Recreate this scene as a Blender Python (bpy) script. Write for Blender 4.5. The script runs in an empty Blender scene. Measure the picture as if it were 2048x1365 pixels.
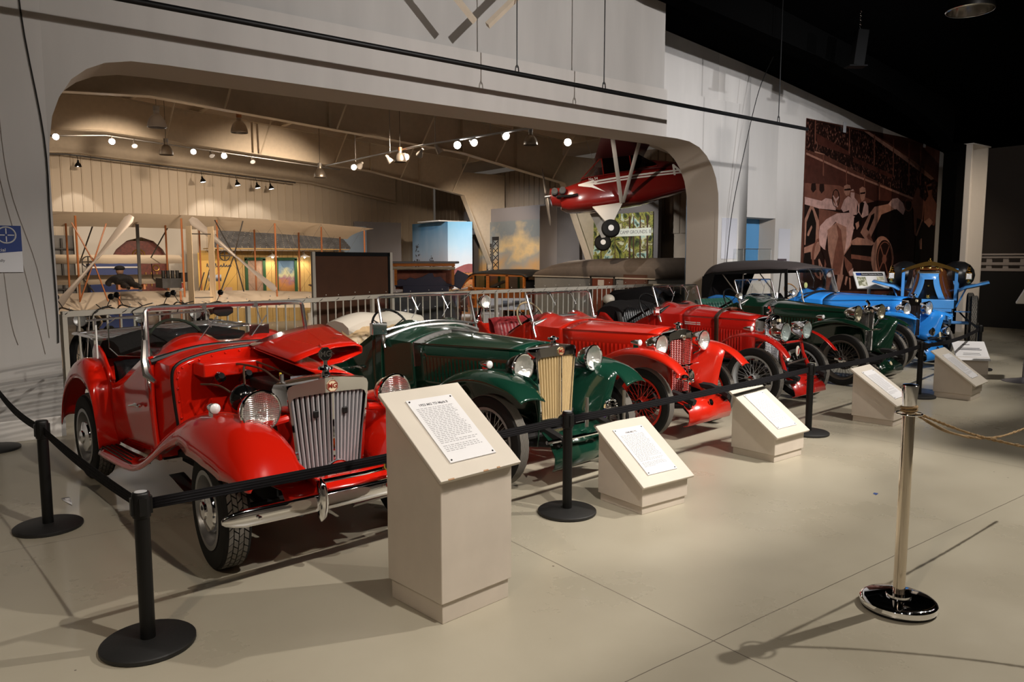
import bpy, math, random
from mathutils import Matrix, Vector, Euler
random.seed(7)
SC = bpy.context.scene
COL = SC.collection
PI = math.pi
# ---------------------------------------------------------------- camera
cam = bpy.data.objects.new('camera', bpy.data.cameras.new('camera'))
COL.objects.link(cam)
cam.location = (0, 0, 1.68)
cam.rotation_euler = (math.radians(90 - 6.09), 0, math.radians(53.0 - 90))
cam.data.sensor_width = 36
cam.data.lens = 1518 / 2048 * 36
cam.data.clip_start = .05
cam.data.clip_end = 200
SC.camera = cam
# ---------------------------------------------------------------- colour, world
SC.view_settings.view_transform = 'Standard'
SC.view_settings.look = 'None'
SC.view_settings.exposure = 0.5
SC.view_settings.gamma = 1
SC.view_settings.use_curve_mapping = False
try:
    SC.cycles.max_bounces = 7
    SC.cycles.diffuse_bounces = 3
    SC.cycles.glossy_bounces = 4
    SC.cycles.transparent_max_bounces = 12
    SC.cycles.sample_clamp_indirect = 4
except Exception:
    pass
W = bpy.data.worlds.new('world')
SC.world = W
W.use_nodes = True
W.node_tree.nodes['Background'].inputs[0].default_value = (.95, .8, .66, 1)
W.node_tree.nodes['Background'].inputs[1].default_value = .05


def spot(name, loc, target, watts, size=60, color=(1, .86, .72), blend=.35, rad=.04):
    l = bpy.data.lights.new(name, 'SPOT')
    l.energy = watts
    l.color = color
    l.spot_size = math.radians(size)
    l.spot_blend = blend
    l.shadow_soft_size = rad
    o = bpy.data.objects.new(name, l)
    COL.objects.link(o)
    o.location = loc
    o.rotation_euler = (Vector(target) - Vector(loc)).to_track_quat('-Z', 'Y').to_euler()
    return o


def area(name, loc, target, watts, sx, sy, color=(1, .86, .72)):
    l = bpy.data.lights.new(name, 'AREA')
    l.shape = 'RECTANGLE'
    l.size = sx
    l.size_y = sy
    l.energy = watts
    l.color = color
    o = bpy.data.objects.new(name, l)
    COL.objects.link(o)
    o.location = loc
    o.rotation_euler = (Vector(target) - Vector(loc)).to_track_quat('-Z', 'Y').to_euler()
    return o


WARM = (1, .80, .60)
NEUT = (1, .92, .83)
# museum track lights above the aisle
spot('track_light', (7.4, 1.0, 5.0), (3.4, 2.6, 0), 720, 75, NEUT)
spot('track_light', (-1.9, .3, 5.0), (3.2, 3.0, .2), 170, 80, WARM)
spot('track_light', (2.2, .6, 5.0), (1.9, 4.6, .7), 380, 58, NEUT)
spot('track_light', (4.6, .8, 5.0), (4.2, 5.2, .7), 400, 58, NEUT)
spot('track_light', (7.0, 1.2, 5.0), (6.4, 5.6, .7), 400, 58, NEUT)
spot('track_light', (9.6, 1.6, 5.0), (9.2, 5.8, .7), 400, 58, NEUT)
spot('track_light', (12.2, 2.2, 4.7), (12.4, 6.4, .7), 480, 56, NEUT)
spot('track_light', (11.2, 2.4, 4.6), (15.0, 6.9, 1.2), 420, 40, NEUT)  # extra spot added to brighten the brass-era car
# wall spots
spot('wall_spot', (12.0, 2.0, 4.6), (12.9, 8.3, 2.4), 560, 75, (.95, .96, 1), 1.)
spot('wall_spot', (6.5, .6, 4.9), (7.0, 8.3, 4.2), 760, 110, (1, .95, .93), 1.)
spot('wall_spot', (9.5, 3.0, 4.6), (13.4, 9.9, 3.6), 520, 80, (.97, .96, .98), 1.)  # added to lift the set-back wall to the arch wall's brightness
spot('wall_spot', (16.0, 3.0, 4.4), (17.0, 8.3, 2.2), 170, 75, NEUT, 1.)
spot('wall_spot', (17.8, 4.6, 4.2), (19.5, 8.0, 2.4), 260, 60, WARM, 1.)  # added to brighten the white steel column
# fill added on unseen wall behind the camera for chrome reflections; small track lamps
for x in (-2, 4, 10, 16):
    spot('front_wall_fill', (x, -5.5, 5.0), (x, -8, 1.0), 160, 60, (1, .93, .85), .8)
for k in range(11):
    l = bpy.data.lights.new('track_bulb', 'POINT')
    l.energy = 22
    l.color = NEUT
    l.shadow_soft_size = .05
    o = bpy.data.objects.new('track_bulb', l)
    COL.objects.link(o)
    o.location = (-2.2 + k * 1.45, .2 + (k % 3) * .35 - (.8 if k % 4 == 0 else 0), 4.9)
# back hall
HW = (1, .80, .60)
for x, y, z, tx, ty, tz, p, s in ((4.2, 14.5, 4.9, 4.5, 20, 1, 330, 110), (9.5, 16, 4.7, 9.5, 21, 1, 330, 110),
                                  (13.3, 13.5, 4.6, 13.5, 15, 0, 220, 120), (9.0, 21, 4.7, 8, 29, 1.5, 420, 110),
                                  (14.0, 21, 4.4, 16.5, 24, 1.5, 300, 110), (4.0, 22, 4.8, 4.5, 29, 2, 330, 110)):
    spot('hall_light', (x, y, z), (tx, ty, tz), p * 1.3, s * .8, HW, .7, .08)


# ---------------------------------------------------------------- materials
def new_mat(name):
    m = bpy.data.materials.new(name)
    m.use_nodes = True
    return m, m.node_tree, m.node_tree.nodes['Principled BSDF']


def M(name, col, rough=.5, metal=0., coat=0., spec=.5, noise=0., nscale=8., bump=0., bscale=60., emit=0., trans=0., stretch=None):
    m, nt, b = new_mat(name)
    b.inputs['Base Color'].default_value = (*col, 1)
    b.inputs['Roughness'].default_value = rough
    b.inputs['Metallic'].default_value = metal
    b.inputs['Coat Weight'].default_value = coat
    b.inputs['Coat Roughness'].default_value = .04
    b.inputs['Specular IOR Level'].default_value = spec
    if trans:
        b.inputs['Transmission Weight'].default_value = trans
    if emit:
        b.inputs['Emission Color'].default_value = (*col, 1)
        b.inputs['Emission Strength'].default_value = emit
    L = nt.links.new
    if noise or bump:
        tc = nt.nodes.new('ShaderNodeTexCoord')
        src = tc.outputs['Object']
        if stretch:
            mp = nt.nodes.new('ShaderNodeMapping')
            mp.inputs['Scale'].default_value = stretch
            L(src, mp.inputs[0])
            src = mp.outputs[0]
    if noise:
        n = nt.nodes.new('ShaderNodeTexNoise')
        n.inputs['Scale'].default_value = nscale
        n.inputs['Detail'].default_value = 6
        L(src, n.inputs['Vector'])
        r = nt.nodes.new('ShaderNodeMapRange')
        r.inputs[1].default_value = .3
        r.inputs[2].default_value = .7
        r.inputs[3].default_value = 1 - noise
        r.inputs[4].default_value = 1 + noise
        L(n.outputs[0], r.inputs[0])
        mx = nt.nodes.new('ShaderNodeVectorMath')
        mx.operation = 'SCALE'
        mx.inputs[0].default_value = col
        L(r.outputs[0], mx.inputs['Scale'])
        L(mx.outputs[0], b.inputs['Base Color'])
    if bump:
        n2 = nt.nodes.new('ShaderNodeTexNoise')
        n2.inputs['Scale'].default_value = bscale
        n2.inputs['Detail'].default_value = 3
        L(src, n2.inputs['Vector'])
        bp = nt.nodes.new('ShaderNodeBump')
        bp.inputs['Strength'].default_value = bump
        bp.inputs['Distance'].default_value = .01
        L(n2.outputs[0], bp.inputs['Height'])
        L(bp.outputs[0], b.inputs['Normal'])
    return m


def glass_mat(name, tint=(.95, .97, .97), alpha=.10, rough=.02):
    m, nt, b = new_mat(name)
    nt.nodes.remove(b)
    out = nt.nodes['Material Output']
    tr = nt.nodes.new('ShaderNodeBsdfTransparent')
    tr.inputs[0].default_value = (*tint, 1)
    gl = nt.nodes.new('ShaderNodeBsdfGlossy')
    gl.inputs['Roughness'].default_value = rough
    fr = nt.nodes.new('ShaderNodeLayerWeight')
    fr.inputs[0].default_value = .5
    pw = nt.nodes.new('ShaderNodeMath')
    pw.operation = 'POWER'
    pw.inputs[1].default_value = 4
    nt.links.new(fr.outputs['Facing'], pw.inputs[0])
    ad = nt.nodes.new('ShaderNodeMath')
    ad.operation = 'MULTIPLY_ADD'
    ad.inputs[1].default_value = .6
    ad.inputs[2].default_value = alpha
    mx = nt.nodes.new('ShaderNodeMixShader')
    L = nt.links.new
    L(pw.outputs[0], ad.inputs[0])
    L(ad.outputs[0], mx.inputs[0])
    L(tr.outputs[0], mx.inputs[1])
    L(gl.outputs[0], mx.inputs[2])
    L(mx.outputs[0], out.inputs[0])
    return m


def ramp_mat(name, stops, vec='Z', scale=(1, 1, 1), noise=0., nscale=3., rough=.6, off=0., detail=5, dist=0., zs=1.):
    """colour ramp driven by one object axis (or pure noise) plus noise"""
    m, nt, b = new_mat(name)
    L = nt.links.new
    tc = nt.nodes.new('ShaderNodeTexCoord')
    sp = nt.nodes.new('ShaderNodeSeparateXYZ')
    L(tc.outputs['Object'], sp.inputs[0])
    mp = nt.nodes.new('ShaderNodeMapping')
    mp.inputs['Scale'].default_value = scale
    L(tc.outputs['Object'], mp.inputs[0])
    n = nt.nodes.new('ShaderNodeTexNoise')
    n.inputs['Scale'].default_value = nscale
    n.inputs['Detail'].default_value = detail
    n.inputs['Distortion'].default_value = dist
    L(mp.outputs[0], n.inputs['Vector'])
    ma = nt.nodes.new('ShaderNodeMath')
    ma.operation = 'MULTIPLY_ADD'
    L(n.outputs[0], ma.inputs[0])
    ma.inputs[1].default_value = noise
    if vec in 'XYZ':
        ad = nt.nodes.new('ShaderNodeMath')
        ad.operation = 'MULTIPLY_ADD'
        ad.inputs[1].default_value = zs
        ad.inputs[2].default_value = off - noise * .5
        L(sp.outputs[vec], ad.inputs[0])
        L(ad.outputs[0], ma.inputs[2])
    else:
        ma.inputs[2].default_value = off
    cr = nt.nodes.new('ShaderNodeValToRGB')
    while len(cr.color_ramp.elements) < len(stops):
        cr.color_ramp.elements.new(.5)
    for e, (p, c) in zip(cr.color_ramp.elements, stops):
        e.position = p
        e.color = (*c, 1)
    L(ma.outputs[0], cr.inputs[0])
    L(cr.outputs[0], b.inputs['Base Color'])
    b.inputs['Roughness'].default_value = rough
    return m


def sr(r, g, b):
    f = lambda v: (v / 255 / 12.92) if v <= 10 else ((v / 255 + .055) / 1.055) ** 2.4
    return (f(r), f(g), f(b))


CHROME = M('chrome', (.86, .86, .88), .05, 1)
SATIN = M('polished_tube', (.88, .88, .90), .2, 1)
STEEL = M('brushed_steel', (.55, .54, .53), .3, 1)
PEWTER = M('dull_metal', (.32, .31, .30), .45, 1)
BRASS = M('brass', (.85, .56, .16), .12, 1)
NICKEL = M('nickel', (.70, .62, .52), .07, 1)
BLACK = M('black_plastic', (.005, .005, .005), .45, spec=.35)
BLACKG = M('black_gloss', (.004, .004, .004), .12, coat=.6)
RUBBER = M('rubber', (.010, .0095, .009), .75, spec=.25)
TREAD = M('tread_rubber', (.15, .14, .125), .85, spec=.2)
LEATHER = M('black_leather', (.010, .010, .011), .32, bump=.15, bscale=40)
CANVAS = M('black_canvas', (.010, .009, .009), .9, spec=.15, bump=.3, bscale=50)
DARK = M('dark_underside', (.006, .005, .005), .8)
IRON = M('oily_iron', (.03, .028, .026), .42, .5, noise=.3)
GLASS = glass_mat('windscreen_glass', alpha=.03)
LENSG = glass_mat('lamp_glass', (.97, .97, .95), .06)
REFL = M('lamp_reflector', (.85, .85, .84), .30, .75, bump=.6, bscale=55)
WHITE = M('white_plastic', (.75, .74, .72), .5)
PAPER = M('white_card', (.78, .78, .80), .55)
INK = M('printed_ink', (.10, .10, .11), .8)
INKL = M('printed_ink_light', (.42, .42, .44), .8)
FROST = M('frosted_lamp', (.85, .85, .86), .25, spec=.6)
GLOW = M('lit_bulb', (1, .93, .82), .5, emit=30)
WOODB = M('varnished_wood', sr(176, 112, 48), .35, coat=.4, noise=.25, nscale=6, stretch=(8, 8, 1))
CORD = M('cord', (.02, .018, .016), .8)


# ---------------------------------------------------------------- mesh builder
def T(x=0, y=0, z=0):
    return Matrix.Translation((x, y, z))


def R(ax, deg):
    return Matrix.Rotation(math.radians(deg), 4, ax)


def S(x, y, z):
    return Matrix.Diagonal((x, y, z, 1))


def lerp(a, b, t):
    return a + (b - a) * t


def interp(tab, x):
    """piecewise smooth interpolation of rows (key, v1, v2..)"""
    if x <= tab[0][0]:
        return list(tab[0][1:])
    for a, b in zip(tab, tab[1:]):
        if x <= b[0]:
            t = (x - a[0]) / (b[0] - a[0])
            return [lerp(p, q, t) for p, q in zip(a[1:], b[1:])]
    return list(tab[-1][1:])


def spline(pts, n=6, closed=False):
    """Catmull-Rom through points"""
    P = [Vector(p) for p in pts]
    k = len(P)
    out = []
    rng = range(k if closed else k - 1)
    for i in rng:
        if closed:
            a, b, c, d = P[i - 1], P[i], P[(i + 1) % k], P[(i + 2) % k]
        else:
            a, b, c, d = P[max(i - 1, 0)], P[i], P[i + 1], P[min(i + 2, k - 1)]
        for j in range(n):
            t = j / n
            out.append(.5 * ((2 * b) + (c - a) * t + (2 * a - 5 * b + 4 * c - d) * t * t + (3 * b - a - 3 * c + d) * t ** 3))
    if not closed:
        out.append(P[-1].copy())
    return out


class G:
    def __init__(s):
        s.v, s.f, s.m = [], [], []

    def add(s, vs, fs, m=0, mt=None):
        o = len(s.v)
        for p in vs:
            p = Vector(p)
            s.v.append(mt @ p if mt is not None else p)
        for q in fs:
            s.f.append([i + o for i in q])
            s.m.append(m)
        return s

    def box(s, c, d, m=0, mt=None, rot=None):
        hx, hy, hz = d[0] / 2, d[1] / 2, d[2] / 2
        vs = [Vector((x * hx, y * hy, z * hz)) for x in (-1, 1) for y in (-1, 1) for z in (-1, 1)]
        if rot is not None:
            vs = [rot @ v for v in vs]
        vs = [v + Vector(c) for v in vs]
        return s.add(vs, [(0, 1, 3, 2), (4, 6, 7, 5), (0, 4, 5, 1), (2, 3, 7, 6), (0, 2, 6, 4), (1, 5, 7, 3)], m, mt)

    def rings(s, rs, closed=True, caps=True, m=0, mt=None):
        """loft rings of equal point count"""
        n = len(rs[0])
        vs = [p for r in rs for p in r]
        fs = []
        for i in range(len(rs) - 1):
            for j in range(n if closed else n - 1):
                k = (j + 1) % n
                fs.append((i * n + j, i * n + k, (i + 1) * n + k, (i + 1) * n + j))
        if caps and closed:
            fs.append(tuple(range(n))[::-1])
            fs.append(tuple((len(rs) - 1) * n + j for j in range(n)))
        return s.add(vs, fs, m, mt)

    def grid(s, P, m=0, mt=None):
        return s.rings(P, closed=False, caps=False, m=m, mt=mt)

    def tube(s, pts, r, n=8, m=0, mt=None, closed=False, caps=True, flat=None):
        P = [Vector(p) for p in pts]
        k = len(P)
        rs = r if isinstance(r, (list, tuple)) else [r] * k
        up = None
        R_ = []
        for i in range(k):
            if closed:
                t = P[(i + 1) % k] - P[i - 1]
            else:
                t = P[min(i + 1, k - 1)] - P[max(i - 1, 0)]
            t.normalize()
            if up is None:
                up = Vector((0, 0, 1)) if abs(t.z) < .9 else Vector((1, 0, 0))
            u = up - t * up.dot(t)
            if u.length < 1e-5:
                u = t.orthogonal()
            u.normalize()
            up = u
            w = t.cross(u)
            fl = flat or 1
            R_.append([P[i] + (u * math.cos(a) + w * math.sin(a) * fl) * rs[i] for a in (2 * PI * j / n for j in range(n))])
        if closed:
            R_.append(R_[0])
        return s.rings(R_, True, caps and not closed, m, mt)

    def lathe(s, prof, n=24, m=0, mt=None, caps=False, arc=1.):
        """profile of (radius, height) turned about local z"""
        rs = []
        for r, h in prof:
            rs.append([Vector((max(r, 1e-4) * math.cos(2 * PI * j / n), max(r, 1e-4) * math.sin(2 * PI * j / n), h)) for j in range(n)])
        return s.rings(rs, True, caps, m, mt)

    def cyl(s, a, b, r, n=12, m=0, mt=None, r2=None):
        return s.tube([a, b], [r, r if r2 is None else r2], n, m, mt)

    def ball(s, c, r, n=12, m=0, mt=None, sc=(1, 1, 1)):
        k = max(5, n // 2)
        pr = [(r * math.sin(PI * i / k), -r * math.cos(PI * i / k)) for i in range(k + 1)]
        t = T(*c) @ S(*sc)
        return s.lathe(pr, n, m, (mt @ t) if mt is not None else t)

    def prism(s, poly, h, m=0, mt=None):
        """polygon in local xy, extruded 0..h along local z"""
        n = len(poly)
        vs = [(x, y, 0) for x, y in poly] + [(x, y, h) for x, y in poly]
        fs = [tuple(range(n))[::-1], tuple(range(n, 2 * n))]
        fs += [(i, (i + 1) % n, n + (i + 1) % n, n + i) for i in range(n)]
        return s.add(vs, fs, m, mt)

    def mesh(s, name, mats, smooth=38):
        me = bpy.data.meshes.new(name)
        me.from_pydata([tuple(v) for v in s.v], [], s.f)
        for mm in (mats if isinstance(mats, (list, tuple)) else [mats]):
            me.materials.append(mm)
        me.polygons.foreach_set('material_index', s.m)
        import bmesh
        bm = bmesh.new()
        bm.from_mesh(me)
        bmesh.ops.remove_doubles(bm, verts=bm.verts, dist=1e-5)
        bmesh.ops.recalc_face_normals(bm, faces=bm.faces)
        bm.to_mesh(me)
        bm.free()
        if smooth:
            me.polygons.foreach_set('use_smooth', [True] * len(me.polygons))
            me.set_sharp_from_angle(angle=math.radians(smooth))
        me.update()
        return me


def part(name, g, mats, parent=None, solid=0, bevel=0, sub=0, loc=None, rot=None, smooth=38, label=None, off=0):
    me = g if isinstance(g, bpy.types.Mesh) else g.mesh(name, mats, smooth)
    o = bpy.data.objects.new(name, me)
    COL.objects.link(o)
    if parent is not None:
        o.parent = parent
    if loc is not None:
        o.location = loc
    if rot is not None:
        o.rotation_euler = [math.radians(a) for a in rot]
    if sub:
        d = o.modifiers.new('sub', 'SUBSURF')
        d.levels = d.render_levels = sub
    if solid:
        d = o.modifiers.new('solid', 'SOLIDIFY')
        d.thickness = solid
        d.offset = off
    if bevel:
        d = o.modifiers.new('bev', 'BEVEL')
        d.width = bevel
        d.segments = 2
        d.limit_method = 'ANGLE'
        d.angle_limit = math.radians(40)
    if label:
        o['label'] = label
    return o


def tag(o, label, cat, group=None, kind=None):
    o['label'] = label
    o['category'] = cat
    if group:
        o['group'] = group
    if kind:
        o['kind'] = kind
    return o


def struct(o, label=None, cat=None):
    o['kind'] = 'structure'
    if label:
        o['label'] = label
    if cat:
        o['category'] = cat
    return o


def empty(name, loc=(0, 0, 0), rz=0, label=None, cat=None, group=None, rot=None):
    o = bpy.data.objects.new(name, None)
    COL.objects.link(o)
    o.empty_display_size = .2
    o.location = loc
    o.rotation_euler = (0, 0, math.radians(rz)) if rot is None else [math.radians(a) for a in rot]
    if label:
        tag(o, label, cat, group)
    return o


def copy_tree(o, parent=None):
    c = o.copy()
    COL.objects.link(c)
    c.parent = parent
    for ch in o.children:
        copy_tree(ch, c)
    return c


def text_mesh(txt, size, align='CENTER', depth=.0006, bold=0.):
    cu = bpy.data.curves.new('t', 'FONT')
    cu.body = txt
    cu.size = size
    cu.align_x = align
    cu.align_y = 'CENTER'
    cu.extrude = depth
    cu.offset = bold
    cu.resolution_u = 3
    o = bpy.data.objects.new('t', cu)
    COL.objects.link(o)
    bpy.context.view_layer.update()
    dg = bpy.context.evaluated_depsgraph_get()
    me = bpy.data.meshes.new_from_object(o.evaluated_get(dg))
    bpy.data.objects.remove(o)
    return me


def text_part(name, txt, size, mat, parent, mtx, align='CENTER', depth=.0006, bold=0.):
    me = text_mesh(txt, size, align, depth, bold)
    me.materials.clear()
    me.materials.append(mat)
    me.transform(mtx)
    o = bpy.data.objects.new(name, me)
    COL.objects.link(o)
    o.parent = parent
    return o


def blob(pts, rads, levels=2, name='body', mat=None, parent=None, edges=None):
    """continuous skinned figure"""
    me = bpy.data.meshes.new(name)
    if edges is None:
        edges = [(i, i + 1) for i in range(len(pts) - 1)]
    me.from_pydata(pts, edges, [])
    o = bpy.data.objects.new(name, me)
    COL.objects.link(o)
    if mat:
        me.materials.append(mat)
    o.modifiers.new('skin', 'SKIN')
    if not me.skin_vertices:
        bpy.context.view_layer.objects.active = o
    for i, r in enumerate(rads):
        me.skin_vertices[0].data[i].radius = r if isinstance(r, tuple) else (r, r)
        me.skin_vertices[0].data[i].use_root = (i == 0)
    d = o.modifiers.new('sub', 'SUBSURF')
    d.levels = d.render_levels = levels
    o.parent = parent
    return o
# ================================================================= room shell
def wall_paint(name, base, stain=.07):
    m, nt, b = new_mat(name)
    L = nt.links.new
    tc = nt.nodes.new('ShaderNodeTexCoord')
    mp = nt.nodes.new('ShaderNodeMapping')
    mp.inputs['Scale'].default_value = (1.2, 1.2, .22)
    L(tc.outputs['Object'], mp.inputs[0])
    n = nt.nodes.new('ShaderNodeTexNoise')
    n.inputs['Scale'].default_value = 2.2
    n.inputs['Detail'].default_value = 6
    L(mp.outputs[0], n.inputs['Vector'])
    r = nt.nodes.new('ShaderNodeMapRange')
    r.inputs[1].default_value = .35
    r.inputs[2].default_value = .7
    r.inputs[3].default_value = 1 - stain
    r.inputs[4].default_value = 1.03
    L(n.outputs[0], r.inputs[0])
    mx = nt.nodes.new('ShaderNodeVectorMath')
    mx.operation = 'SCALE'
    mx.inputs[0].default_value = base
    L(r.outputs[0], mx.inputs['Scale'])
    L(mx.outputs[0], b.inputs['Base Color'])
    b.inputs['Roughness'].default_value = .75
    return m


PLASTER = wall_paint('painted_plaster', (.66, .63, .59))
PLASTER2 = wall_paint('painted_plaster_upper', (.58, .56, .53), .10)
CREAM = M('cream_steel', (.60, .50, .38), .6, noise=.05)
ROOFM = M('insulation_vinyl', (.50, .38, .26), .7, noise=.06, nscale=2)
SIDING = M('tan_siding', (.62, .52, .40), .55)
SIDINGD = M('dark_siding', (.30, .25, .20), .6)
BLACKC = M('black_ceiling_paint', (.0025, .0025, .0025), 1., spec=0.)
GREYP = M('grey_partition', (.24, .22, .22), .8)
DGREY = M('charcoal_wall', (.10, .085, .075), .8)


def floor_material():
    m, nt, b = new_mat('painted_concrete')
    L = nt.links.new
    N = nt.nodes.new
    tc = N('ShaderNodeTexCoord')
    n = N('ShaderNodeTexNoise')
    n.inputs['Scale'].default_value = .9
    n.inputs['Detail'].default_value = 8
    n.inputs['Roughness'].default_value = .6
    L(tc.outputs['Object'], n.inputs['Vector'])
    cr = N('ShaderNodeValToRGB')
    cr.color_ramp.elements[0].position = .3
    cr.color_ramp.elements[0].color = (.385, .35, .27, 1)
    cr.color_ramp.elements[1].position = .7
    cr.color_ramp.elements[1].color = (.455, .42, .33, 1)
    L(n.outputs[0], cr.inputs[0])
    # small dark chips
    v = N('ShaderNodeTexVoronoi')
    v.inputs['Scale'].default_value = 3.2
    L(tc.outputs['Object'], v.inputs['Vector'])
    lt = N('ShaderNodeMath')
    lt.operation = 'LESS_THAN'
    lt.inputs[1].default_value = .022
    L(v.outputs['Distance'], lt.inputs[0])
    # saw cut joints: x = 2.6 + 4.6 k, y = 2.05 + 3.1 k
    sp = N('ShaderNodeSeparateXYZ')
    L(tc.outputs['Object'], sp.inputs[0])
    msk = []
    for ax, off, per, wd in (('X', -2.66, 4.3, .0026), ('Y', -2.04, 3.13, .0022)):
        w_ = N('ShaderNodeMath')
        w_.operation = 'ADD'
        w_.inputs[1].default_value = off + per * 20.5
        L(sp.outputs[ax], w_.inputs[0])
        wob = N('ShaderNodeMath')
        wob.operation = 'MULTIPLY_ADD'
        wob.inputs[1].default_value = .03
        L(n.outputs[0], wob.inputs[0])
        L(w_.outputs[0], wob.inputs[2])
        md = N('ShaderNodeMath')
        md.operation = 'MODULO'
        md.inputs[1].default_value = per
        L(wob.outputs[0], md.inputs[0])
        sb = N('ShaderNodeMath')
        sb.operation = 'SUBTRACT'
        sb.inputs[1].default_value = per / 2
        L(md.outputs[0], sb.inputs[0])
        ab = N('ShaderNodeMath')
        ab.operation = 'ABSOLUTE'
        L(sb.outputs[0], ab.inputs[0])
        l2 = N('ShaderNodeMath')
        l2.operation = 'LESS_THAN'
        l2.inputs[1].default_value = wd
        L(ab.outputs[0], l2.inputs[0])
        msk.append(l2)
    mxm = N('ShaderNodeMath')
    mxm.operation = 'MAXIMUM'
    L(msk[0].outputs[0], mxm.inputs[0])
    L(msk[1].outputs[0], mxm.inputs[1])
    mx2 = N('ShaderNodeMath')
    mx2.operation = 'MAXIMUM'
    L(mxm.outputs[0], mx2.inputs[0])
    L(lt.outputs[0], mx2.inputs[1])
    mix = N('ShaderNodeMix')
    mix.data_type = 'RGBA'
    L(mx2.outputs[0], mix.inputs[0])
    L(cr.outputs[0], mix.inputs[6])
    mix.inputs[7].default_value = (.13, .11, .085, 1)
    L(mix.outputs[2], b.inputs['Base Color'])
    r = N('ShaderNodeMapRange')
    r.inputs[1].default_value = .3
    r.inputs[2].default_value = .7
    r.inputs[3].default_value = .22
    r.inputs[4].default_value = .40
    L(n.outputs[0], r.inputs[0])
    L(r.outputs[0], b.inputs['Roughness'])
    b.inputs['Specular IOR Level'].default_value = .45
    return m


FLOORM = floor_material()
YW0, YW1, YW2 = 8.30, 8.37, 8.98           # built-out face, wall face, rear face of the main wall
RAILP = [(1.15, 10.30), (6.5, 12.2), (14.5, 13.3), (14.95, 12.3)]   # line of the guard rail, corner by corner


g = G()
g.prism([(-6, -8), (26, -8), (26, 11.0), (15.1, 12.2), (14.6, 13.42), (6.46, 12.32), (1.05, 10.42), (-6, 8.9)], .5, mt=T(0, 0, -.5))
struct(part('floor', g, FLOORM, smooth=0))
g = G().box((7, 21, -.55), (28, 21, .1))
g.box((21.5, 26, -.55), (1, 1, .1))
struct(part('floor_hall', g, M('grey_hall_concrete', (.30, .27, .23), .35, noise=.12, nscale=1), smooth=0))

# ---- main wall with the arched opening and a doorway niche
ARCHL = [(.89, 2.55), (.90, 2.75), (.935, 3.0), (1.0, 3.18), (1.11, 3.36), (1.24, 3.47), (1.40, 3.55), (1.63, 3.60), (1.95, 3.61)]
ARCHR = [(9.55, 3.61), (9.85, 3.59), (10.1, 3.52), (10.29, 3.40), (10.44, 3.24), (10.55, 3.05), (10.62, 2.8), (10.64, 2.5)]
ARCH = ARCHL + ARCHR
NICHE = (11.52, 12.38, 2.44)


def wall_segs(x0, x1, holes):
    """(xa, xb, hole height at a, at b) from left to right"""
    out = []
    x = x0
    for h in holes:
        if h[0][0] > x1:
            break
        if h[0][0] > x:
            out.append((x, h[0][0], 0, 0))
        for a, b in zip(h, h[1:]):
            out.append((a[0], b[0], a[1], b[1]))
        x = h[-1][0]
    if x < x1:
        out.append((x, x1, 0, 0))
    return out


def wall_mesh(x0, x1, zt, ya, yb, holes):
    g = G()
    for a, b, ha, hb in wall_segs(x0, x1, holes):
        g.add([(a, ya, ha), (b, ya, hb), (b, ya, zt), (a, ya, zt)], [(0, 1, 2, 3)])
        g.add([(a, yb, ha), (b, yb, hb), (b, yb, zt), (a, yb, zt)], [(3, 2, 1, 0)])
        if ha or hb:
            g.add([(a, ya, ha), (b, ya, hb), (b, yb, hb), (a, yb, ha)], [(0, 1, 2, 3)], 1)
        g.add([(a, ya, zt), (b, ya, zt), (b, yb, zt), (a, yb, zt)], [(0, 1, 2, 3)])
    for h in holes:
        for x, z in (h[0], h[-1]):
            if x0 < x < x1:
                g.add([(x, ya, 0), (x, yb, 0), (x, yb, z), (x, ya, z)], [(0, 1, 2, 3)], 1)
    for x in (x0, x1):
        zb = max([p[1] for h in holes for p in h if abs(p[0] - x) < 1e-6] + [0])
        g.add([(x, ya, zb), (x, yb, zb), (x, yb, zt), (x, ya, zt)], [(0, 1, 2, 3)])
    return g


KW = 1.189                                                    # the right-hand wall stands back from the arch wall


def kw(x, z):
    return x * KW, 1.68 + (z - 1.68) * KW


YR = YW1 * KW
NX0, NX1, NZ = kw(NICHE[0], 0)[0], kw(NICHE[1], 0)[0], kw(0, NICHE[2])[1]
nh = [(NX0, NZ), (NX1, NZ)]
SOFF = M('cream_soffit', (.62, .52, .42), .7)
XS = 9.3                       # here the wall turns back; its right-hand part stands at YR
ARCH_A = ARCHL + [(XS, 3.61)]
ARCH_B = [kw(x, z) for x, z in [(XS, 3.61)] + ARCHR]
g = wall_mesh(-6, XS, 6.6, YW1, YW2, [ARCH_A])
struct(part('wall_back', g, [PLASTER2, SOFF], smooth=25))
g = wall_mesh(-6, XS, 4.335, YW0, YW1 + .004, [ARCH_A])
struct(part('trim_1', g, [PLASTER, SOFF], smooth=25))
XK = kw(XS, 0)[0]
g = wall_mesh(XK, 22.6, 7.2, YR, YR + (YW2 - YW1) * KW, [ARCH_B, nh])
# return joining both parts
g.add([(XS, YW1 + .02, 3.61), (XK, YR, kw(0, 3.61)[1]), (XK, YR, 7.0), (XS, YW1 + .02, 7.0)], [(0, 1, 2, 3)])
struct(part('wall_recess', g, [PLASTER, SOFF], smooth=25))
g = wall_mesh(XK, kw(11.2, 0)[0], kw(0, 4.335)[1], YW0 * KW, YR + .004, [ARCH_B])
struct(part('trim_2', g, [PLASTER, SOFF], smooth=25))
# baseboard strip left of the opening
g = G().box((-2.6, YW0 - .012, .10), (6.9, .024, .20))
struct(part('baseboard_left', g, PLASTER, bevel=.005))
g2 = G().box((kw(11.0, 0)[0], YW0 * KW - .012, .08), (.7, .024, .16))
struct(part('baseboard_right', g2, PLASTER, bevel=.005))
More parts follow.
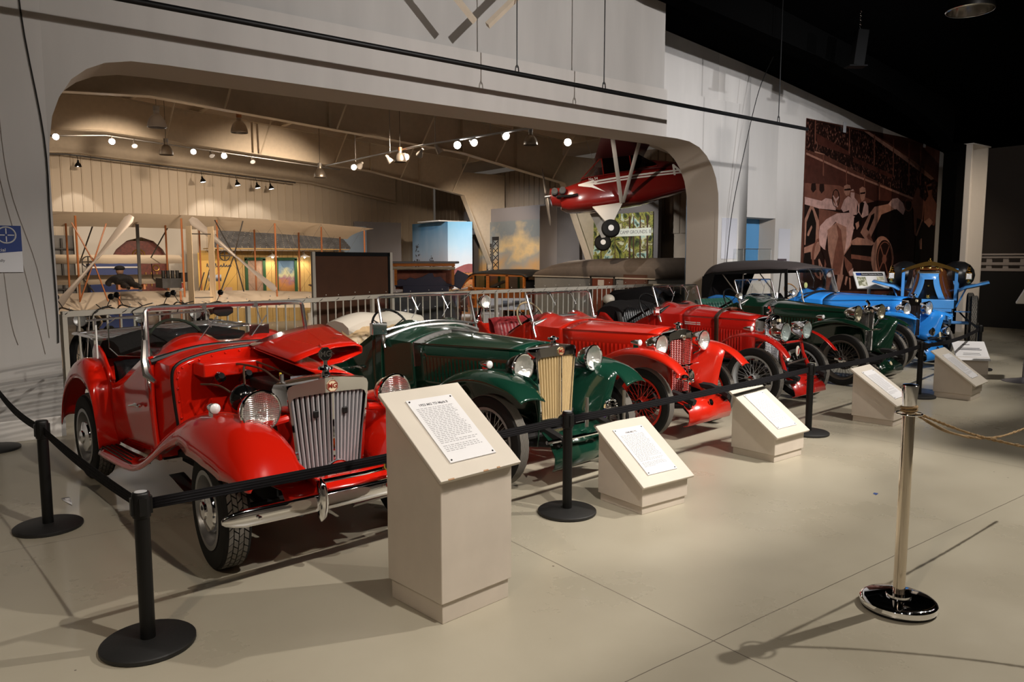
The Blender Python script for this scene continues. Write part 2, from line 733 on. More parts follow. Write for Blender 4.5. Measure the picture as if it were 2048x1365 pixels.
# blue back of the shallow doorway niche
g = G().box(((NX0 + NX1) / 2, YR + .42, NZ / 2), (NX1 - NX0 + .2, .03, NZ + .1))
struct(part('wall_niche', g, M('blue_paint', sr(88, 150, 200), .6), smooth=0))
# front ceiling: black, pitched, with the black gable rafter in front of the wall
g = G()
RP = [(-12, 4.35), (-7, 5.15), (4, 6.75), (9, 6.15), (14, 5.65), (19.2, 5.0), (27, 4.2)]
for a, b in zip(RP, RP[1:]):
    g.add([(a[0], -8, a[1]), (b[0], -8, b[1]), (b[0], YR + .75, b[1]), (a[0], YR + .75, a[1])], [(3, 2, 1, 0)])
struct(part('ceiling', g, BLACKC, solid=.05, smooth=0))
low = [(-8, 4.9), (4, 6.35), (8.72, 5.52), (12.95, 5.20), (15.1, 4.95), (16.8, 4.62), (17.75, 4.30), (18.2, 4.05)]
g = G()
for a, b in zip(low, low[1:]):
    za, zb = interp([(p[0], p[1]) for p in RP], a[0])[0], interp([(p[0], p[1]) for p in RP], b[0])[0]
    for y0, y1 in ((7.86, 7.90),):
        g.rings([[(x, y, z) for y, z in ((y0, l), (y1, l), (y1, t), (y0, t))] for x, l, t in ((a[0], a[1], za), (b[0], b[1], zb))])
    g.rings([[(x, y, z) for y, z in ((7.72, l - .015), (8.04, l - .015), (8.04, l), (7.72, l))] for x, l in ((a[0], a[1]), (b[0], b[1]))])
g.box((18.35, 7.88, 2.1), (.4, .3, 4.3))
struct(part('trim_3', g, BLACKC, smooth=0), 'black rafter running down in front of the white wall', 'beam')
# white steel column at the right end
g = G()
for dx in (-.42, .42):
    g.box((19.55 + dx, 8.05, 2.17), (.05, .42, 4.34))
g.box((19.55, 8.16, 2.17), (.84, .04, 4.34))
g.box((19.55, 8.05, 4.33), (.95, .5, .03))
g.box((19.55, 8.05, .015), (.98, .5, .03))
struct(part('trim_4', g, PLASTER, smooth=0), 'white steel column beside the sepia mural', 'column')
# far right: charcoal wall and black platform with a white fence above
g = G().add([(22.6, -8, 0), (22.6, 13.9, 0), (22.6, 13.9, 5.4), (22.6, -8, 5.4)], [(0, 1, 2, 3)])
struct(part('wall_right', g, DGREY, solid=.1, smooth=0))
g = G().box((10, -8.05, 3), (33, .1, 6.4))
struct(part('wall_front', g, M('dim_wall', (.30, .26, .22), .8), smooth=0))
g = G().box((-6.05, .5, 3), (.1, 17, 6))
struct(part('wall_left', g, M('dim_wall_left', (.30, .26, .22), .8), smooth=0))
g = G().box((21.75, 6.5, .69), (1.4, 4.8, 1.38))
struct(part('trim_5', g, M('black_platform', (.008, .008, .008), .8), smooth=0), 'black platform front below the white fence', 'platform')
fence = empty('slat_fence', (21.35, 6.5, 1.38), 0, 'white slat fence on the black platform at the far right', 'fence')
WF = M('white_fence_paint', (.42, .38, .36), .6)
for z in (.06, .21, .385, .43):
    part('rail', G().box((0, 0, z), (.04, 4.6, .07)), WF, fence)
for k in range(12):
    part('block', G().box((.045, -2.1 + k * .38, .24), (.05, .12, .42)), WF, fence)

# ================================================================= back hall
BF = [(-9.6, 1.5), (-8.1, 4.15), (-4.25, 4.75), (4, 5.29), (12.25, 4.75), (16.1, 4.12), (17.35, 1.5), (17.6, -.5)]
ROOF = [(-11.5, 5.45), (4, 6.55), (19, 5.5)]


def roof_z(x):
    return interp(ROOF, x)[0]


def frame(y, nm):
    g = G()
    TOPS = [(x, (roof_z(x) - .25) if z > 4.1 else None) for x, z in BF]
    pts = [(x, z) for x, z in BF]
    # web as a polygon between lower line and roof line
    up = [(p[0], roof_z(p[0]) - .25) for p in pts[1:6]]
    for i in range(1, 5):
        a, b = pts[i], pts[i + 1]
        g.add([(a[0], y, a[1]), (b[0], y, b[1]), (b[0], y, roof_z(b[0]) - .25), (a[0], y, roof_z(a[0]) - .25)], [(0, 1, 2, 3)])
        g.rings([[(x, yy, zz) for yy, zz in ((y - .13, z), (y + .13, z), (y + .13, z + .02), (y - .13, z + .02))] for x, z in (a, b)])
        g.rings([[(x, yy, zz) for yy, zz in ((y - .13, z), (y + .13, z), (y + .13, z + .02), (y - .13, z + .02))] for x, z in
                 ((a[0], roof_z(a[0]) - .27), (b[0], roof_z(b[0]) - .27))])
    # knee and tapered column on the right
    g.add([(16.1, y, 4.12), (17.35, y, 1.5), (17.6, y, -.5), (18.1, y, -.5), (18.1, y, 5.0), (16.1, y, 5.0)], [tuple(range(6))])
    for a, b in zip(pts[5:], pts[6:]):
        g.rings([[(x + dx, yy, z) for dx, yy in ((0, y - .14), (0, y + .14), (.03, y + .14), (.03, y - .14))] for x, z in (a, b)])
    for x in (8.2, 12.25, 14.2):
        z0 = interp(BF, x)[0]
        g.box((x, y, (z0 + roof_z(x) - .25) / 2), (.02, .24, roof_z(x) - .25 - z0))
    # flange braces up to the purlins
    for x in (1.0, 5.6, 8.4, 10.9, 13.4, 15.6):
        z0 = interp(BF, x)[0]
        for s in (-1, 1):
            g.tube([(x, y + s * .12, z0 + .02), (x + .12, y + s * (roof_z(x) - z0) * .75, roof_z(x) - .2)], .028, 4)
    return struct(part(nm, g, CREAM, smooth=0), 'cream tapered steel roof frame', 'beam')


for i, y in enumerate((13.0, 18.7, 24.5)):
    frame(y, 'trim_%d' % (6 + i))
g = G()
for a, b in zip(ROOF, ROOF[1:]):
    g.add([(a[0], 10.7, a[1]), (b[0], 10.7, b[1]), (b[0], 30.2, b[1]), (a[0], 30.2, a[1])], [(3, 2, 1, 0)])
struct(part('ceiling_hall', g, ROOFM, solid=.04, smooth=0))
g = G()
for x in (-6, -3.5, -1, 1.4, 3.3, 4.7, 6.6, 9.1, 11.6, 14.1, 16.6):
    z = roof_z(x) - .13
    g.box((x, 20.4, z), (.05, 19.4, .22))
    g.box((x + .05, 20.4, z - .11), (.1, 19.4, .02))
struct(part('trim_9', g, CREAM, smooth=0), 'cream roof purlins running the length of the hall', 'beam')


def corrug(p0, p1, z0, zt, step=.31, dep=.035, rib=.06):
    """sheet siding with raised ribs between p0 and p1; zt(t) the top height"""
    a, b = Vector((*p0, 0)), Vector((*p1, 0))
    d = (b - a)
    Ln = d.length
    d.normalize()
    nn = Vector((-d.y, d.x, 0))
    bot, top = [], []
    s = 0
    while s < Ln:
        for ds, h in ((0, 0), (step - rib, 0), (step - rib * .75, dep), (step - rib * .25, dep)):
            if s + ds <= Ln:
                p = a + d * (s + ds) - nn * h
                bot.append((p.x, p.y, z0))
                top.append((p.x, p.y, zt((s + ds) / Ln)))
        s += step
    return G().grid([bot, top])


g = corrug((-11, 30), (18.2, 30), -.5, lambda t: roof_z(-11 + 29.2 * t) - .02)
struct(part('wall_hall_back', g, SIDING, smooth=0))
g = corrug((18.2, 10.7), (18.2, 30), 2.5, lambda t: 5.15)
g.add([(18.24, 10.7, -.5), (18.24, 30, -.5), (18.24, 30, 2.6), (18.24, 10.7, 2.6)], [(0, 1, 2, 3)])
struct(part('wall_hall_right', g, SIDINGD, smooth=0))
g = corrug((-11, 30), (-11, 9), -.5, lambda t: 5.05)
struct(part('wall_hall_left', g, SIDING, smooth=0))
# gable rafter flange over the siding
g = G()
for a, b in zip(BF[1:5], BF[2:6]):
    g.rings([[(x, yy, zz) for yy, zz in ((29.6, z - .02), (29.9, z - .02), (29.9, z + .03), (29.6, z + .03))] for x, z in (a, b)])
    g.add([(a[0], 29.75, a[1]), (b[0], 29.75, b[1]), (b[0], 29.75, roof_z(b[0])), (a[0], 29.75, roof_z(a[0]))], [(0, 1, 2, 3)])
struct(part('trim_10', g, CREAM, smooth=0), 'cream gable frame above the ribbed siding', 'beam')
# ================================================================= vintage cars
def paint(name, col, rough=.14):
    return M(name, col, rough, coat=.8, spec=.5)


RED1 = paint('bright_red_paint', (.62, .012, .004))
RED2 = paint('scarlet_paint', (.60, .018, .006), .25)
RED3 = paint('deep_red_paint', (.42, .010, .006), .22)
GREEN1 = paint('racing_green_paint', (.006, .040, .024))
GREEN2 = paint('dark_green_paint', (.005, .026, .014))
BLUE1 = paint('sky_blue_paint', (.03, .27, .80), .2)


def wheel_meshes(key, Rr, rim, tw, style, rimmat, spokemat, tread):
    """wheel turned about local x; outer face towards -x"""
    rot = R('Y', 90)
    t = G()
    n = 72
    sh = Rr * .035
    prof = [(rim - .004, -tw * .72), (rim + .012, -tw * .92), (lerp(rim, Rr, .5), -tw * 1.06), (Rr - sh * 1.2, -tw * .92),
            (Rr - sh * .3, -tw * .72)]
    side = prof + [(Rr - sh, -tw * .70)] + [(Rr - sh, tw * .70)] + [(r, -h) for r, h in prof[::-1]]
    t.lathe(side, n, 0, rot)
    bands = {'block': 4, 'rib': 6, 'knob': 5}[tread]
    wd = tw * 1.42
    for b in range(bands):
        c = -wd / 2 + wd * (b + .5) / bands
        hw = wd / bands * .40
        if tread == 'rib':
            for k in range(n):
                zz = hw * .35 * (1 if k % 2 else -1)
                a0, a1 = 2 * PI * k / n, 2 * PI * (k + 1) / n
                z1 = -zz
                q = []
                for a, dz in ((a0, zz), (a1, z1)):
                    for rr, h in ((Rr - sh * 1.1, -hw), (Rr, -hw), (Rr, hw), (Rr - sh * 1.1, hw)):
                        q.append((rr * math.cos(a), rr * math.sin(a), c + h + dz))
                t.add(q, [(0, 1, 5, 4), (1, 2, 6, 5), (2, 3, 7, 6)], 1, rot)
        else:
            m_ = 44 if tread == 'block' else 34
            for k in range(m_):
                a = 2 * PI * (k + (.5 if b % 2 else 0)) / m_
                da = PI / m_ * .80
                sk = da * .5 * (1 if b % 2 else -1)
                q = []
                for h, s_ in ((-hw, -sk), (hw, sk)):
                    for aa in (a - da + s_, a + da + s_):
                        for rr in (Rr - sh * 1.2, Rr):
                            q.append((rr * math.cos(aa), rr * math.sin(aa), c + h))
                t.add(q, [(1, 3, 7, 5), (0, 1, 5, 4), (2, 3, 7, 6), (0, 1, 3, 2), (4, 5, 7, 6)], 1, rot)
    tyre = t.mesh(key + '_tyre', [RUBBER, TREAD], 30)
    g = G()
    if style == 'disc':
        # pressed steel disc wheel with oval vent holes
        g.lathe([(rim, -tw * .8), (rim + .012, -tw * .95), (rim + .014, -tw * 1.0), (rim - .012, -tw * 1.0), (rim - .016, -tw * .8),
                 (rim - .03, -tw * .1), (rim - .045, .0), (rim - .075, -tw * .25), (rim - .095, -tw * .62), (rim * .45, -tw * .70), (.02, -tw * .70)], 40, 0, rot)
        g.lathe([(rim, -tw * .8), (rim, tw * .8)], 40, 0, rot)
        for k in range(16):
            a = 2 * PI * k / 16
            g.ball(((rim - .062) * math.cos(a), (rim - .062) * math.sin(a), -tw * .16), .014, 8, 1, rot, (1, 1, .5))
        rimme = g.mesh(key + '_rim', [rimmat, BLACK], 40)
        s_ = G().lathe([(.13, tw * .3), (.16, tw * .4), (.16, tw * 1.1), (.02, tw * 1.1)], 24, 0, rot)
        spme = s_.mesh(key + '_drum', [IRON])
        h = G()
        rc = rim * .60
        h.lathe([(rc, -tw * .62), (rc, -tw * .78), (rc * .93, -tw * .98), (rc * .6, -tw * 1.12), (rc * .42, -tw * 1.16), (rc * .40, -tw * 1.30), (rc * .2, -tw * 1.36), (0, -tw * 1.37)], 32, 0, rot)
        hub = h.mesh(key + '_hubcap', [CHROME], 30)
        return tyre, rimme, ('brake_drum', spme), ('hub_cap', hub)
    g.lathe([(rim - .012, -tw * .78), (rim + .010, -tw * .90), (rim + .012, -tw * .98), (rim - .008, -tw * .96), (rim - .020, -tw * .5), (rim - .026, 0),
             (rim - .020, tw * .5), (rim - .008, tw * .96), (rim + .012, tw * .98), (rim + .004, tw * .7)], 48, 0, rot)
    rimme = g.mesh(key + '_rim', [rimmat], 40)
    s_ = G()
    ns = 36
    for k in range(ns):
        a = 2 * PI * k / ns
        off = .36 if k % 2 else -.36
        if k % 4 < 2:
            rh, zh = .040, -tw * .85
        else:
            rh, zh = .052, tw * .35
        ar = a + off
        s_.tube([(rh * math.cos(ar), rh * math.sin(ar), zh), ((rim - .02) * math.cos(a), (rim - .02) * math.sin(a), -tw * .1 if k % 4 < 2 else tw * .15)], .0026, 4, 0, rot)
    s_.lathe([(.036, -tw * .95), (.050, -tw * .8), (.034, -tw * .4), (.036, tw * .2), (.058, tw * .35), (.058, tw * .6)], 18, 0, rot)
    s_.lathe([(.13, tw * .55), (.135, tw * .6), (.135, tw * 1.1), (.02, tw * 1.1)], 24, 1, rot)
    spme = s_.mesh(key + '_spokes', [spokemat, IRON], 40)
    h = G()
    h.lathe([(.038, -tw * .8), (.040, -tw * 1.15), (.030, -tw * 1.4), (.012, -tw * 1.5), (0, -tw * 1.5)], 18, 0, rot)
    for k in range(2):
        h.box((0, .055 * (1 - 2 * k), -tw * 1.12), (.022, .055, .014), 0, rot)
    hub = h.mesh(key + '_hub', [CHROME], 35)
    return tyre, rimme, ('spokes', spme), ('knock_off_hub', hub)


SILVER = M('silver_grille_paint', (.42, .42, .44), .35, .3)
CORE = M('radiator_core_black', (.012, .011, .010), .6)


def put_wheel(car, ms, x, y, z, spin=0, steer=0):
    ty, ri, sp, hb = ms
    o = part('wheel', ri, None, car, loc=(x, y, z), rot=(spin, 0, steer + (0 if x < 0 else 180)))
    part('tyre', ty, None, o)
    part(sp[0], sp[1], None, o)
    part(hb[0], hb[1], None, o)
    return o


def lamp(car, name, c, r, depth, shell, lens=REFL, mesh=False, yaw=0, bracket=None):
    """round lamp facing -y"""
    mt = R('X', 90) @ T()   # local z -> -y
    g = G()
    pr = [(0, -depth), (r * .25, -depth * .97), (r * .55, -depth * .82), (r * .80, -depth * .52), (r * .94, -depth * .2), (r * .97, 0)]
    g.lathe(pr, 28, 0, mt)
    o = part(name, g, shell, car, loc=c, rot=(0, 0, yaw))
    g = G().lathe([(r * .97, -.012), (r * 1.05, -.006), (r * 1.06, .006), (r * 1.0, .014), (r * .93, .012), (r * .92, 0)], 32, 0, mt)
    part('lamp_rim', g, CHROME, o)
    g = G().lathe([(0, -r * .42), (r * .3, -r * .40), (r * .6, -r * .27), (r * .93, .002)], 28, 0, mt)
    g.ball((0, 0, -r * .12), r * .12, 8, 0, mt)
    part('reflector', g, lens, o)
    g = G().lathe([(r * .93, .006), (r * .7, .016), (r * .35, .024), (0, .027)], 28, 0, mt)
    part('lens', g, LENSG, o)
    if mesh:
        g = G()
        k = 9
        for i in range(-k, k + 1):
            u = i / (k + 1)
            w_ = math.sqrt(1 - u * u)
            P = [(u * r * .95, -(.030 - .018 * (u * u + v * v)), v * r * .95) for v in (w_ * j / 4 for j in range(-4, 5))]
            g.tube(P, .0011, 3)
            g.tube([(p[2], p[1], p[0]) for p in P], .0011, 3)
        part('stone_guard', g, CHROME, o)
    if bracket is not None:
        bx, by, bz, mat, rr = bracket
        part('lamp_bracket', G().tube([(0, .02, -r * .85), (bx * .5, by * .5, bz * .6 - r * .3), (bx, by, bz)], rr, 8), mat, o)
    return o


def sidelamp(car, c, mat):
    g = G().lathe([(0, -.105), (.012, -.10), (.024, -.06), (.030, -.02), (.031, .0)], 16, 0, R('X', 90))
    g.box((0, .04, -.035), (.016, .06, .03))
    o = part('side_lamp', g, mat, car, loc=c)
    part('lens', G().lathe([(.029, -.002), (.029, .006), (.02, .014), (0, .018)], 16, 0, R('X', 90)), FROST, o)
    return o


def sheet_fender(path, n=5, sp=.62):
    """path rows: (y, z crown, x inner, x outer, drop outer, drop inner) for the right-hand (-x) side"""
    P = spline([(p[0], p[1], 0) for p in path], n)
    rows = []
    k = len(path)
    for i in range(len(P)):
        t = i / n
        a = min(int(t), k - 2)
        f = t - a
        q = [lerp(u, v, f) for u, v in zip(path[a][2:], path[a + 1][2:])]
        xi, xo, dr, di = q
        y, z = P[i].x, P[i].y
        row = []
        for s in range(6):
            u = s / 5
            row.append((-lerp(xi, lerp(xi, xo, sp), u), y, z - di * (1 - u) ** 2))
        for s in range(1, 7):
            a_ = PI / 2 * s / 6
            xm = lerp(xi, xo, sp)
            row.append((-(xm + (xo - xm) * math.sin(a_)), y, z - dr * (1 - math.cos(a_))))
        rows.append(row)
    return rows


def mirror_rows(rows):
    return [[(-p[0], p[1], p[2]) for p in r] for r in rows]


def section(w, s, r, b, wb, n=16, pw=2.2, hump=None, hx=.27, hr=.2):
    """hood section ring half: from right sill up over the top to left sill"""
    top = []
    for i in range(n + 1):
        u = -1 + 2 * i / n
        z = s + (r - s) * (1 - abs(u) ** pw)
        if hump:
            z += hump * max(0, 1 - ((abs(u) * w - hx) / hr) ** 2) ** .8
        top.append((u * w, z))
    L = [(-lerp(wb, w, t), lerp(b, s - .02, t)) for t in (0, .25, .5, .75, 1)]
    return L + top + [(-x, z) for x, z in L[::-1]]


def octagon(r):
    return [(r * math.cos(PI / 8 + PI / 4 * k), r * math.sin(PI / 8 + PI / 4 * k)) for k in range(8)]


def mg_badge(car, name, c, r, ground, ink, yaw_mt=None, thick=.006):
    mt = R('X', 90)
    g = G().prism(octagon(r), thick, 0, mt)
    o = part(name, g, ground, car, loc=c, smooth=0)
    g = G()
    pr = octagon(r)
    ir = octagon(r * .90)
    for i in range(8):
        a, b, cc, d = pr[i], pr[(i + 1) % 8], ir[(i + 1) % 8], ir[i]
        g.add([(p[0], p[1], thick + .002) for p in (a, b, cc, d)], [(0, 1, 2, 3)], 0, mt)
    part('badge_border', g, ink, o, smooth=0)
    text_part('letters', 'MG', r * 1.1, ink, o, T(0, -thick - .002, 0) @ mt, depth=.001, bold=.0005)
    return o


def radiator(car, rd, paintmat, slat, core):
    y, wt, wb, zt, zb, rise, dp = rd['y'], rd['wt'], rd['wb'], rd['zt'], rd['zb'], rd['rise'], rd.get('dp', .12)
    fr = .022
    # shell: surround frame (outer) and opening (inner)
    def outl(w_t, w_b, z_t, z_b, rs):
        r = .035
        return [(-w_b, z_b), (-lerp(w_b, w_t, .5), lerp(z_b, z_t, .5)), (-w_t, z_t - r), (-w_t + r * .3, z_t - r * .3), (-w_t + r, z_t),
                (-w_t * .3, z_t + rs * .75), (0, z_t + rs), (w_t * .3, z_t + rs * .75), (w_t - r, z_t), (w_t - r * .3, z_t - r * .3), (w_t, z_t - r),
                (lerp(w_b, w_t, .5), lerp(z_b, z_t, .5)), (w_b, z_b)]
    o1 = outl(wt, wb, zt, zb, rise)
    hd = rd.get('head', .085)
    o2 = outl(wt - fr, wb - fr, zt - hd, zb + fr, rise * .35)
    v = rd.get('vee', .03)
    yy = lambda x, w: y - v * (1 - abs(x) / w)
    g = G()
    g.rings([[(x, y + dp, z - .01) for x, z in o1], [(x * 1.0, y + .015 - v * .3, z) for x, z in o1], [(x * .985, yy(x, wt) - .006, z - .006) for x, z in o1],
             [(x, yy(x, wt) - .004, z) for x, z in o2], [(x, yy(x, wt) + .03, z) for x, z in o2]], closed=True, caps=False)
    g.box((0, y - v - .004, (zt - hd + zb) / 2 + rise * .1), (.012, .016, zt - hd - zb))
    sh = part('radiator_shell', g, rd.get('shell', CHROME), car, smooth=50)
    # grille
    g = G()
    n = rd.get('n', 8)
    if rd['style'] == 'slat':
        for sd in (-1, 1):
            for k in range(n):
                u = (k + .6) / (n + .2)
                xt, xb = sd * u * (wt - fr), sd * u * (wb - fr)
                ztop = zt - hd + rise * .35 * (1 - u) - .004
                hw = (wt - fr) / n * .30
                yt = y - v * (1 - u) + .006
                q = []
                for xx, zz in ((xb, zb + fr), (xt, ztop)):
                    q.append([(xx - hw, yt + .016, zz), (xx - hw * .5, yt, zz), (xx + hw * .5, yt, zz), (xx + hw, yt + .016, zz)])
                g.rings(q, True, True)
    else:
        # fine crimped mesh
        step = rd.get('step', .016)
        rowsz = int((zt - hd - zb) / step)
        for j in range(rowsz):
            z = zb + fr + (zt - hd - zb - fr) * j / rowsz
            w_ = lerp(wb, wt, j / rowsz) - fr
            m_ = 10
            P = []
            for i in range(2 * m_ + 1):
                x = -w_ + w_ * i / m_
                P.append((x, y - v * (1 - abs(x) / w_) + .008, z + (step * .55 if i % 2 else 0)))
            g.tube(P, step * .26, 3)
    part('grille', g, slat, sh, smooth=30)
    g = G().add([(-wb + .01, y + .035, zb + .01), (0, y + .035 - v, zb + .01), (wb - .01, y + .035, zb + .01), (wt - .01, y + .035, zt - .03), (0, y + .035 - v, zt - .03), (-wt + .01, y + .035, zt - .03)],
                [(0, 1, 4, 5), (1, 2, 3, 4)])
    part('radiator_core', g, core, sh, smooth=0)
    cp = G().lathe([(.0, 0), (.026, 0), (.026, .012), (.020, .02), (.020, .03), (.042, .034), (.046, .042), (.042, .05), (.02, .054), (.012, .062), (0, .064)], 20, 0, T(0, y + .03, zt + rise - .004))
    cap = part('radiator_cap', cp, CHROME, sh)
    return sh, cap


def steering(car, c, r, tilt, mat):
    mt = T(*c) @ R('X', tilt)
    g = G()
    g.tube([mt @ Vector((r * math.cos(a), r * math.sin(a), 0)) for a in (2 * PI * k / 28 for k in range(28))], .011, 6, closed=True)
    o = part('steering_wheel', g, mat, car)
    g = G()
    for k in range(3):
        a = 2 * PI * k / 3 + .5
        g.tube([mt @ Vector((0, 0, -.03)), mt @ Vector((r * math.cos(a), r * math.sin(a), 0))], .006, 5)
    g.tube([mt @ Vector((0, 0, -.02)), mt @ Vector((0, 0, -.5))], .018, 8)
    part('steering_column', g, BLACK, o)


def windscreen(car, w_t, w_b, y_t, z_t, y_b, z_b, zarc, rr=.014, ymid=0, glass=GLASS, mat=CHROME, wipers=True, foot=True):
    g = G()
    corner = .04
    P = [(-w_b, y_b, z_b), (-w_t, lerp(y_b, y_t, .93), lerp(z_b, z_t, .93)), (-w_t + corner * .3, y_t, z_t - .006), (-w_t + corner, y_t, z_t), (0, y_t, z_t + .004), (w_t - corner, y_t, z_t),
         (w_t - corner * .3, y_t, z_t - .006), (w_t, lerp(y_b, y_t, .93), lerp(z_b, z_t, .93)), (w_b, y_b, z_b)]
    g.tube(P, rr, 8)
    g.tube(spline([(-w_b, y_b - .005, z_b), (-w_b * .5, y_b - .02, zarc - .02), (0, y_b - .03, zarc), (w_b * .5, y_b - .02, zarc - .02), (w_b, y_b - .005, z_b)], 6), rr * .9, 8)
    o = part('windscreen_frame', g, SATIN if mat is CHROME else mat, car)
    top = [(-w_t + .01, y_t, z_t - .01), (-w_t * .5, y_t, z_t), (0, y_t, z_t), (w_t * .5, y_t, z_t), (w_t - .01, y_t, z_t - .01)]
    bot = [(-w_b + .01, y_b, z_b), (-w_b * .5, y_b - .02, zarc - .02), (0, y_b - .03, zarc), (w_b * .5, y_b - .02, zarc - .02), (w_b - .01, y_b, z_b)]
    part('windscreen_glass', G().grid([bot, top]), glass, o, solid=.004, smooth=30)
    if wipers:
        for x in (-.33 * w_t, .33 * w_t):
            g = G().box((x, y_t - .012, z_t - .005), (.03, .03, .035))
            g.tube([(x, y_t - .025, z_t - .01), (x + .03, lerp(y_t, y_b, .55) - .03, lerp(z_t, zarc, .55))], .0035, 5)
            g.tube([(x - .06, lerp(y_t, y_b, .85) - .03, lerp(z_t, zarc, .85)), (x + .07, lerp(y_t, y_b, .3) - .03, lerp(z_t, zarc, .3))], .004, 4)
            part('wiper', g, SATIN, o)
    if foot:
        for s in (-1, 1):
            g = G().tube([(s * w_b, y_b, z_b + .02), (s * (w_b + .01), y_b - .01, z_b - .06), (s * (w_b + .012), y_b - .05, z_b - .15)], [.012, .018, .012], 8)
            g.ball((s * (w_b + .02), y_b, z_b + .02), .022, 10)
            part('windscreen_bracket', g, SATIN, o)
    return o


def seat_back(car, x0, x1, y, z0, z1, mat, pleats=12, lean=.12, th=.09):
    g = G()
    rows = []
    nz = 8
    nx = pleats * 4
    for j in range(nz + 1):
        t = j / nz
        z = lerp(z0, z1, t)
        row = []
        for i in range(nx + 1):
            x = lerp(x0, x1, i / nx)
            bul = th * (.35 + .65 * math.sqrt(max(0, 1 - (2 * t - 1) ** 4)))
            ed = min(1, min(i, nx - i) / 3)
            row.append((x, y + lean * t - bul * (.6 + .4 * ed) - .012 * abs(math.sin(PI * i / 4)), z - .03 * (1 - ed)))
        rows.append(row)
    rows.append([(p[0], y + lean + .03, z1 - .015) for p in rows[-1]])
    rows.append([(p[0], y + lean * .2 + .05, z0) for p in rows[-1]])
    return part('seat_back', g.grid(rows), mat, car, smooth=60)


def make_car(P):
    car = empty('vintage_car', (P['pos'][0], P['pos'][1], 0), P['rz'], P['label'], 'car', 'row of vintage sports cars')
    pm = P['paint']
    wb, tr, Rr, tw = P['wb'], P['tr'], P['R'], P['tw']
    ms = wheel_meshes(P['key'], Rr, P['rim'], tw, P['wstyle'], P['rimmat'], P['spokemat'], P['tread'])
    for x, y, sp in ((-tr, 0, 8), (tr, 0, 21), (-tr, wb, 3), (tr, wb, 15)):
        put_wheel(car, ms, x, y, Rr, sp, P.get('steer', 0) if y == 0 else 0)
    # chassis, axles
    g = G()
    ya = P.get('nose', -.42)
    for s in (-1, 1):
        g.tube([(s * .30, ya, P.get('horn_z', .36)), (s * .31, ya + .2, .42), (s * .33, .3, .42), (s * .36, 1.2, .36), (s * .38, wb + .5, .45)], .035, 6)
        # leaf spring
        g.tube([(s * .33, ya + .02, .33), (s * .34, 0, .27), (s * .35, .45, .34)], .022, 6)
    g.cyl((-tr + .05, 0, Rr * .9), (tr - .05, 0, Rr * .9), .024, 8)
    g.cyl((-tr + .05, wb, Rr), (tr - .05, wb, Rr), .04, 8)
    g.box((0, .8, .28), (.5, 1.5, .12))
    part('chassis', g, DARK, car)
    cy, cw, cs, cr = P['cowl']          # bonnet rear: y, half width, shoulder z, ridge z
    rd = P['rad']
    w0, s0, r0 = rd['wt'] + .004, rd['zt'] - .02, rd['zt'] + rd['rise'] - .006
    y0 = rd['y'] + rd.get('dp', .12) - .02
    zb = P.get('hood_z', .50)
    secs = []
    nst = 8
    for i in range(nst + 1):
        t = i / nst
        secs.append((lerp(y0, cy, t), lerp(w0, cw, t ** 1.1), lerp(s0, cs, t), lerp(r0, cr, t), zb, lerp(rd['wb'] + .01, cw * .93, t)))
    rows = [[(x, y, z) for x, z in section(w, s, r, b, wb_, pw=P.get('pw', 2.4))] for y, w, s, r, b, wb_ in secs]
    ns = len(rows[0])
    mid = ns // 2
    if P.get('open'):
        g = G().grid([r[mid:] for r in rows])
        part('bonnet', g, pm, car, solid=.006, smooth=40)
    else:
        # two top panels hinged on the centre line and two louvred sides
        g = G().grid([r[4:-4] for r in rows])
        bt = part('bonnet', g, pm, car, solid=.006, smooth=40)
        P0 = [Vector(r[mid]) + Vector((0, 0, .004)) for r in rows]
        part('bonnet_hinge', G().tube(P0, .006, 6), P.get('hingemat', pm), bt)
        for s in (-1, 1):
            rr_ = [r[:5] for r in rows] if s < 0 else [r[-5:] for r in rows]
            sd = part('bonnet_side', G().grid(rr_), pm, car, solid=.006, smooth=40)
            g = G()
            nl = P.get('louvres', 16)
            for k in range(nl):
                t = .18 + .72 * k / (nl - 1)
                a = interp([(q[0], q[1], q[2], q[5]) for q in secs], lerp(y0, cy, t))
                yk = lerp(y0, cy, t)
                pb = Vector((s * (lerp(a[2], a[0], .25) + .003), yk, lerp(zb, a[1], .2)))
                pt = Vector((s * (lerp(a[2], a[0], .75) + .003), yk, lerp(zb, a[1], .72)))
                q = []
                for p in (pb, pt):
                    q.append([(p.x - s * .004, p.y - .014, p.z), (p.x + s * .010, p.y + .006, p.z), (p.x - s * .004, p.y + .010, p.z)])
                g.rings(q, True, True)
            part('louvres', g, pm, sd, smooth=0)
    # scuttle from bonnet to dash with twin humps
    dy, dw, dsz, dr, dh = P['dash']
    rows = []
    for i in range(9):
        t = i / 8
        hp = dh * max(0, (t - .45) / .55) ** 1.3
        rows.append([(x, lerp(cy + .004, dy, t), z) for x, z in section(lerp(cw, dw, t), lerp(cs, dsz, t), lerp(cr, dr, t), lerp(zb, .36, t), lerp(cw * .93, dw * .98, t), n=28, pw=P.get('pw', 2.4),
                                                                           hump=hp, hx=dw * .50, hr=dw * .36)])
    sc = part('scuttle', G().grid(rows), pm, car, solid=.008, smooth=40)
    part('dashboard', G().add([(p[0] * .98, dy - .02, p[2] - .012) for p in rows[-1]], [tuple(range(len(rows[-1])))]), P.get('dashmat', pm), car, smooth=0)
    pts = [Vector(p) + Vector((0, 0, .004)) for p in rows[0][2:-2]]
    part('bonnet_bead', G().tube(pts, .006, 6), P.get('bead', pm), sc)
    radiator(car, rd, pm, P.get('slat', SILVER), P.get('core', CORE))
    # firewall / engine
    g = G().add([(x * .98, cy - .03, z - .01) for x, z in section(cw, cs, cr, zb, cw * .93, pw=P.get('pw', 2.4))], [tuple(range(ns))])
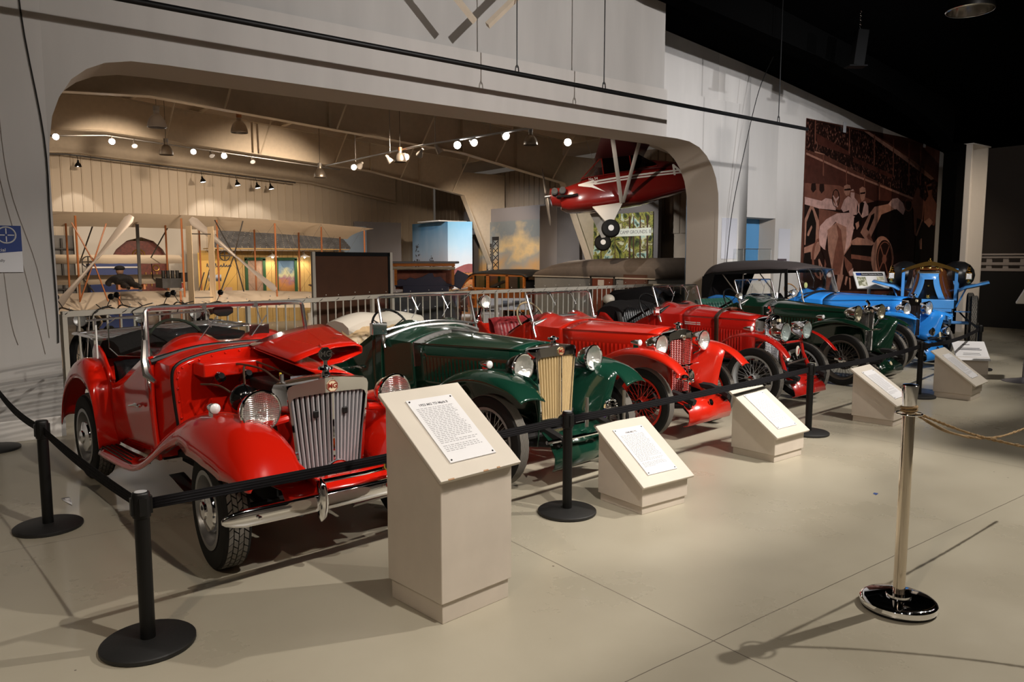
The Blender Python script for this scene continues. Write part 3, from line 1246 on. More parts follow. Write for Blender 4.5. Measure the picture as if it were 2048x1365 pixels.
    fwl = part('firewall', g, pm, car, solid=.01, smooth=0)
    # body sides behind the dash
    edge = P['edge']
    yt = edge[-1][0]
    bz = P.get('sill', .36)
    def side_rows(ya_, yb_, s, n=14):
        rws = []
        for i in range(n + 1):
            y = lerp(ya_, yb_, i / n)
            z1, xo = interp(edge, y)
            rws.append([(s * (xo * (.93 + .07 * math.sin(PI * min(1, u * .62 + .08)) if u < 1 else xo / xo * .995)), y, lerp(bz, z1, u)) for u in (0, .15, .3, .45, .6, .75, .9, 1)])
        return rws
    d0, d1 = P['door']
    for s in (-1, 1):
        part('quarter_panel', G().grid(side_rows(dy - .02, d0 - .004, s)), pm, car, solid=.02, smooth=50, off=1 if s < 0 else -1)
        dr_ = part('door', G().grid(side_rows(d0 + .004, d1 - .004, s)), pm, car, solid=.02, smooth=50, off=1 if s < 0 else -1)
        zh, xh = interp(edge, d0 + .35)
        g = G().tube([(s * (xh + .03), d0 + .17, .705), (s * (xh + .045), d0 + .22, .712), (s * (xh + .05), d0 + .34, .69)], [.010, .012, .006], 8)
        g.cyl((s * (xh - .02), d0 + .19, .71), (s * (xh + .045), d0 + .19, .71), .011, 8)
        part('door_handle', g, CHROME, dr_)
        part('body_side', G().grid(side_rows(d1 + .004, yt, s)), pm, car, solid=.02, smooth=50, off=1 if s < 0 else -1)
    ez, ex = interp(edge, yt)
    g = G().grid([[(-ex, yt, bz), (ex, yt, bz)], [(-ex, yt, ez), (ex, yt, ez)]])
    part('tail_panel', g, pm, car, solid=.02, smooth=0)
    g = G().box((0, (dy + yt) / 2, bz - .02), (ex * 1.7, yt - dy, .03))
    part('cockpit_floor', g, DARK, car, smooth=0)
    sy = P.get('seat_y', d1 + .08)
    sm_ = P['seat']
    seat_back(car, -ex * .90, ex * .90, sy, .52, P.get('seat_z', .98), sm_, P.get('pleats', 14))
    part('seat_cushion', G().box((0, sy - .34, .50), (ex * 1.76, .50, .14)), sm_, car, bevel=.04)
    steering(car, (P.get('wheelside', -1) * .27, dy + .22, P['dash'][2] + .05), .20, 62, P.get('wheelmat', BLACK))
    # folded hood behind the seats
    if P.get('hood_pile', CANVAS):
        g = G()
        pts = [(-ex * .93, sy + .16, ez + .03), (-ex * .4, sy + .24, ez + .09), (0, sy + .22, ez + .075), (ex * .45, sy + .25, ez + .085), (ex * .93, sy + .17, ez + .03)]
        g.tube(spline(pts, 6), P.get('pile_r', .075), 10, flat=1.6)
        pts = [(x * .97, y + .13, z - .03) for x, y, z in pts]
        g.tube(spline(pts, 5), .06, 8, flat=1.5)
        part('folded_hood', g, P.get('hood_pile', CANVAS), car)
    # fuel tank
    if P.get('tank', 1):
        g = G().prism([(yt + .02, .42), (yt + .32, .40), (yt + .24, ez - .12), (yt + .02, ez - .03)], .9, 0, T(-.45, 0, 0) @ Matrix(((0, 0, 1, 0), (1, 0, 0, 0), (0, 1, 0, 0), (0, 0, 0, 1))))
        part('fuel_tank', g, pm, car, bevel=.03)
    # fenders
    for s in (-1, 1):
        rws = sheet_fender(P['fender'], 5, P.get('split', .62))
        rws = rws if s < 0 else mirror_rows(rws)
        fd = part('front_fender', G().grid(rws), pm, car, solid=.007, smooth=50)
        if P.get('bead_f'):
            part('fender_edge', G().tube([r[-1] for r in rws], .006, 6), pm, fd)
        sl = P['slamp']
        if sl:
            sidelamp(fd, (s * sl[0], sl[1], sl[2]), P.get('slmat', CHROME))
        rws = sheet_fender(P['rfender'])
        rws = rws if s < 0 else mirror_rows(rws)
        part('rear_fender', G().grid(rws), pm, car, solid=.007, smooth=50)
        if P.get('valance'):
            v = P['valance']     # rows: y_top, z_top, x_top, y_bot, z_bot, x_bot
            rr2 = []
            for yt_, zt_, xt_, yb_, zb_, xb_ in v:
                rr2.append([(s * (lerp(xt_, xb_, u) - .025 * math.sin(PI * u)), lerp(yt_, yb_, u), lerp(zt_, zb_, u)) for u in (0, .2, .4, .6, .8, 1)])
            rr2 = [[tuple(p) for p in r] for r in rr2]
            part('fender_valance', G().grid(rr2), pm, fd, solid=.006, smooth=50)
    return car


# ----------------------------------------------------------------- car 1, open bonnet
TDD = dict(key='td', split=.42, pos=(1.76, 4.27), rz=6.3, paint=RED1, wb=2.388, tr=.605, R=.325, rim=.205, tw=.075, wstyle='disc', tread='block',
           rimmat=M('silver_wheel_paint', (.30, .30, .30), .32, .6), spokemat=BLACK, steer=-6,
           label='bright red open roadster with its bonnet raised, nearest car of the row',
           rad=dict(y=-.14, wt=.268, wb=.205, zt=.985, zb=.345, rise=.030, style='slat', n=8, head=.075, dp=.17, vee=.035),
           cowl=(.93, .50, 1.00, 1.095), dash=(1.25, .565, 1.03, 1.115, .075), hood_z=.60, open=True, pw=2.6,
           edge=[(1.1, 1.06, .555), (1.25, 1.04, .56), (1.40, .975, .565), (1.65, .86, .575), (1.88, .785, .58), (1.95, .795, .58), (2.0, .90, .58), (2.12, .985, .575), (2.25, 1.035, .57), (2.36, 1.04, .565), (2.44, .98, .56)],
           door=(1.13, 1.96), seat=LEATHER, seat_z=.93, sill=.36, seat_y=2.02, wheelmat=M('dark_wheel_rim', (.02, .03, .02), .3),
           fender=[(-.52, .585, .38, .66, .05, .0), (-.42, .70, .38, .695, .14, .01), (-.27, .79, .39, .715, .23, .03), (-.06, .835, .40, .72, .24, .04), (.15, .832, .42, .72, .22, .05), (.35, .785, .46, .70, .15, .04), (.60, .675, .49, .70, .13, .03),
                   (.85, .53, .52, .70, .11, .02), (1.08, .41, .54, .70, .08, .0), (1.30, .345, .555, .70, .055, .0), (1.60, .325, .56, .70, .05, .0), (1.95, .322, .56, .70, .05, .0)],
           rfender=[(1.93, .33, .555, .70, .02, 0), (1.94, .55, .555, .71, .04, 0), (1.985, .76, .55, .72, .07, 0), (2.09, .89, .55, .73, .11, .01), (2.26, .945, .55, .735, .14, .01), (2.48, .90, .55, .735, .15, .01), (2.68, .79, .55, .73, .15, .02), (2.83, .62, .55, .72, .12, .02), (2.92, .42, .55, .71, .08, .02)],
           slamp=None,
           valance=[(-.50, .60, .41, -.50, .46, .22), (-.25, .75, .41, -.30, .44, .24), (.0, .79, .42, -.05, .46, .27), (.3, .75, .46, .3, .5, .32), (.6, .65, .49, .6, .5, .38), (.9, .50, .52, .9, .46, .46)])
car1 = make_car(TDD)
# chrome octagon mascot and badge
RED_INK = M('badge_red', (.25, .02, .01), .4)
CREAMB = M('badge_cream', (.72, .62, .42), .4)
mg_badge(car1, 'mascot', (0, -.105, 1.135), .043, BLACKG, CHROME, thick=.008)
part('mascot_stem', G().cyl((0, -.11, 1.07), (0, -.11, 1.10), .012, 10), CHROME, car1)
mg_badge(car1, 'radiator_badge', (0, -.178, .957), .036, CREAMB, RED_INK)
for x in (-.10, .09):
    part('grille_clip', G().box((x, -.165, .80), (.036, .012, .042)), BLACK, car1, bevel=.008)
for s in (-1, 1):
    lm = lamp(car1, 'headlight', (s * .435, -.175, .865), .112, .17, CHROME if s > 0 else CHROME, mesh=True, bracket=(-s * .17, .04, -.07, RED1, .022))
    part('lamp_arm', G().tube([(s * .435, -.09, .755), (s * .46, .0, .765), (s * .50, .05, .80)], .024, 8), RED1, lm.parent if False else car1)
    sidelamp(car1, (s * .60, .03, .873), CHROME)
lamp(car1, 'fog_lamp', (-.05, -.31, .475), .078, .10, CHROME)
# raised bonnet half folded over the closed one
A, B_, C_, D_ = Vector((0, .915, 1.105)), Vector((-.01, .245, 1.055)), Vector((.60, .93, 1.215)), Vector((.455, .24, 1.125))
g = G()
rows = []
for i in range(7):
    t = i / 6
    p, q = B_.lerp(A, t), D_.lerp(C_, t)
    row = [p.lerp(q, u) + Vector((0, 0, .028 * math.sin(PI * u))) for u in (0, .2, .4, .6, .8, .93)]
    row += [q + Vector((.012, 0, -.012)), q + Vector((.012, 0, -.05))]
    rows.append(row)
bn = part('raised_bonnet', g.grid(rows), RED1, car1, solid=.008, smooth=45)
rows2 = []
for i in range(5):
    t = i / 4
    p, q = B_.lerp(A, t), D_.lerp(C_, t)
    rows2.append([q + Vector((.010, 0, -.05)), q.lerp(p, .35) + Vector((.03, 0, -.075)), q.lerp(p, .7) + Vector((.02, 0, -.07))])
part('folded_side_panel', G().grid(rows2), RED1, bn, solid=.008, smooth=30)
part('bonnet_catch', G().tube([D_.lerp(B_, .55) + Vector((0, .05, .035)), D_.lerp(B_, .5) + Vector((0, .11, .045)), D_.lerp(B_, .48) + Vector((0, .13, .02))], .008, 6), RED1, bn)
part('bonnet_label', G().box(C_.lerp(D_, .72) + Vector((-.09, 0, .035)), (.045, .03, .002), rot=R('Y', 12)), PAPER, bn)
# black seal and rivets around the firewall
arch = [(-.485, .60), (-.505, .80), (-.51, .95), (-.475, 1.015), (-.36, 1.058), (-.18, 1.088), (0, 1.10)]
P3 = spline([(x * 1.0, .915, z) for x, z in arch], 6)
sl_ = part('bonnet_seal', G().tube(P3, .013, 8), BLACK, car1)
fl = []
for p in P3:
    fl.append([(p.x * .995, .905, p.z - .004), (p.x * .93 , .90, p.z - .035)])
part('firewall_flange', G().grid(fl), RED1, car1, solid=.006)
g = G()
for k in range(0, len(P3), 3):
    p = P3[k]
    g.ball((p.x * .955, .895, p.z - .02), .0085, 8)
part('flange_rivets', g, RED1, car1)
part('tool_box', G().box((-.08, .80, .985), (.62, .18, .09)), RED1, car1, bevel=.01)
for x in (-.30, -.12):
    g = G().lathe([(0, -.07), (.028, -.07), (.030, -.02), (.036, 0), (.036, .03), (.02, .05), (0, .05)], 16, 0, T(x, .70, .93) @ R('X', 60))
    part('ignition_coil', g, BLACKG, car1)
part('engine_block', G().box((-.03, .38, .68), (.24, .62, .34)).box((-.03, .38, .885), (.18, .58, .08)), IRON, car1, bevel=.02)
g = G().ball((-.245, .47, .83), .088, 18, 0, None, (1, .95, 1))
g.lathe([(.089, -.006), (.092, 0), (.089, .006)], 20, 0, T(-.245, .47, .83) @ R('Y', 90))
part('air_filter', g, BLACKG, car1)
g = G().lathe([(.0, -.12), (.075, -.12), (.075, .04), (.055, .07), (.055, .12), (0, .12)], 20, 0, T(-.235, .23, .80) @ R('X', 75))
part('carburettor', g, IRON, car1)
g = G().lathe([(.04, 0), (.05, .04), (.032, .07), (.012, .09), (.012, .15), (0, .15)], 16, 0, T(-.20, .04, .87))
part('dashpot', g, PEWTER, car1)
g = G()
for a in ([(-.36, .86, .96), (-.20, .75, 1.01), (-.12, .5, 1.0), (-.16, .2, .97), (-.17, .05, .95)], [(-.40, .74, .90), (-.34, .6, .90), (-.28, .5, .84)],
          [(-.12, .7, 1.0), (-.18, .6, .99), (-.22, .5, .90)], [(-.05, .75, 1.02), (.02, .4, .96), (.05, .1, .9)]):
    g.tube(spline(a, 6), .007, 6)
part('copper_pipes', g, M('aged_copper_pipe', (.16, .10, .065), .4, .7), car1)
part('brake_line', G().tube(spline([(-.10, .26, .98), (-.1, .27, .93), (-.12, .25, .88)], 5), .006, 6), RED1, car1)
part('dip_stick', G().cyl((-.10, .26, .975), (-.10, .26, .995), .008, 8), M('yellow_plastic', (.7, .55, .05), .5), car1)
part('battery_label', G().box((-.02, .18, .95), (.11, .004, .055)), M('grey_plate', (.22, .22, .25), .5), car1)
# front splash apron, bumper, overriders, badge
g = G().grid([[(x, -.47 + .06 * (abs(x) / .42) ** 2, .40) for x in (-.42, -.2, 0, .2, .42)], [(x, -.36, .465) for x in (-.42, -.2, 0, .2, .42)], [(x, -.15, .46) for x in (-.42, -.2, 0, .2, .42)]])
part('splash_apron', g, RED1, car1, solid=.008, smooth=50)
P4 = [(x, -.475 - .045 * (1 - (x / .78) ** 2), .405) for x in (-.79, -.775, -.74, -.68, -.58, -.4, -.2, 0, .2, .4, .58, .68, .74, .775, .79)]
rw = []
for i, p in enumerate(P4):
    e = min(1, .25 + .75 * min(i, len(P4) - 1 - i) / 3)
    rw.append([(p[0], p[1] - .022 * math.cos(a) * e, p[2] + .048 * math.sin(a) * e) for a in (2 * PI * k / 16 for k in range(16))])
bp_ = part('front_bumper', G().rings(rw), CHROME, car1)
for s in (-1, 1):
    g = G()
    rw = []
    for t in range(9):
        u = t / 8
        z = lerp(.30, .535, u)
        rr = .034 * math.sqrt(max(.03, 1 - (2 * u - 1) ** 4))
        rw.append([(s * .275 + rr * .8 * math.cos(a), -.535 + .02 * abs(2 * u - 1) ** 2 + rr * 1.1 * math.sin(a), z) for a in (2 * PI * k / 14 for k in range(14))])
    g.rings(rw)
    part('overrider', g, CHROME, bp_)
    part('bumper_bolt', G().ball((s * .62, -.53, .405), .011, 8), CHROME, bp_)
part('badge_bar', G().tube([(-.27, -.47, .50), (0, -.50, .505), (.27, -.47, .50)], .012, 8), CHROME, car1)
part('bumper_stay', G().tube([(-.05, -.46, .33), (.28, -.44, .335)], .018, 4), PEWTER, car1)
part('bumper_reflector', G().cyl((.13, -.54, .42), (.13, -.532, .42), .013, 12), M('red_reflector', (.4, .02, .01), .2), bp_)
g = G().prism(octagon(.042), .006, 0, R('X', 90))
bd = part('club_badge', g, M('badge_gold', (.45, .32, .05), .3, .8), car1, loc=(.17, -.50, .525), smooth=0)
g = G().prism(octagon(.034), .002, 0, T(0, -.006, 0) @ R('X', 90))
part('badge_enamel', g, BLACK, bd, smooth=0)
part('badge_centre', G().cyl((0, -.008, 0), (0, -.011, 0), .016, 16), M('badge_gold2', (.55, .40, .06), .3, .8), bd)
windscreen(car1, .56, .575, 1.215, 1.365, 1.165, 1.03, 1.10, rr=.016)
part('scuttle_seal', G().tube(spline([(-.57, 1.13, 1.02), (-.3, 1.11, 1.085), (0, 1.10, 1.10), (.3, 1.11, 1.085), (.57, 1.13, 1.02)], 6), .022, 8), BLACK, car1)
g = G().grid([[(-.60, 1.14, .98), (-.605, 1.20, .97)], [(-.585, 1.15, 1.05), (-.60, 1.21, 1.05)], [(-.575, 1.165, 1.12), (-.59, 1.2, 1.12)]])
part('windscreen_post', G().tube([(-.585, 1.17, 1.16), (-.60, 1.15, 1.03), (-.60, 1.11, .94), (-.575, 1.04, .90)], [.020, .026, .03, .012], 8), SATIN, car1)
# folding wind wing of clear perspex with a metal rim
ww = [(-.59, 1.20, 1.30), (-.70, 1.36, 1.30), (-.735, 1.41, 1.26), (-.735, 1.41, 1.10), (-.70, 1.36, 1.05), (-.59, 1.20, 1.05)]
g = G().add(ww, [tuple(range(6))])
wv = part('wind_wing', g, GLASS, car1, solid=.004, smooth=0)
part('wing_rim', G().tube(ww, .004, 5, closed=True), CHROME, wv)
ww2 = [(.59, 1.20, 1.30), (.68, 1.30, 1.30), (.73, 1.36, 1.22), (.72, 1.36, 1.12), (.59, 1.20, 1.05)]
part('wind_wing', G().add(ww2, [tuple(range(5))]), GLASS, car1, solid=.004, smooth=0)
g = G().prism(octagon(.07), .02, 0, T(-.03, 1.26, 1.325) @ S(1.1, 1, .62) @ R('X', 90))
part('rear_view_mirror', g, BLACK, car1, bevel=.004)
g = G().box((.21, 1.20, 1.175), (.15, .008, .085)).cyl((.21, 1.195, 1.13), (.21, 1.17, 1.08), .008, 6)
part('scuttle_mirror', g, M('mirror_back', (.35, .2, .18), .1, .9), car1, bevel=.012)
# chrome luggage rack
g = G()
for y in (2.62, 2.74, 2.86, 2.98, 3.10):
    g.tube([(-.42, y, 1.06), (.62, y, 1.10)], .011, 6)
for x, z in ((-.42, 1.055), (.1, 1.075), (.62, 1.095)):
    g.tube([(x, 2.55, z), (x, 3.18, z)], .012, 6)
g.tube(spline([(-.42, 2.5, 1.06), (-.52, 2.7, 1.065), (-.52, 3.05, 1.065), (-.42, 3.2, 1.06), (.62, 3.2, 1.10), (.72, 3.05, 1.10), (.72, 2.7, 1.10), (.62, 2.5, 1.10)], 5, True), .013, 6, closed=True)
g.tube(spline([(-.42, 3.2, 1.16), (.1, 3.24, 1.18), (.62, 3.2, 1.20)], 5), .010, 6)
for x in (-.35, .5):
    g.tube([(x, 2.56, 1.06), (x, 2.5, .75)], .011, 6)
    g.tube([(x, 3.2, 1.06), (x, 3.2, 1.18)], .009, 6)
part('luggage_rack', g, SATIN, car1)
# running board strips
g = G()
for k in range(4):
    x = -.585 - k * .031
    g.box((x, 1.56, .333), (.012, .72, .008))
part('step_strips', g, BLACK, car1)
part('aerial', G().tube([(-.62, 2.14, .95), (-.62, 2.14, 1.20)], .007, 6), WHITE, car1)
part('number_plate', G().box((-.42, .95, .18), (.10, .5, .004), rot=R('X', 12)), STEEL, car1)

# ----------------------------------------------------------------- car 2, green
TANL = M('tan_leather', (.50, .35, .19), .45, bump=.1)
TANC = M('cream_canvas', (.62, .56, .47), .85)
TCD = dict(key='tc', slat=M('cream_grille_paint', (.62, .47, .25), .4), pos=(3.84, 4.59), rz=7.1, paint=GREEN1, wb=2.388, tr=.628, R=.345, rim=.245, tw=.058, wstyle='wire', tread='rib',
           rimmat=M('silver_rim_paint', (.33, .32, .31), .35, .5), spokemat=M('silver_spoke', (.34, .33, .32), .35, .6),
           label='dark green roadster with cream grille slats and wire wheels',
           rad=dict(y=-.06, wt=.236, wb=.192, zt=1.005, zb=.42, rise=.022, style='slat', n=8, head=.075, dp=.14, vee=.05),
           cowl=(1.22, .43, .965, 1.047), dash=(1.56, .54, .99, 1.085, .065), hood_z=.56, bead=PEWTER, hingemat=PEWTER, pw=2.2, louvres=22,
           edge=[(1.45, 1.08, .53), (1.6, 1.05, .54), (1.75, .97, .55), (2.0, .83, .56), (2.2, .80, .56), (2.26, .88, .56), (2.45, 1.0, .55), (2.62, 1.03, .54), (2.75, .97, .54)],
           door=(1.62, 2.22), seat=TANL, seat_z=1.03, pleats=11, hood_pile=TANC, pile_r=.10, seat_y=2.2,
           fender=[(-.40, .70, .48, .72, .02, .03), (-.30, .785, .48, .735, .05, .03), (-.15, .838, .45, .745, .07, .03), (.05, .865, .45, .745, .08, .03), (.25, .845, .45, .745, .08, .03), (.45, .775, .46, .745, .08, .03), (.65, .645, .48, .745, .07, .02),
                   (.85, .49, .50, .745, .06, .01), (1.05, .37, .52, .745, .04, 0), (1.3, .325, .53, .745, .03, 0), (2.0, .32, .53, .745, .03, 0)],
           rfender=[(1.98, .33, .53, .68, .02, 0), (2.0, .55, .53, .745, .04, 0), (2.08, .75, .53, .70, .06, 0), (2.28, .87, .53, .70, .08, 0), (2.5, .86, .53, .70, .08, 0), (2.72, .73, .53, .70, .08, 0), (2.88, .52, .53, .745, .06, 0)],
           slamp=(.60, .06, .905),
           valance=[(-0.31, 0.77, 0.460, -0.25, 0.30, .405), (-0.22, 0.82, 0.455, -0.21, 0.30, .35), (-.08, .84, .452, -.10, .38, .28), (.06, .855, .45, .05, .42, .255), (.25, .84, .45, .22, .46, .28), (.45, .77, .46, .42, .48, .32), (.65, .64, .47, .6, .48, .37)])
car2 = make_car(TCD)
mg_badge(car2, 'radiator_badge', (0, -.112, .972), .034, M('badge_gold3', (.7, .55, .3), .3, .5), RED_INK)
for s in (-1, 1):
    lamp(car2, 'headlight', (s * .408, -.10, .880), .103, .16, BLACKG if s < 0 else CHROME, bracket=(-s * .16, .06, -.05, BLACK, .014))
lamp(car2, 'fog_lamp', (-.13, -.30, .475), .068, .09, CHROME)
g = G().lathe([(.07, -.02), (.072, 0), (.06, .012), (.03, .02), (.02, .04), (0, .045)], 24, 0, T(.40, -.30, .50) @ R('X', 90))
for k in range(14):
    a = 2 * PI * k / 14
    g.ball((.40 + .062 * math.cos(a), -.31, .50 + .062 * math.sin(a)), .010, 6)
part('horn', g, CHROME, car2)
g = G().tube([(-.46, -.40, .365), (0, -.44, .37), (.46, -.40, .365)], .015, 8)
for x in (-.3, .1, .33):
    g.box((x, -.42, .37), (.03, .05, .05))
part('badge_bar', g, CHROME, car2)
for x in (-.09, .36):
    part('over_rider_post', G().cyl((x, -.46, .34 if x > 0 else .44), (x, -.46, .66), .014, 10), STEEL, car2)
fb = part('flag_badge', G().lathe([(0, 0), (.032, 0), (.032, .006), (0, .006)], 16, 0, T(.13, -.45, .51) @ R('X', 90)), M('badge_blue', (.03, .06, .30), .3), car2)
part('flag_cross', G().box((.13, -.457, .51), (.055, .002, .012)).box((.13, -.457, .51), (.012, .002, .055)), M('badge_crossred', (.55, .03, .03), .3), fb)
g = G().grid([[(x, -0.253, .40) for x in (-.36, 0, .36)], [(x, -0.325, .36) for x in (-.37, 0, .37)], [(x, -0.410, .24) for x in (-.38, 0, .38)], [(x, -0.403, .16) for x in (-.38, 0, .38)], [(x, -0.371, .13) for x in (-.37, 0, .37)]])
part('front_apron', g, GREEN1, car2, solid=.01, smooth=60)
windscreen(car2, .54, .545, 1.60, 1.35, 1.52, 1.06, 1.12, rr=.013)
part('scuttle_seal', G().tube(spline([(-.545, 1.49, 1.0), (-.3, 1.47, 1.065), (0, 1.46, 1.085), (.3, 1.47, 1.065), (.545, 1.49, 1.0)], 6), .022, 8), PEWTER, car2)
g = G().box((-.63, 1.46, 1.085), (.15, .05, .105)).tube([(-.60, 1.44, 1.08), (-.57, 1.45, 1.0), (-.565, 1.47, .95)], .010, 6)
part('side_mirror', g, CHROME, car2, bevel=.012)
lamp(car2, 'spot_lamp', (.66, 1.50, 1.27), .065, .10, BLACKG)
part('spot_lamp_stalk', G().tube([(.655, 1.56, 1.21), (.62, 1.55, 1.14), (.56, 1.53, 1.10)], .012, 8), CHROME, car2)

# ----------------------------------------------------------------- car 3, red with red mesh grille
REDL = M('red_leather', (.33, .03, .035), .4, bump=.1)
REDW = M('red_wheel_paint', (.55, .02, .008), .3)
PAD = dict(key='pa', slat=M('red_mesh', (.33, .018, .010), .45), core=M('red_core', (.14, .008, .005), .7), pos=(5.79, 4.98), rz=6.3, paint=RED2, wb=2.21, tr=.535, R=.335, rim=.24, tw=.052, wstyle='wire', tread='rib', rimmat=REDW, spokemat=REDW,
           label='scarlet red roadster with red mesh grille, second red car from the left',
           rad=dict(y=-.045, wt=.204, wb=.172, zt=.985, zb=.36, rise=.030, style='mesh', step=.018, head=.075, dp=.12, vee=.03),
           cowl=(1.15, .41, .955, 1.03), dash=(1.55, .51, .975, 1.055, .06), hood_z=.52, pw=2.6, louvres=18,
           edge=[(1.4, 1.04, .50), (1.6, 1.0, .51), (1.75, .93, .52), (1.95, .80, .53), (2.1, .78, .53), (2.16, .85, .53), (2.32, .97, .52), (2.5, .98, .51), (2.6, .92, .51)],
           door=(1.60, 2.12), seat=REDL, seat_z=1.02, pleats=16, seat_y=2.14, hood_pile=None, wheelmat=M('cream_wheel_rim', (.5, .38, .22), .4),
           fender=[(-.46, .655, .47, .60, .01, .02), (-.33, .765, .455, .62, .04, .02), (-.15, .835, .45, .63, .055, .02), (.05, .855, .45, .63, .06, .02), (.25, .82, .45, .63, .06, .02), (.45, .735, .46, .63, .06, .02), (.65, .60, .47, .63, .05, .01),
                   (.85, .45, .48, .63, .04, .01), (1.05, .345, .49, .63, .03, 0), (1.3, .31, .50, .63, .03, 0), (1.8, .31, .50, .63, .03, 0)],
           rfender=[(1.8, .32, .49, .63, .02, 0), (1.83, .55, .49, .64, .04, 0), (1.93, .74, .49, .64, .06, 0), (2.13, .84, .49, .64, .07, 0), (2.35, .82, .49, .64, .07, 0), (2.56, .68, .49, .64, .06, 0), (2.7, .50, .49, .63, .05, 0)],
           slamp=(.555, .03, .905),
           valance=[(-0.27, 0.77, 0.455, -0.21, 0.28, .405), (-0.18, 0.82, 0.450, -0.17, 0.28, .35), (-.08, .84, .452, -.10, .38, .28), (.06, .855, .45, .05, .42, .255), (.25, .84, .45, .22, .46, .28), (.45, .77, .46, .42, .48, .32), (.65, .64, .47, .6, .48, .37)])
car3 = make_car(PAD)
mg_badge(car3, 'radiator_badge', (0, -.085, .925), .026, M('badge_pale', (.5, .5, .42), .3, .5), M('badge_brown', (.1, .05, .02), .4))
g = G().tube([(-.235, -.10, .655), (0, -.14, .66), (.235, -.10, .655)], .010, 8)
part('lamp_bar', g, CHROME, car3)
for s in (-1, 1):
    lamp(car3, 'headlight', (s * .362, -.075, .872), .098, .19, CHROME, bracket=(-s * .10, .05, -.13, CHROME, .012))
g = G().lathe([(0, .085), (.03, .08), (.055, .05), (.066, 0), (.070, -.012), (.05, -.03), (0, -.03)], 20, 0, T(-.19, -.20, .575))
g.tube([(-.19, -.20, .545), (-.1, -.19, .52), (0, -.16, .52)], .012, 6)
part('chrome_bell', g, CHROME, car3)
g = G().lathe([(0, -.012), (.075, -.008), (.078, .006), (.06, .016), (.03, .010), (0, .014)], 24, 0, T(0, -.17, .545) @ S(.78, 1, 1) @ R('X', 90))
g.ball((0, -.19, .51), .026, 10)
part('horn', g, CHROME, car3)
g = G().grid([[(x, -0.213, .36) for x in (-.33, 0, .33)], [(x, -0.331, .33) for x in (-.35, 0, .35)], [(x, -0.397, .27) for x in (-.355, 0, .355)], [(x, -0.410, .20) for x in (-.36, 0, .36)], [(x, -0.394, .145) for x in (-.36, 0, .36)], [(x, -0.344, .13) for x in (-.36, 0, .36)]])
part('front_apron', g, RED2, car3, solid=.01, smooth=60)
g = G().prism(octagon(.033), .006, 0, T(.05, -.375, .315) @ R('X', 72))
bd = part('club_badge', g, CHROME, car3, smooth=0)
text_part('letters', 'MG', .03, BLACK, bd, T(.05, -.3815, .317) @ R('X', 72), depth=.0006)
windscreen(car3, .52, .505, 1.60, 1.315, 1.50, 1.0, 1.07, rr=.012)
part('scuttle_seal', G().tube(spline([(-.505, 1.48, .985), (-.3, 1.46, 1.04), (0, 1.45, 1.06), (.3, 1.46, 1.04), (.505, 1.48, .985)], 6), .016, 8), PEWTER, car3)
# ----------------------------------------------------------------- car 4, deep red with bonnet strap
GREYW = M('grey_wheel_paint', (.33, .34, .34), .4)
J2D = dict(key='jt', pos=(7.85, 5.19), rz=4.0, paint=RED3, wb=2.18, tr=.525, R=.345, rim=.25, tw=.055, wstyle='wire', tread='knob', rimmat=GREYW, spokemat=GREYW,
           label='deep red two-seater with bonnet strap and knobbly tyres, between the scarlet and dark green cars',
           rad=dict(y=.10, wt=.185, wb=.165, zt=1.0, zb=.40, rise=.020, style='mesh', step=.02, head=.10, dp=.14, vee=.0),
           cowl=(1.12, .37, 1.0, 1.10), dash=(1.48, .47, 1.01, 1.11, .045), hood_z=.50, pw=3.0, louvres=20,
           edge=[(1.35, 1.04, .46), (1.5, 1.0, .47), (1.68, .92, .48), (1.9, .80, .49), (2.05, .78, .49), (2.12, .85, .49), (2.3, .97, .48), (2.45, .98, .47), (2.55, .92, .47)],
           door=(1.54, 2.08), seat=LEATHER, seat_z=1.06, pleats=18, seat_y=2.1, pile_r=.12,
           fender=[(-.42, .62, .50, .575, .01, 0), (-.33, .715, .475, .585, .025, 0), (-.2, .80, .465, .59, .03, 0), (0, .855, .46, .59, .035, 0), (.2, .84, .46, .59, .035, 0), (.38, .76, .46, .59, .03, 0), (.55, .62, .47, .585, .03, 0), (.68, .45, .48, .58, .02, 0)],
           rfender=[(1.72, .42, .46, .59, .02, 0), (1.78, .60, .46, .59, .03, 0), (1.92, .78, .46, .59, .04, 0), (2.15, .86, .46, .59, .04, 0), (2.38, .82, .46, .59, .04, 0), (2.55, .68, .46, .59, .04, 0), (2.65, .50, .46, .59, .03, 0)],
           slamp=(.53, .05, .905))
car4 = make_car(J2D)
g = G().lathe([(0, 0), (.03, 0), (.034, .02), (.024, .03), (.024, .05), (.042, .055), (.042, .075), (.02, .085), (0, .09)], 18, 0, T(0, .12, 1.055))
g.box((0, .12, 1.125), (.11, .03, .03))
part('quick_filler_cap', g, CHROME, car4)
g = G().ball((0, .06, .955), .115, 20, 0, None, (1, .35, .75))
part('radiator_nose', g, CHROME, car4)
part('radiator_badge', G().cyl((0, .012, .975), (0, .004, .975), .022, 8), CREAMB, car4)
for s in (-1, 1):
    lamp(car4, 'headlight', (s * .24, -.20, .865), .105, .20, CHROME, lens=M('blue_grey_lens%d' % s, (.42, .50, .50), .12, .4))
    part('headlamp_strut', G().tube([(s * .24, -.13, .765), (s * .25, -.16, .6), (s * .28, -.26, .36)], [.02, .02, .03], 8), RED3, car4)
part('headlamp_bar', G().tube([(-.24, -.15, .735), (.24, -.15, .735)], .014, 8), RED3, car4)
lamp(car4, 'fog_lamp', (-.21, -.22, .59), .055, .09, CHROME)
part('fog_lamp_bar', G().tube([(-.2, -.22, .50), (.22, -.22, .53)], .010, 6), STEEL, car4)
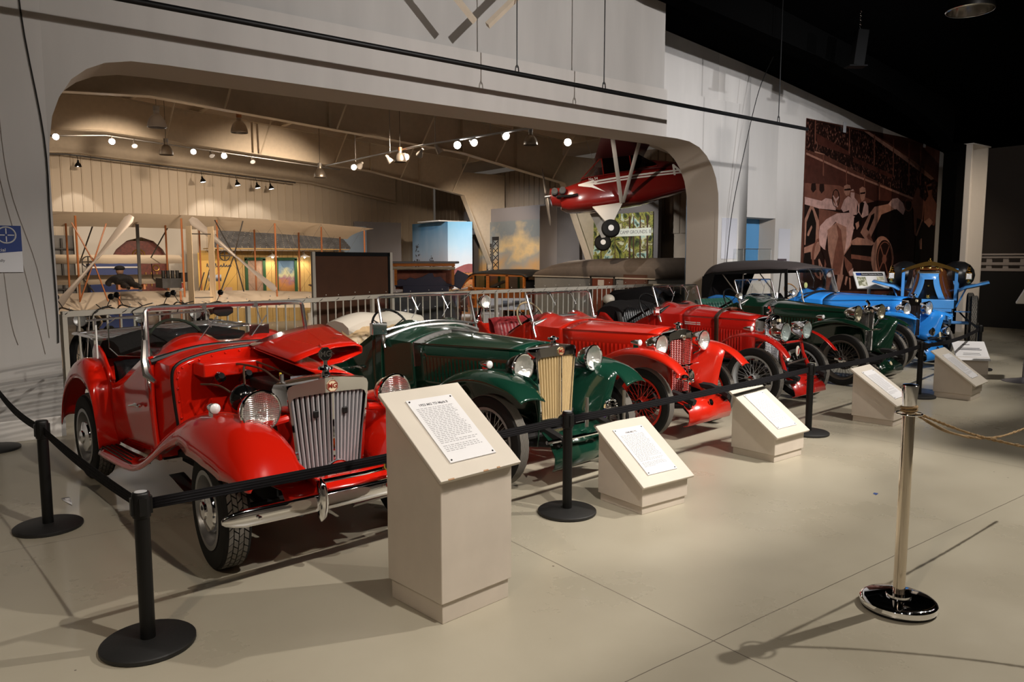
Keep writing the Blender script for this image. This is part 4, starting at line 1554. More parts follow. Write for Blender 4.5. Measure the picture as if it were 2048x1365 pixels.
g = G().lathe([(0, -.006), (.05, -.004), (.054, .004), (.04, .012), (0, .01)], 20, 0, T(.05, -.20, .63) @ S(.75, 1, 1.15) @ R('X', 90))
hn = part('horn', g, M('cream_disc', (.62, .58, .50), .4), car4)
part('horn_slot', G().box((.05, -.215, .63), (.018, .004, .07), rot=R('Y', 15)), RED3, hn)
part('headlamp_wire', G().tube([(-.17, -.17, .78), (-.165, -.19, .5)], .004, 5), BLACK, car4)
g = G().grid([[(x, -0.228, .375) for x in (-.30, 0, .30)], [(x, -0.314, .33) for x in (-.33, 0, .33)], [(x, -0.399, .22) for x in (-.345, 0, .345)], [(x, -0.410, .17) for x in (-.345, 0, .345)], [(x, -0.371, .15) for x in (-.34, 0, .34)]])
ap = part('front_apron', g, RED3, car4, solid=.01, smooth=60)
g = G()
for k in range(6):
    g.box((-.12 + k * .045, -.42, .336), (.016, .05, .006), rot=R('X', -22))
part('apron_slots', g, BLACK, ap, smooth=0)
strap = []
for x, z in section(.300, .985, 1.085, .52, .28, n=16, pw=3.0):
    strap.append([(x * 1.012, .64, z + .008), (x * 1.012, .70, z + .008)])
part('bonnet_strap', G().grid(strap), M('brown_leather_strap', (.05, .018, .008), .5), car4, solid=.005, smooth=50)
part('strap_buckle', G().box((.02, .67, 1.085), (.14, .075, .03)), M('brown_buckle', (.10, .035, .015), .45), car4, bevel=.01)
windscreen(car4, .47, .465, 1.52, 1.345, 1.42, 1.05, 1.115, rr=.011)
part('scuttle_seal', G().tube(spline([(-.46, 1.40, 1.02), (-.3, 1.39, 1.085), (0, 1.38, 1.11), (.3, 1.39, 1.085), (.46, 1.40, 1.02)], 6), .018, 8), BLACK, car4)
part('side_mirror', G().box((-.53, 1.40, 1.04), (.09, .03, .11)).cyl((-.5, 1.4, 1.0), (-.46, 1.38, .95), .010, 6), CHROME, car4, bevel=.012)
for k, zz in enumerate((.915, .893)):
    part('bonnet_lettering', G().box((-.372, 1.00, zz), (.004, .16, .010)).box((-.372, .88, zz), (.004, .05, .010)), WHITE, car4)

# ----------------------------------------------------------------- car 5, dark green with mesh stone guard
GRNL = M('green_leather', (.02, .085, .06), .4, bump=.1)
DSP = M('dark_spoke', (.12, .10, .085), .4, .5)
KD = dict(key='kt', slat=M('woven_chrome', (.45, .42, .38), .25, 1), pos=(10.21, 5.43), rz=1.5, paint=GREEN2, wb=2.4, tr=.555, R=.345, rim=.255, tw=.052, wstyle='wire', tread='rib', rimmat=DSP, spokemat=DSP,
          label='very dark green roadster with woven chrome stone guard, beside the blue car',
          rad=dict(y=-.03, wt=.205, wb=.185, zt=.985, zb=.40, rise=.016, style='mesh', step=.014, head=.035, dp=.13, vee=.02),
          cowl=(1.35, .38, .99, 1.085), dash=(1.75, .49, 1.0, 1.10, .06), hood_z=.50, pw=2.6, bead=PEWTER, louvres=22,
          edge=[(1.65, 1.07, .48), (1.8, 1.02, .49), (1.95, .95, .50), (2.2, .82, .51), (2.35, .80, .51), (2.42, .87, .51), (2.6, .98, .50), (2.8, .99, .49), (2.9, .93, .49)],
          door=(1.82, 2.38), seat=GRNL, seat_z=1.06, pleats=12, seat_y=2.42, hood_pile=None,
          fender=[(-.36, .775, .48, .585, .02, .02), (-.22, .845, .465, .61, .04, .02), (-.05, .89, .455, .63, .05, .02), (.15, .895, .455, .63, .06, .02), (.4, .83, .46, .63, .06, .02), (.65, .69, .47, .63, .05, .01), (.9, .50, .48, .63, .04, .01),
                  (1.1, .38, .49, .63, .03, 0), (1.35, .335, .50, .63, .03, 0), (2.0, .33, .50, .63, .03, 0)],
          rfender=[(2.0, .33, .49, .63, .02, 0), (2.04, .58, .49, .64, .04, 0), (2.16, .78, .49, .64, .06, 0), (2.36, .87, .49, .64, .07, 0), (2.58, .84, .49, .64, .07, 0), (2.78, .68, .49, .64, .06, 0), (2.9, .5, .49, .63, .05, 0)],
          slamp=(.56, .30, .905),
          valance=[(-0.24, 0.82, 0.465, -0.18, 0.34, .405), (-0.15, 0.87, 0.460, -0.14, 0.34, .35), (-.08, .84, .452, -.10, .38, .28), (.06, .855, .45, .05, .42, .255), (.25, .84, .45, .22, .46, .28), (.45, .77, .46, .42, .48, .32), (.65, .64, .47, .6, .48, .37)])
car5 = make_car(KD)
g = G().tube([(-.27, -.14, .735), (0, -.17, .735), (.27, -.14, .735)], .012, 8)
part('lamp_bar', g, CHROME, car5)
for s in (-1, 1):
    lamp(car5, 'headlight', (s * .325, -.06, .955), .108, .19, CHROME, lens=M('amber_reflector%d' % s, (.72, .66, .50), .14, .9, bump=.4), bracket=(-s * .06, .06, -.2, CHROME, .012))
g = G().ball((0, -.05, 1.0), .05, 14, 0, None, (2.4, .8, .9))
g.tube(spline([(0, -.03, 1.03), (0, -.05, 1.07), (.01, -.02, 1.11), (0, .0, 1.125)], 5), [.018] * 15 + [.006], 8)
part('mascot', g, CHROME, car5)
part('radiator_badge', G().prism(octagon(.022), .006, 0, T(.0, -.095, .985) @ R('X', 90)), M('badge_rose', (.5, .35, .25), .3, .5), car5, smooth=0)
g = G().grid([[(x, -0.200, .36) for x in (-.28, 0, .28)], [(x, -0.310, .31) for x in (-.30, 0, .30)], [(x, -0.393, .24) for x in (-.31, 0, .31)], [(x, -0.410, .18) for x in (-.315, 0, .315)], [(x, -0.372, .13) for x in (-.31, 0, .31)]])
part('front_apron', g, GREEN2, car5, solid=.01, smooth=60)
part('club_badge', G().prism(octagon(.030), .006, 0, T(.04, -.365, .285) @ R('X', 62)), CREAMB, car5, smooth=0)
windscreen(car5, .485, .48, 1.80, 1.375, 1.70, 1.06, 1.12, rr=.011)
part('scuttle_seal', G().tube(spline([(-.48, 1.68, 1.02), (-.3, 1.66, 1.08), (0, 1.65, 1.10), (.3, 1.66, 1.08), (.48, 1.68, 1.02)], 6), .016, 8), PEWTER, car5)
lamp(car5, 'spot_lamp', (-.53, 1.66, 1.14), .05, .08, CHROME)
part('price_tag', G().box((.52, 1.70, 1.12), (.05, .004, .09)), PAPER, car5)

# ----------------------------------------------------------------- car 6, blue with soft top raised
BD = dict(key='bt', tank=0, slat=M('dark_bronze_slats', (.05, .035, .03), .35, .6), pos=(12.42, 5.80), rz=-1.5, paint=BLUE1, wb=2.6, tr=.59, R=.35, rim=.25, tw=.055, wstyle='wire', tread='rib', rimmat=STEEL, spokemat=STEEL,
          label='sky blue tourer with its brown soft top raised, last of the row',
          rad=dict(y=-.005, wt=.19, wb=.185, zt=1.075, zb=.45, rise=.015, style='slat', n=6, head=.11, dp=.14, vee=.02),
          cowl=(1.35, .40, 1.0, 1.112), dash=(1.82, .54, 1.03, 1.13, .08), hood_z=.52, pw=2.4, bead=BLACK, louvres=20,
          edge=[(1.75, 1.06, .53), (1.9, 1.0, .54), (2.1, .92, .55), (2.4, .86, .56), (2.6, .86, .56), (2.75, .92, .56), (3.1, 1.0, .55), (3.5, 1.02, .54), (3.75, .95, .54)],
          door=(1.95, 2.65), seat=LEATHER, seat_z=1.05, pleats=14, seat_y=2.7, hood_pile=None, wheelmat=M('wooden_wheel_rim', (.35, .17, .06), .35),
          fender=[(-.33, .785, .47, .60, .01, .02), (-.22, .835, .455, .64, .04, .02), (-.05, .872, .45, .66, .06, .02), (.15, .872, .45, .66, .07, .02), (.4, .81, .46, .66, .07, .02), (.65, .67, .47, .66, .06, .01), (.9, .49, .49, .66, .05, .01),
                  (1.1, .37, .51, .66, .03, 0), (1.35, .33, .52, .66, .03, 0), (2.1, .33, .52, .66, .03, 0)],
          rfender=[(2.15, .33, .53, .67, .02, 0), (2.2, .58, .53, .68, .04, 0), (2.34, .78, .53, .68, .06, 0), (2.56, .87, .53, .68, .07, 0), (2.8, .84, .53, .68, .07, 0), (3.0, .68, .53, .68, .06, 0), (3.1, .5, .53, .67, .05, 0)],
          slamp=(.57, .12, .925),
          valance=[(-0.26, 0.81, 0.460, -0.20, 0.36, .405), (-0.17, 0.86, 0.455, -0.16, 0.36, .35), (-.08, .84, .452, -.10, .38, .28), (.06, .855, .45, .05, .42, .255), (.25, .84, .45, .22, .46, .28), (.45, .77, .46, .42, .48, .32), (.65, .64, .47, .6, .48, .37)])
car6 = make_car(BD)
part('radiator_badge', G().prism(octagon(.022), .006, 0, T(0, -.035, 1.035) @ R('X', 90)), CREAMB, car6, smooth=0)
for s in (-1, 1):
    lamp(car6, 'headlight', (s * .345, -.05, .905), .112, .19, CHROME, bracket=(-s * .12, .05, -.08, CHROME, .012))
lamp(car6, 'fog_lamp', (.36, -.36, .56), .065, .10, CHROME)
part('horn', G().lathe([(0, -.05), (.04, -.03), (.07, .01), (.06, .02), (0, .02)], 20, 0, T(-.02, -.30, .56) @ R('X', 90)), CHROME, car6)
part('club_badge', G().box((.12, -.36, .50), (.05, .008, .11), rot=R('Y', -20)), CREAMB, car6, bevel=.004)
part('badge_bar', G().tube([(-.25, -.36, .46), (.36, -.36, .47)], .012, 6), CHROME, car6)
g = G().grid([[(x, -0.200, .40) for x in (-.33, 0, .33)], [(x, -0.328, .33) for x in (-.35, 0, .35)], [(x, -0.406, .22) for x in (-.36, 0, .36)], [(x, -0.410, .15) for x in (-.36, 0, .36)], [(x, -0.371, .12) for x in (-.35, 0, .35)]])
part('front_apron', g, BLUE1, car6, solid=.01, smooth=60)
part('club_badge', G().prism(octagon(.030), .006, 0, T(.04, -.375, .30) @ R('X', 62)), CHROME, car6, smooth=0)
windscreen(car6, .545, .545, 1.80, 1.52, 1.66, 1.09, 1.145, rr=.012)
part('scuttle_seal', G().tube(spline([(-.545, 1.62, 1.04), (-.3, 1.60, 1.11), (0, 1.58, 1.13), (.3, 1.60, 1.11), (.545, 1.62, 1.04)], 6), .018, 8), BLACK, car6)
lamp(car6, 'dash_lamp', (-.60, 1.80, 1.12), .05, .08, CHROME)
part('tax_disc', G().cyl((-.30, 1.765, 1.24), (-.30, 1.758, 1.24), .05, 20), M('yellow_disc', (.62, .60, .22), .5), car6)
TOPM = M('brown_canvas_top', (.045, .034, .032), .8, bump=.2)
rows = []
for y, zc, ze, w in ((1.76, 1.535, 1.51, .57), (1.95, 1.585, 1.51, .60), (2.3, 1.645, 1.52, .61), (2.75, 1.675, 1.50, .62), (3.2, 1.665, 1.47, .62), (3.6, 1.64, 1.44, .61), (3.78, 1.60, 1.40, .59), (3.85, 1.50, 1.30, .57), (3.88, 1.2, 1.1, .55), (3.88, .95, .93, .54)):
    r_ = []
    for i in range(17):
        u = -1 + 2 * i / 16
        r_.append((u * w, y, ze + (zc - ze) * (1 - abs(u) ** 3.2)))
    rows.append(r_)
stp = part('soft_top', G().grid(rows), TOPM, car6, solid=.012, smooth=50)
for s in (-1, 1):
    g = G()
    g.add([(s * .60, 1.93, 1.52), (s * .60, 1.99, 1.52), (s * .57, 1.99, 1.0), (s * .57, 1.93, 1.0)], [(0, 1, 2, 3)])
    g.add([(s * .61, 3.5, 1.46), (s * .58, 3.84, 1.36), (s * .55, 3.86, .95), (s * .57, 3.7, .95)], [(0, 1, 2, 3)])
    g.add([(s * .605, 1.93, 1.525), (s * .605, 3.6, 1.455), (s * .605, 3.6, 1.40), (s * .605, 1.93, 1.46)], [(0, 1, 2, 3)])
    part('side_curtain', g, CANVAS, stp, solid=.01, smooth=0)
g = G()
for s in (-1, 1):
    g.tube([(s * .565, 2.95, .98), (s * .57, 3.38, 1.43)], .012, 6)
    g.tube([(s * .565, 2.92, .98), (s * .57, 2.88, 1.46)], .012, 6)
part('hood_irons', g, M('ash_hood_stick', (.22, .18, .15), .4, .3), stp)
# ================================================================= barriers and text stands
BELTM = M('black_belt_web', (.005, .0045, .006), .85, spec=.2, bump=.2, bscale=30)
GROOVE = M('belt_post_black', (.005, .005, .005), .4, spec=.3)


def stanchion(label, x, y, h=.69, top=True):
    o = empty('belt_barrier_post', (x, y, 0), 0, label, 'barrier post', 'black belt barrier posts')
    g = G().lathe([(0, 0), (.190, 0), (.195, .006), (.195, .020), (.188, .026), (.05, .034), (.034, .036), (0, .036)], 40)
    part('base', g, M('cast_base_black', (.012, .012, .012), .55, bump=.1) if 'cast_base_black' not in bpy.data.materials else bpy.data.materials['cast_base_black'], o)
    part('post', G().cyl((0, 0, .03), (0, 0, h - .10), .0315, 20), GROOVE, o)
    g = G().lathe([(.0315, h - .115), (.037, h - .11), (.037, h - .012), (.034, h - .003), (.030, h), (0, h)], 24)
    for a in (0, 90, 180, 270):
        g.box((.036 * math.cos(math.radians(a)), .036 * math.sin(math.radians(a)), h - .06), (.014, .03, .075), 0, None, R('Z', a))
    hd = part('belt_head', g, BLACK, o)
    if top:
        part('head_label', G().lathe([(0, h + .0004), (.026, h + .0004), (.026, h + .001), (0, h + .001)], 20), M('grey_label', (.42, .42, .43), .3) if 'grey_label' not in bpy.data.materials else bpy.data.materials['grey_label'], hd)
    return o


def belt(label, a, b, sag, h=.63, wd=.05):
    a, b = Vector((*a, h)), Vector((*b, h))
    d = (b - a).normalized()
    a, b = a + d * .047, b - d * .047
    n = 18
    rows = []
    nn = Vector((-d.y, d.x, 0))
    for i in range(n + 1):
        t = i / n
        p = a.lerp(b, t) - Vector((0, 0, sag * 4 * t * (1 - t)))
        tw = .10 * math.sin(PI * t)
        row = []
        for k in range(9):
            u = -1 + k / 4
            row.append(p + Vector((0, 0, u * wd / 2)) + nn * (.0022 if k % 2 else -.0006) + nn * u * tw * .06)
        rows.append(row)
    o = part('barrier_belt', G().grid(rows), BELTM, solid=.0022, smooth=20)
    tag(o, label, 'belt', 'black barrier belts')
    return o


PS = [(.31, 8.05), (.455, 5.46), (.635, 3.495), (3.257, 3.711), (6.659, 4.053), (9.56, 4.36), (12.69, 4.93), (13.0, 7.7)]
LB = ['black belt barrier post against the white wall at the far left', 'black belt barrier post left of the red car with the raised bonnet', 'nearest black belt barrier post, in front of the red car left of the tall stand',
      'black belt barrier post in front of the dark green car with the cream grille', 'black belt barrier post in front of the deep red car', 'black belt barrier post behind the farthest wedge stand',
      'black belt barrier post in front of the brass-trimmed blue car', None]
for p, l in zip(PS, LB):
    if l:
        stanchion(l, p[0], p[1], top=l.startswith('nearest') or 'green' in l)
BL = [('black belt sagging from the wall at the far left', -.35, 8.26), ]
belt('black belt sagging steeply across the left wall behind the left posts', PS[0], PS[1], .06)
belt('black belt running beside the running board of the nearest red car', PS[1], PS[2], .02)
belt('black belt crossing in front of the nearest red car and tall stand', PS[2], PS[3], .012)
belt('black belt crossing in front of the dark green and scarlet cars', PS[3], PS[4], .012)
belt('black belt crossing in front of the deep red car', PS[4], PS[5], .03)
belt('black belt crossing in front of the sky blue tourer', PS[5], PS[6], .05)
belt('black belt returning from the last post towards the brass-trimmed car', PS[6], (16.9, 7.0), .03)

STANDM = M('cream_stand_paint', (.62, .55, .47), .5, noise=.05, nscale=5)
STANDT = M('cream_top_paint', (.66, .61, .53), .45, noise=.03, nscale=5)
CHIP = M('chipped_wood', (.42, .24, .12), .7)


def text_stand(label, c, rz, wx, dy, hf, hb, title=None, paper=(.30, .42), plinth=.075, lines=26, seed=1, chips=False, over=.03):
    """wedge-topped stand; local -y is the low front edge, origin at front corner c"""
    o = empty('text_stand', (c[0], c[1], 0), rz, label, 'sign stand', 'cream text stands')
    o2 = []
    ins = .012
    part('plinth', G().box((wx / 2, dy / 2, plinth / 2), (wx - ins * 2, dy - ins * 2, plinth)), STANDM, o, bevel=.003)
    g = G().rings([[(x, 0, plinth), (x, dy, plinth), (x, dy, hb), (x, 0, hf)] for x in (0, wx)])
    part('cabinet', g, STANDM, o, bevel=.004, smooth=0)
    sl = math.hypot(dy, hb - hf)
    ang = math.degrees(math.atan2(hb - hf, dy))
    mt = T(wx / 2, dy / 2, (hf + hb) / 2) @ R('X', ang)
    part('sloped_top', G().box((0, 0, .010), (wx + over * 2, sl + over * 2.4, .020), 0, mt), STANDT, o, bevel=.004, smooth=0)
    if chips:
        g = G()
        for x, w_ in ((-.19, .035), (.10, .02), (.02, .03)):
            g.box((x, -sl / 2 - over * 1.2 + .002, .019), (w_, .008, .003), 0, mt)
        part('paint_chips', g, CHIP, o, smooth=0)
    pw, pl = paper
    card = part('text_card', G().box((0, 0, .024), (pw, pl, .008), 0, mt), PAPER, o, smooth=0)
    g = G()
    rnd = random.Random(seed)
    y = pl / 2 - .05 - .02
    step = (pl - .10) / (lines + 3)
    z0 = .0284
    for k in range(lines):
        x = -pw * .42
        end = pw * .42 - (rnd.random() * .03) - (pw * .4 if k in (lines - 1, int(lines * .75)) else 0)
        while x < end:
            w_ = rnd.uniform(.008, .028)
            w_ = min(w_, end - x)
            g.add([(x, y, z0), (x + w_, y, z0), (x + w_, y + step * .42, z0), (x, y + step * .42, z0)], [(0, 1, 2, 3)], 0, mt)
            x += w_ + .006
        y -= step * (1.8 if k == int(lines * .82) else 1)
    part('text_lines', g, INKL, card, smooth=0)
    g = G()
    for sx in (-1, 1):
        for sy in (-1, 1):
            g = G().lathe([(0, .0305), (.0045, .0305), (.0045, .028), (0, .028)], 10, 0, mt @ T(sx * (pw / 2 - .014), sy * (pl / 2 - .014), 0))
            part('card_screw', g, BLACK, card)
    if title:
        text_part('card_title', title, .021, INK, card, mt @ T(0, pl / 2 - .045, .0284), depth=.0002, bold=.0004)
    return o


for lb, c, rz, hf, hb, ti, pl, ln, sd, ch in (
        ('tall cream text stand with chipped edge in front of the nearest red car', (1.752, 2.86), 7, .700, 1.0, '1952 MG TD Mark II', .10, 26, 3, True),
        ('low cream text stand right of the belt post by the dark green car', (3.61, 3.365), -.5, .205, .505, '1948 MG TC', .055, 27, 5, False),
        ('low cream wedge stand in front of the scarlet and deep red cars', (5.45, 3.61), 2, .225, .52, None, .06, 26, 7, False),
        ('low cream wedge stand partly behind the polished rope post', (7.62, 3.70), 7, .225, .52, None, .06, 26, 9, False),
        ('farthest low cream wedge stand, in front of the sky blue tourer', (9.77, 3.84), 8, .21, .53, None, .07, 26, 11, False)):
    text_stand(lb, c, rz, .445, .425, hf, hb, ti, (.285, .42), pl, ln, sd, ch, .045 if sd == 11 else .028)

# small white text stand by the last post
o = empty('white_text_stand', (12.2, 4.85, 0), -52, 'small white text stand beside the last belt post', 'sign stand')
part('box', G().box((0, .03, .13), (.42, .30, .26)), STANDM, o, smooth=0)
mt = T(0, 0, .335) @ R('X', 36)
cd = part('text_card', G().box((0, 0, 0), (.44, .42, .012), 0, mt), PAPER, o, smooth=0)
g = G()
for k, (w_, y) in enumerate(((.10, .13), (.26, .05), (.30, .02), (.22, -.06), (.24, -.09))):
    g.box((-.04 if k == 0 else 0, y, .0068), (w_, .016 if k < 3 else .008, .0006), 0, mt)
part('text_lines', g, INK, cd, smooth=0)

# polished post with rope
post = empty('rope_post', (3.627, 1.693, 0), 0, 'polished metal rope post with round base in the right foreground', 'barrier post')
g = G().lathe([(0, .014), (.171, .014), (.172, .018), (.172, .040), (.166, .047), (.150, .052), (.060, .060), (0, .060)], 56)
part('base', g, CHROME, post)
part('base_foot', G().lathe([(0, 0), (.165, 0), (.165, .015), (0, .015)], 40), BLACK, post)
part('floor_collar', G().lathe([(.058, .058), (.056, .070), (.030, .072), (.028, .058)], 32), CHROME, post)
part('tube', G().cyl((0, 0, .06), (0, 0, 1.0), .0275, 32), NICKEL, post)
g = G().lathe([(.0275, .985), (.029, .99), (.037, 1.088), (.037, 1.094), (.033, 1.097), (0, 1.099)], 32)
part('cap', g, CHROME, post)
ring = [(.056 * math.cos(a), .056 * math.sin(a), .958) for a in (2 * PI * k / 32 for k in range(32))]
rg = part('rope_ring', G().tube(ring, .0045, 8, closed=True), CHROME, post)
part('ring_spoke', G().tube([(-.056, 0, .958), (.056, 0, .958)], .004, 6), CHROME, rg)
ROPE = M('hemp_rope', (.34, .22, .10), .85, bump=.8, bscale=160)


def rope(label, pts, name='barrier_rope'):
    P = spline(pts, 14)
    g = G()
    L_ = 0
    st = []
    for i, p in enumerate(P):
        if i:
            L_ += (p - P[i - 1]).length
        st.append(L_)
    # two twisted strands
    for ph in (0, PI):
        Q = []
        for i, p in enumerate(P):
            t = (P[min(i + 1, len(P) - 1)] - P[max(i - 1, 0)]).normalized()
            u = t.orthogonal().normalized()
            w_ = t.cross(u)
            a = st[i] * 150 + ph
            Q.append(p + (u * math.cos(a) + w_ * math.sin(a)) * .0035)
        g.tube(Q, .0050, 6)
    o = part(name, g, ROPE)
    return tag(o, label, 'rope', 'hemp ropes from the polished post')


px, py = 3.627, 1.693
wr = []
for k in range(33):
    a = 2 * PI * k / 16
    wr.append((px + .034 * math.cos(a), py + .034 * math.sin(a), .966 + .0035 * k / 4))
g = G().tube(wr, .0055, 6)
o = part('rope_wrap', g, ROPE, post)
o.location = (-px, -py, 0)
rope('hemp rope sagging off the right edge, farther of the two', [(px + .064, py + .01, .953), (px + .55, py + .03, .78), (px + 1.2, py + .06, .66), (px + 2.0, py + .10, .64)])
rope('hemp rope running towards the camera, nearer of the two', [(px + .062, py - .02, .950), (px + .22, py - .22, .86), (px + .42, py - .50, .80), (px + .60, py - .80, .78)])
# curved display stand at the right edge
cs = empty('display_stand', (11.95, 4.05, 0), 0, 'grey curved display stand at the right edge', 'sign stand')
GRY = M('silver_grey_paint', (.28, .27, .30), .3, .7)
part('base', G().lathe([(0, 0), (.26, 0), (.262, .008), (.20, .022), (.06, .05), (.03, .06), (0, .06)], 36), GRY, cs)
part('stem', G().tube(spline([(0, 0, .04), (.02, 0, .3), (.10, -.02, .65), (.10, -.04, 1.0), (.05, -.05, 1.2)], 6), .022, 10), GRY, cs)
mt = T(.10, -.10, 1.27) @ R('Z', 40) @ R('X', 0) @ R('Y', 38)
sg = part('sign_panel', G().box((0, 0, 0), (.62, .42, .03), 0, mt), WHITE, cs, bevel=.004)
part('panel_face', G().box((0, 0, .018), (.56, .37, .006), 0, mt), PAPER, sg, smooth=0)
part('blue_scrap', G().add([(0, 0, .001), (.05, .01, .001), (.045, .04, .001), (.01, .03, .001)], [(0, 1, 2, 3)]), M('blue_paper', (.04, .08, .25), .6))
o = bpy.data.objects['blue_scrap']
o.location = (5.28, 2.66, .001)
tag(o, 'tiny blue scrap of paper on the floor right of the rope post', 'scrap')
# paper scrap at left
o = part('paper_scrap', G().add([(0, 0, 0), (.02, -.16, .004), (.045, -.02, .006), (.05, .06, .003), (0, .06, .004)], [(0, 1, 2, 3, 4)]), PAPER, solid=.001)
o.location = (.60, 6.02, .002)
o.rotation_euler = (0, 0, .1)
tag(o, 'white paper scrap on the floor left of the nearest red car', 'paper')
# ================================================================= on and above the main wall
def vline(g, pts, r):
    g.tube(pts, r, 5)


# sign at far left
sgn = empty('wall_sign', (-.60, YW0 - .012, 1.78), 0, 'blue and white sponsor sign on the wall at the left edge', 'sign')
part('board', G().box((.80, 0, .0), (.86, .012, .42)), PAPER, sgn, smooth=0)
SBL = M('sign_blue', (.015, .045, .22), .4)
g = G()
bl = [(.37, .21), (1.23, .21), (1.23, -.02)] + [(1.23 - .86 * k / 10, -.02 - .05 * math.sin(PI * .5 * k / 10)) for k in range(1, 11)]
g.prism(bl, .002, 0, T(0, -.006, 0) @ R('X', 90))
part('blue_band', g, SBL, sgn, smooth=0)
MX = R('X', 90)
text_part('sign_letters', 'en', .17, WHITE, sgn, T(.93, -.0095, .075) @ MX)
text_part('sign_letters', 'nce    Financial', .042, WHITE, sgn, T(.98, -.0095, -.01) @ MX)
g = G()
for r_ in (.072,):
    g.tube([(1.115 + r_ * math.cos(a), -.0095, .125 + r_ * math.sin(a)) for a in (2 * PI * k / 24 for k in range(24))], .006, 4, closed=True)
for k in range(4):
    a = PI / 2 * k
    g.box((1.115 + .036 * math.cos(a), -.0095, .125 + .036 * math.sin(a)), (.05 if k % 2 == 0 else .008, .002, .05 if k % 2 else .008))
part('sign_emblem', g, WHITE, sgn, smooth=0)
text_part('sign_letters', 'r collection are proudly', .034, INK, sgn, T(.93, -.0075, -.105) @ MX)
text_part('sign_letters', 'surance and Financial', .034, INK, sgn, T(.89, -.0075, -.14) @ MX)
# hook and strap
hk = empty('strap_hook', (.18, YW0 - .01, 1.45), 0, 'metal bracket with hanging black strap on the left wall', 'hook')
part('bracket', G().box((0, 0, .06), (.07, .012, .14)), STEEL, hk, bevel=.003)
part('ring', G().tube([(.03 * math.cos(a) + .02, -.012, -.04 + .02 * math.sin(a)) for a in (2 * PI * k / 14 for k in range(14))], .006, 5, closed=True), BLACK, hk)
part('strap', G().rings([[(x, y, z) for x, y in ((-.035 + d, -.02), (.045 + d, -.02), (.045 + d, .0), (-.035 + d, .0))] for z, d in ((-.06, .015), (-.15, .02), (-.28, .025), (-.40, .025), (-.42, .02))]), BLACK, hk, bevel=.006)
# loose cables down the wall left of the opening
cab = [((.70, 6.1), (.72, 5.0), (.74, 3.9), (.86, 2.8), (.865, 2.0), (.875, 1.2), (.87, .9)), ((.50, 5.0), (.52, 3.4), (.56, 2.4), (.74, 1.6), (.80, .95)),
       ((.38, 5.0), (.40, 3.4), (.50, 2.4), (.62, 1.7), (.76, .8)), ((.30, 5.0), (.31, 3.2), (.44, 2.2), (.50, 1.2), (.55, .9))]
for i, c in enumerate(cab):
    o = part('cable', G().tube(spline([(x, YW0 - (.008 if i == 0 else .004), z) for x, z in c], 5), .007 if i == 0 else .0022, 5), CORD if i == 0 else M('grey_thread%d' % i, (.30, .25, .21), .8))
    tag(o, 'thick dark cable down the wall edge left of the arch' if i == 0 else 'thin pale cables trailing down the left wall', 'cable', None if i == 0 else 'thin wall cables')
# black track pipe below the ceiling, with hangers
tp = empty('lighting_pipe', (7.6, 7.62, 3.94), 0, 'long black pipe hung in front of the white wall', 'pipe')
part('pipe', G().cyl((-9.5, 0, .045), (4.5, 0, -.02), .030, 10), BLACK, tp)
for x, z in ((5.819, 3.94), (7.285, 3.932), (11.258, 3.922)):
    g = G().tube([(x - 7.6, 0, .08), (x - 7.6, 0, 2.4)], .008, 5)
    g.tube([(x - 7.63, 0, .0), (x - 7.62, 0, .09), (x - 7.60, 0, .12), (x - 7.58, 0, .09), (x - 7.57, 0, .0)], .007, 5)
    part('hanger_rod', g, BLACK, tp)
o = part('cable', G().tube(spline([(13.2, 9.1, 5.6), (13.19, 9.4, 5.0), (13.05, 9.6, 3.8), (12.9, 9.75, 2.5), (12.86, 9.83, 1.1)], 6), .008, 5), BLACK)
tag(o, 'thin black cable slanting down right of the arch', 'cable')
for pts, l in (([(4.5, 7.75, 5.15), (5.255, 7.7, 4.48)], 'left cream diagonal brace at the top of the wall'), ([(5.436, 7.7, 4.47), (6.45, 7.62, 5.45)], 'right cream diagonal brace at the top of the wall')):
    g = G().tube(pts, .045, 4, flat=.5)
    tag(part('roof_brace', g, CREAM, smooth=0), l, 'brace')
# hanging loudspeaker and high-bay lamp
sp_ = empty('loudspeaker', (12.42, 6.93, 4.88), -35, 'black loudspeaker hanging by a chain under the black ceiling', 'speaker')
part('cabinet', G().box((0, 0, .29), (.19, .17, .58), rot=R('Y', 6)), M('speaker_black', (.002, .002, .002), .5, spec=.05), sp_, bevel=.01)
part('base_plate', G().box((-.04, 0, -.005), (.30, .2, .02)), bpy.data.materials['speaker_black'], sp_)
g = G()
for k in range(8):
    g.tube([(.012 * math.cos(a) * (1 if k % 2 else .3), .012 * math.cos(a) * (.3 if k % 2 else 1), .62 + k * .035 + .024 * math.sin(a)) for a in (2 * PI * j / 8 for j in range(8))], .004, 4, closed=True)
part('chain', g, CHROME, sp_)


def highbay(loc, r, mat, label, cord=.5, lit=False):
    o = empty('high_bay_lamp', loc, 0, label, 'ceiling lamp', 'high bay lamps')
    g = G().lathe([(r, 0), (r * 1.03, .01), (r * .97, r * .45), (r * .80, r * .95), (r * .55, r * 1.3), (r * .30, r * 1.5), (r * .28, r * 1.9), (0, r * 1.9)], 28)
    part('reflector', g, mat, o, solid=.006)
    part('housing', G().cyl((0, 0, r * 1.85), (0, 0, r * 2.4), r * .34, 14), M('lamp_housing_%s' % o.name, (.30, .12, .05) if 'copper' in label else (.25, .23, .21), .5, .4), o)
    part('bulb', G().ball((0, 0, r * .6), r * .28, 12), FROST, o)
    part('suspension_cord', G().cyl((0, 0, r * 2.3), (0, 0, r * 2.4 + cord), .006, 6), CORD, o)
    return o


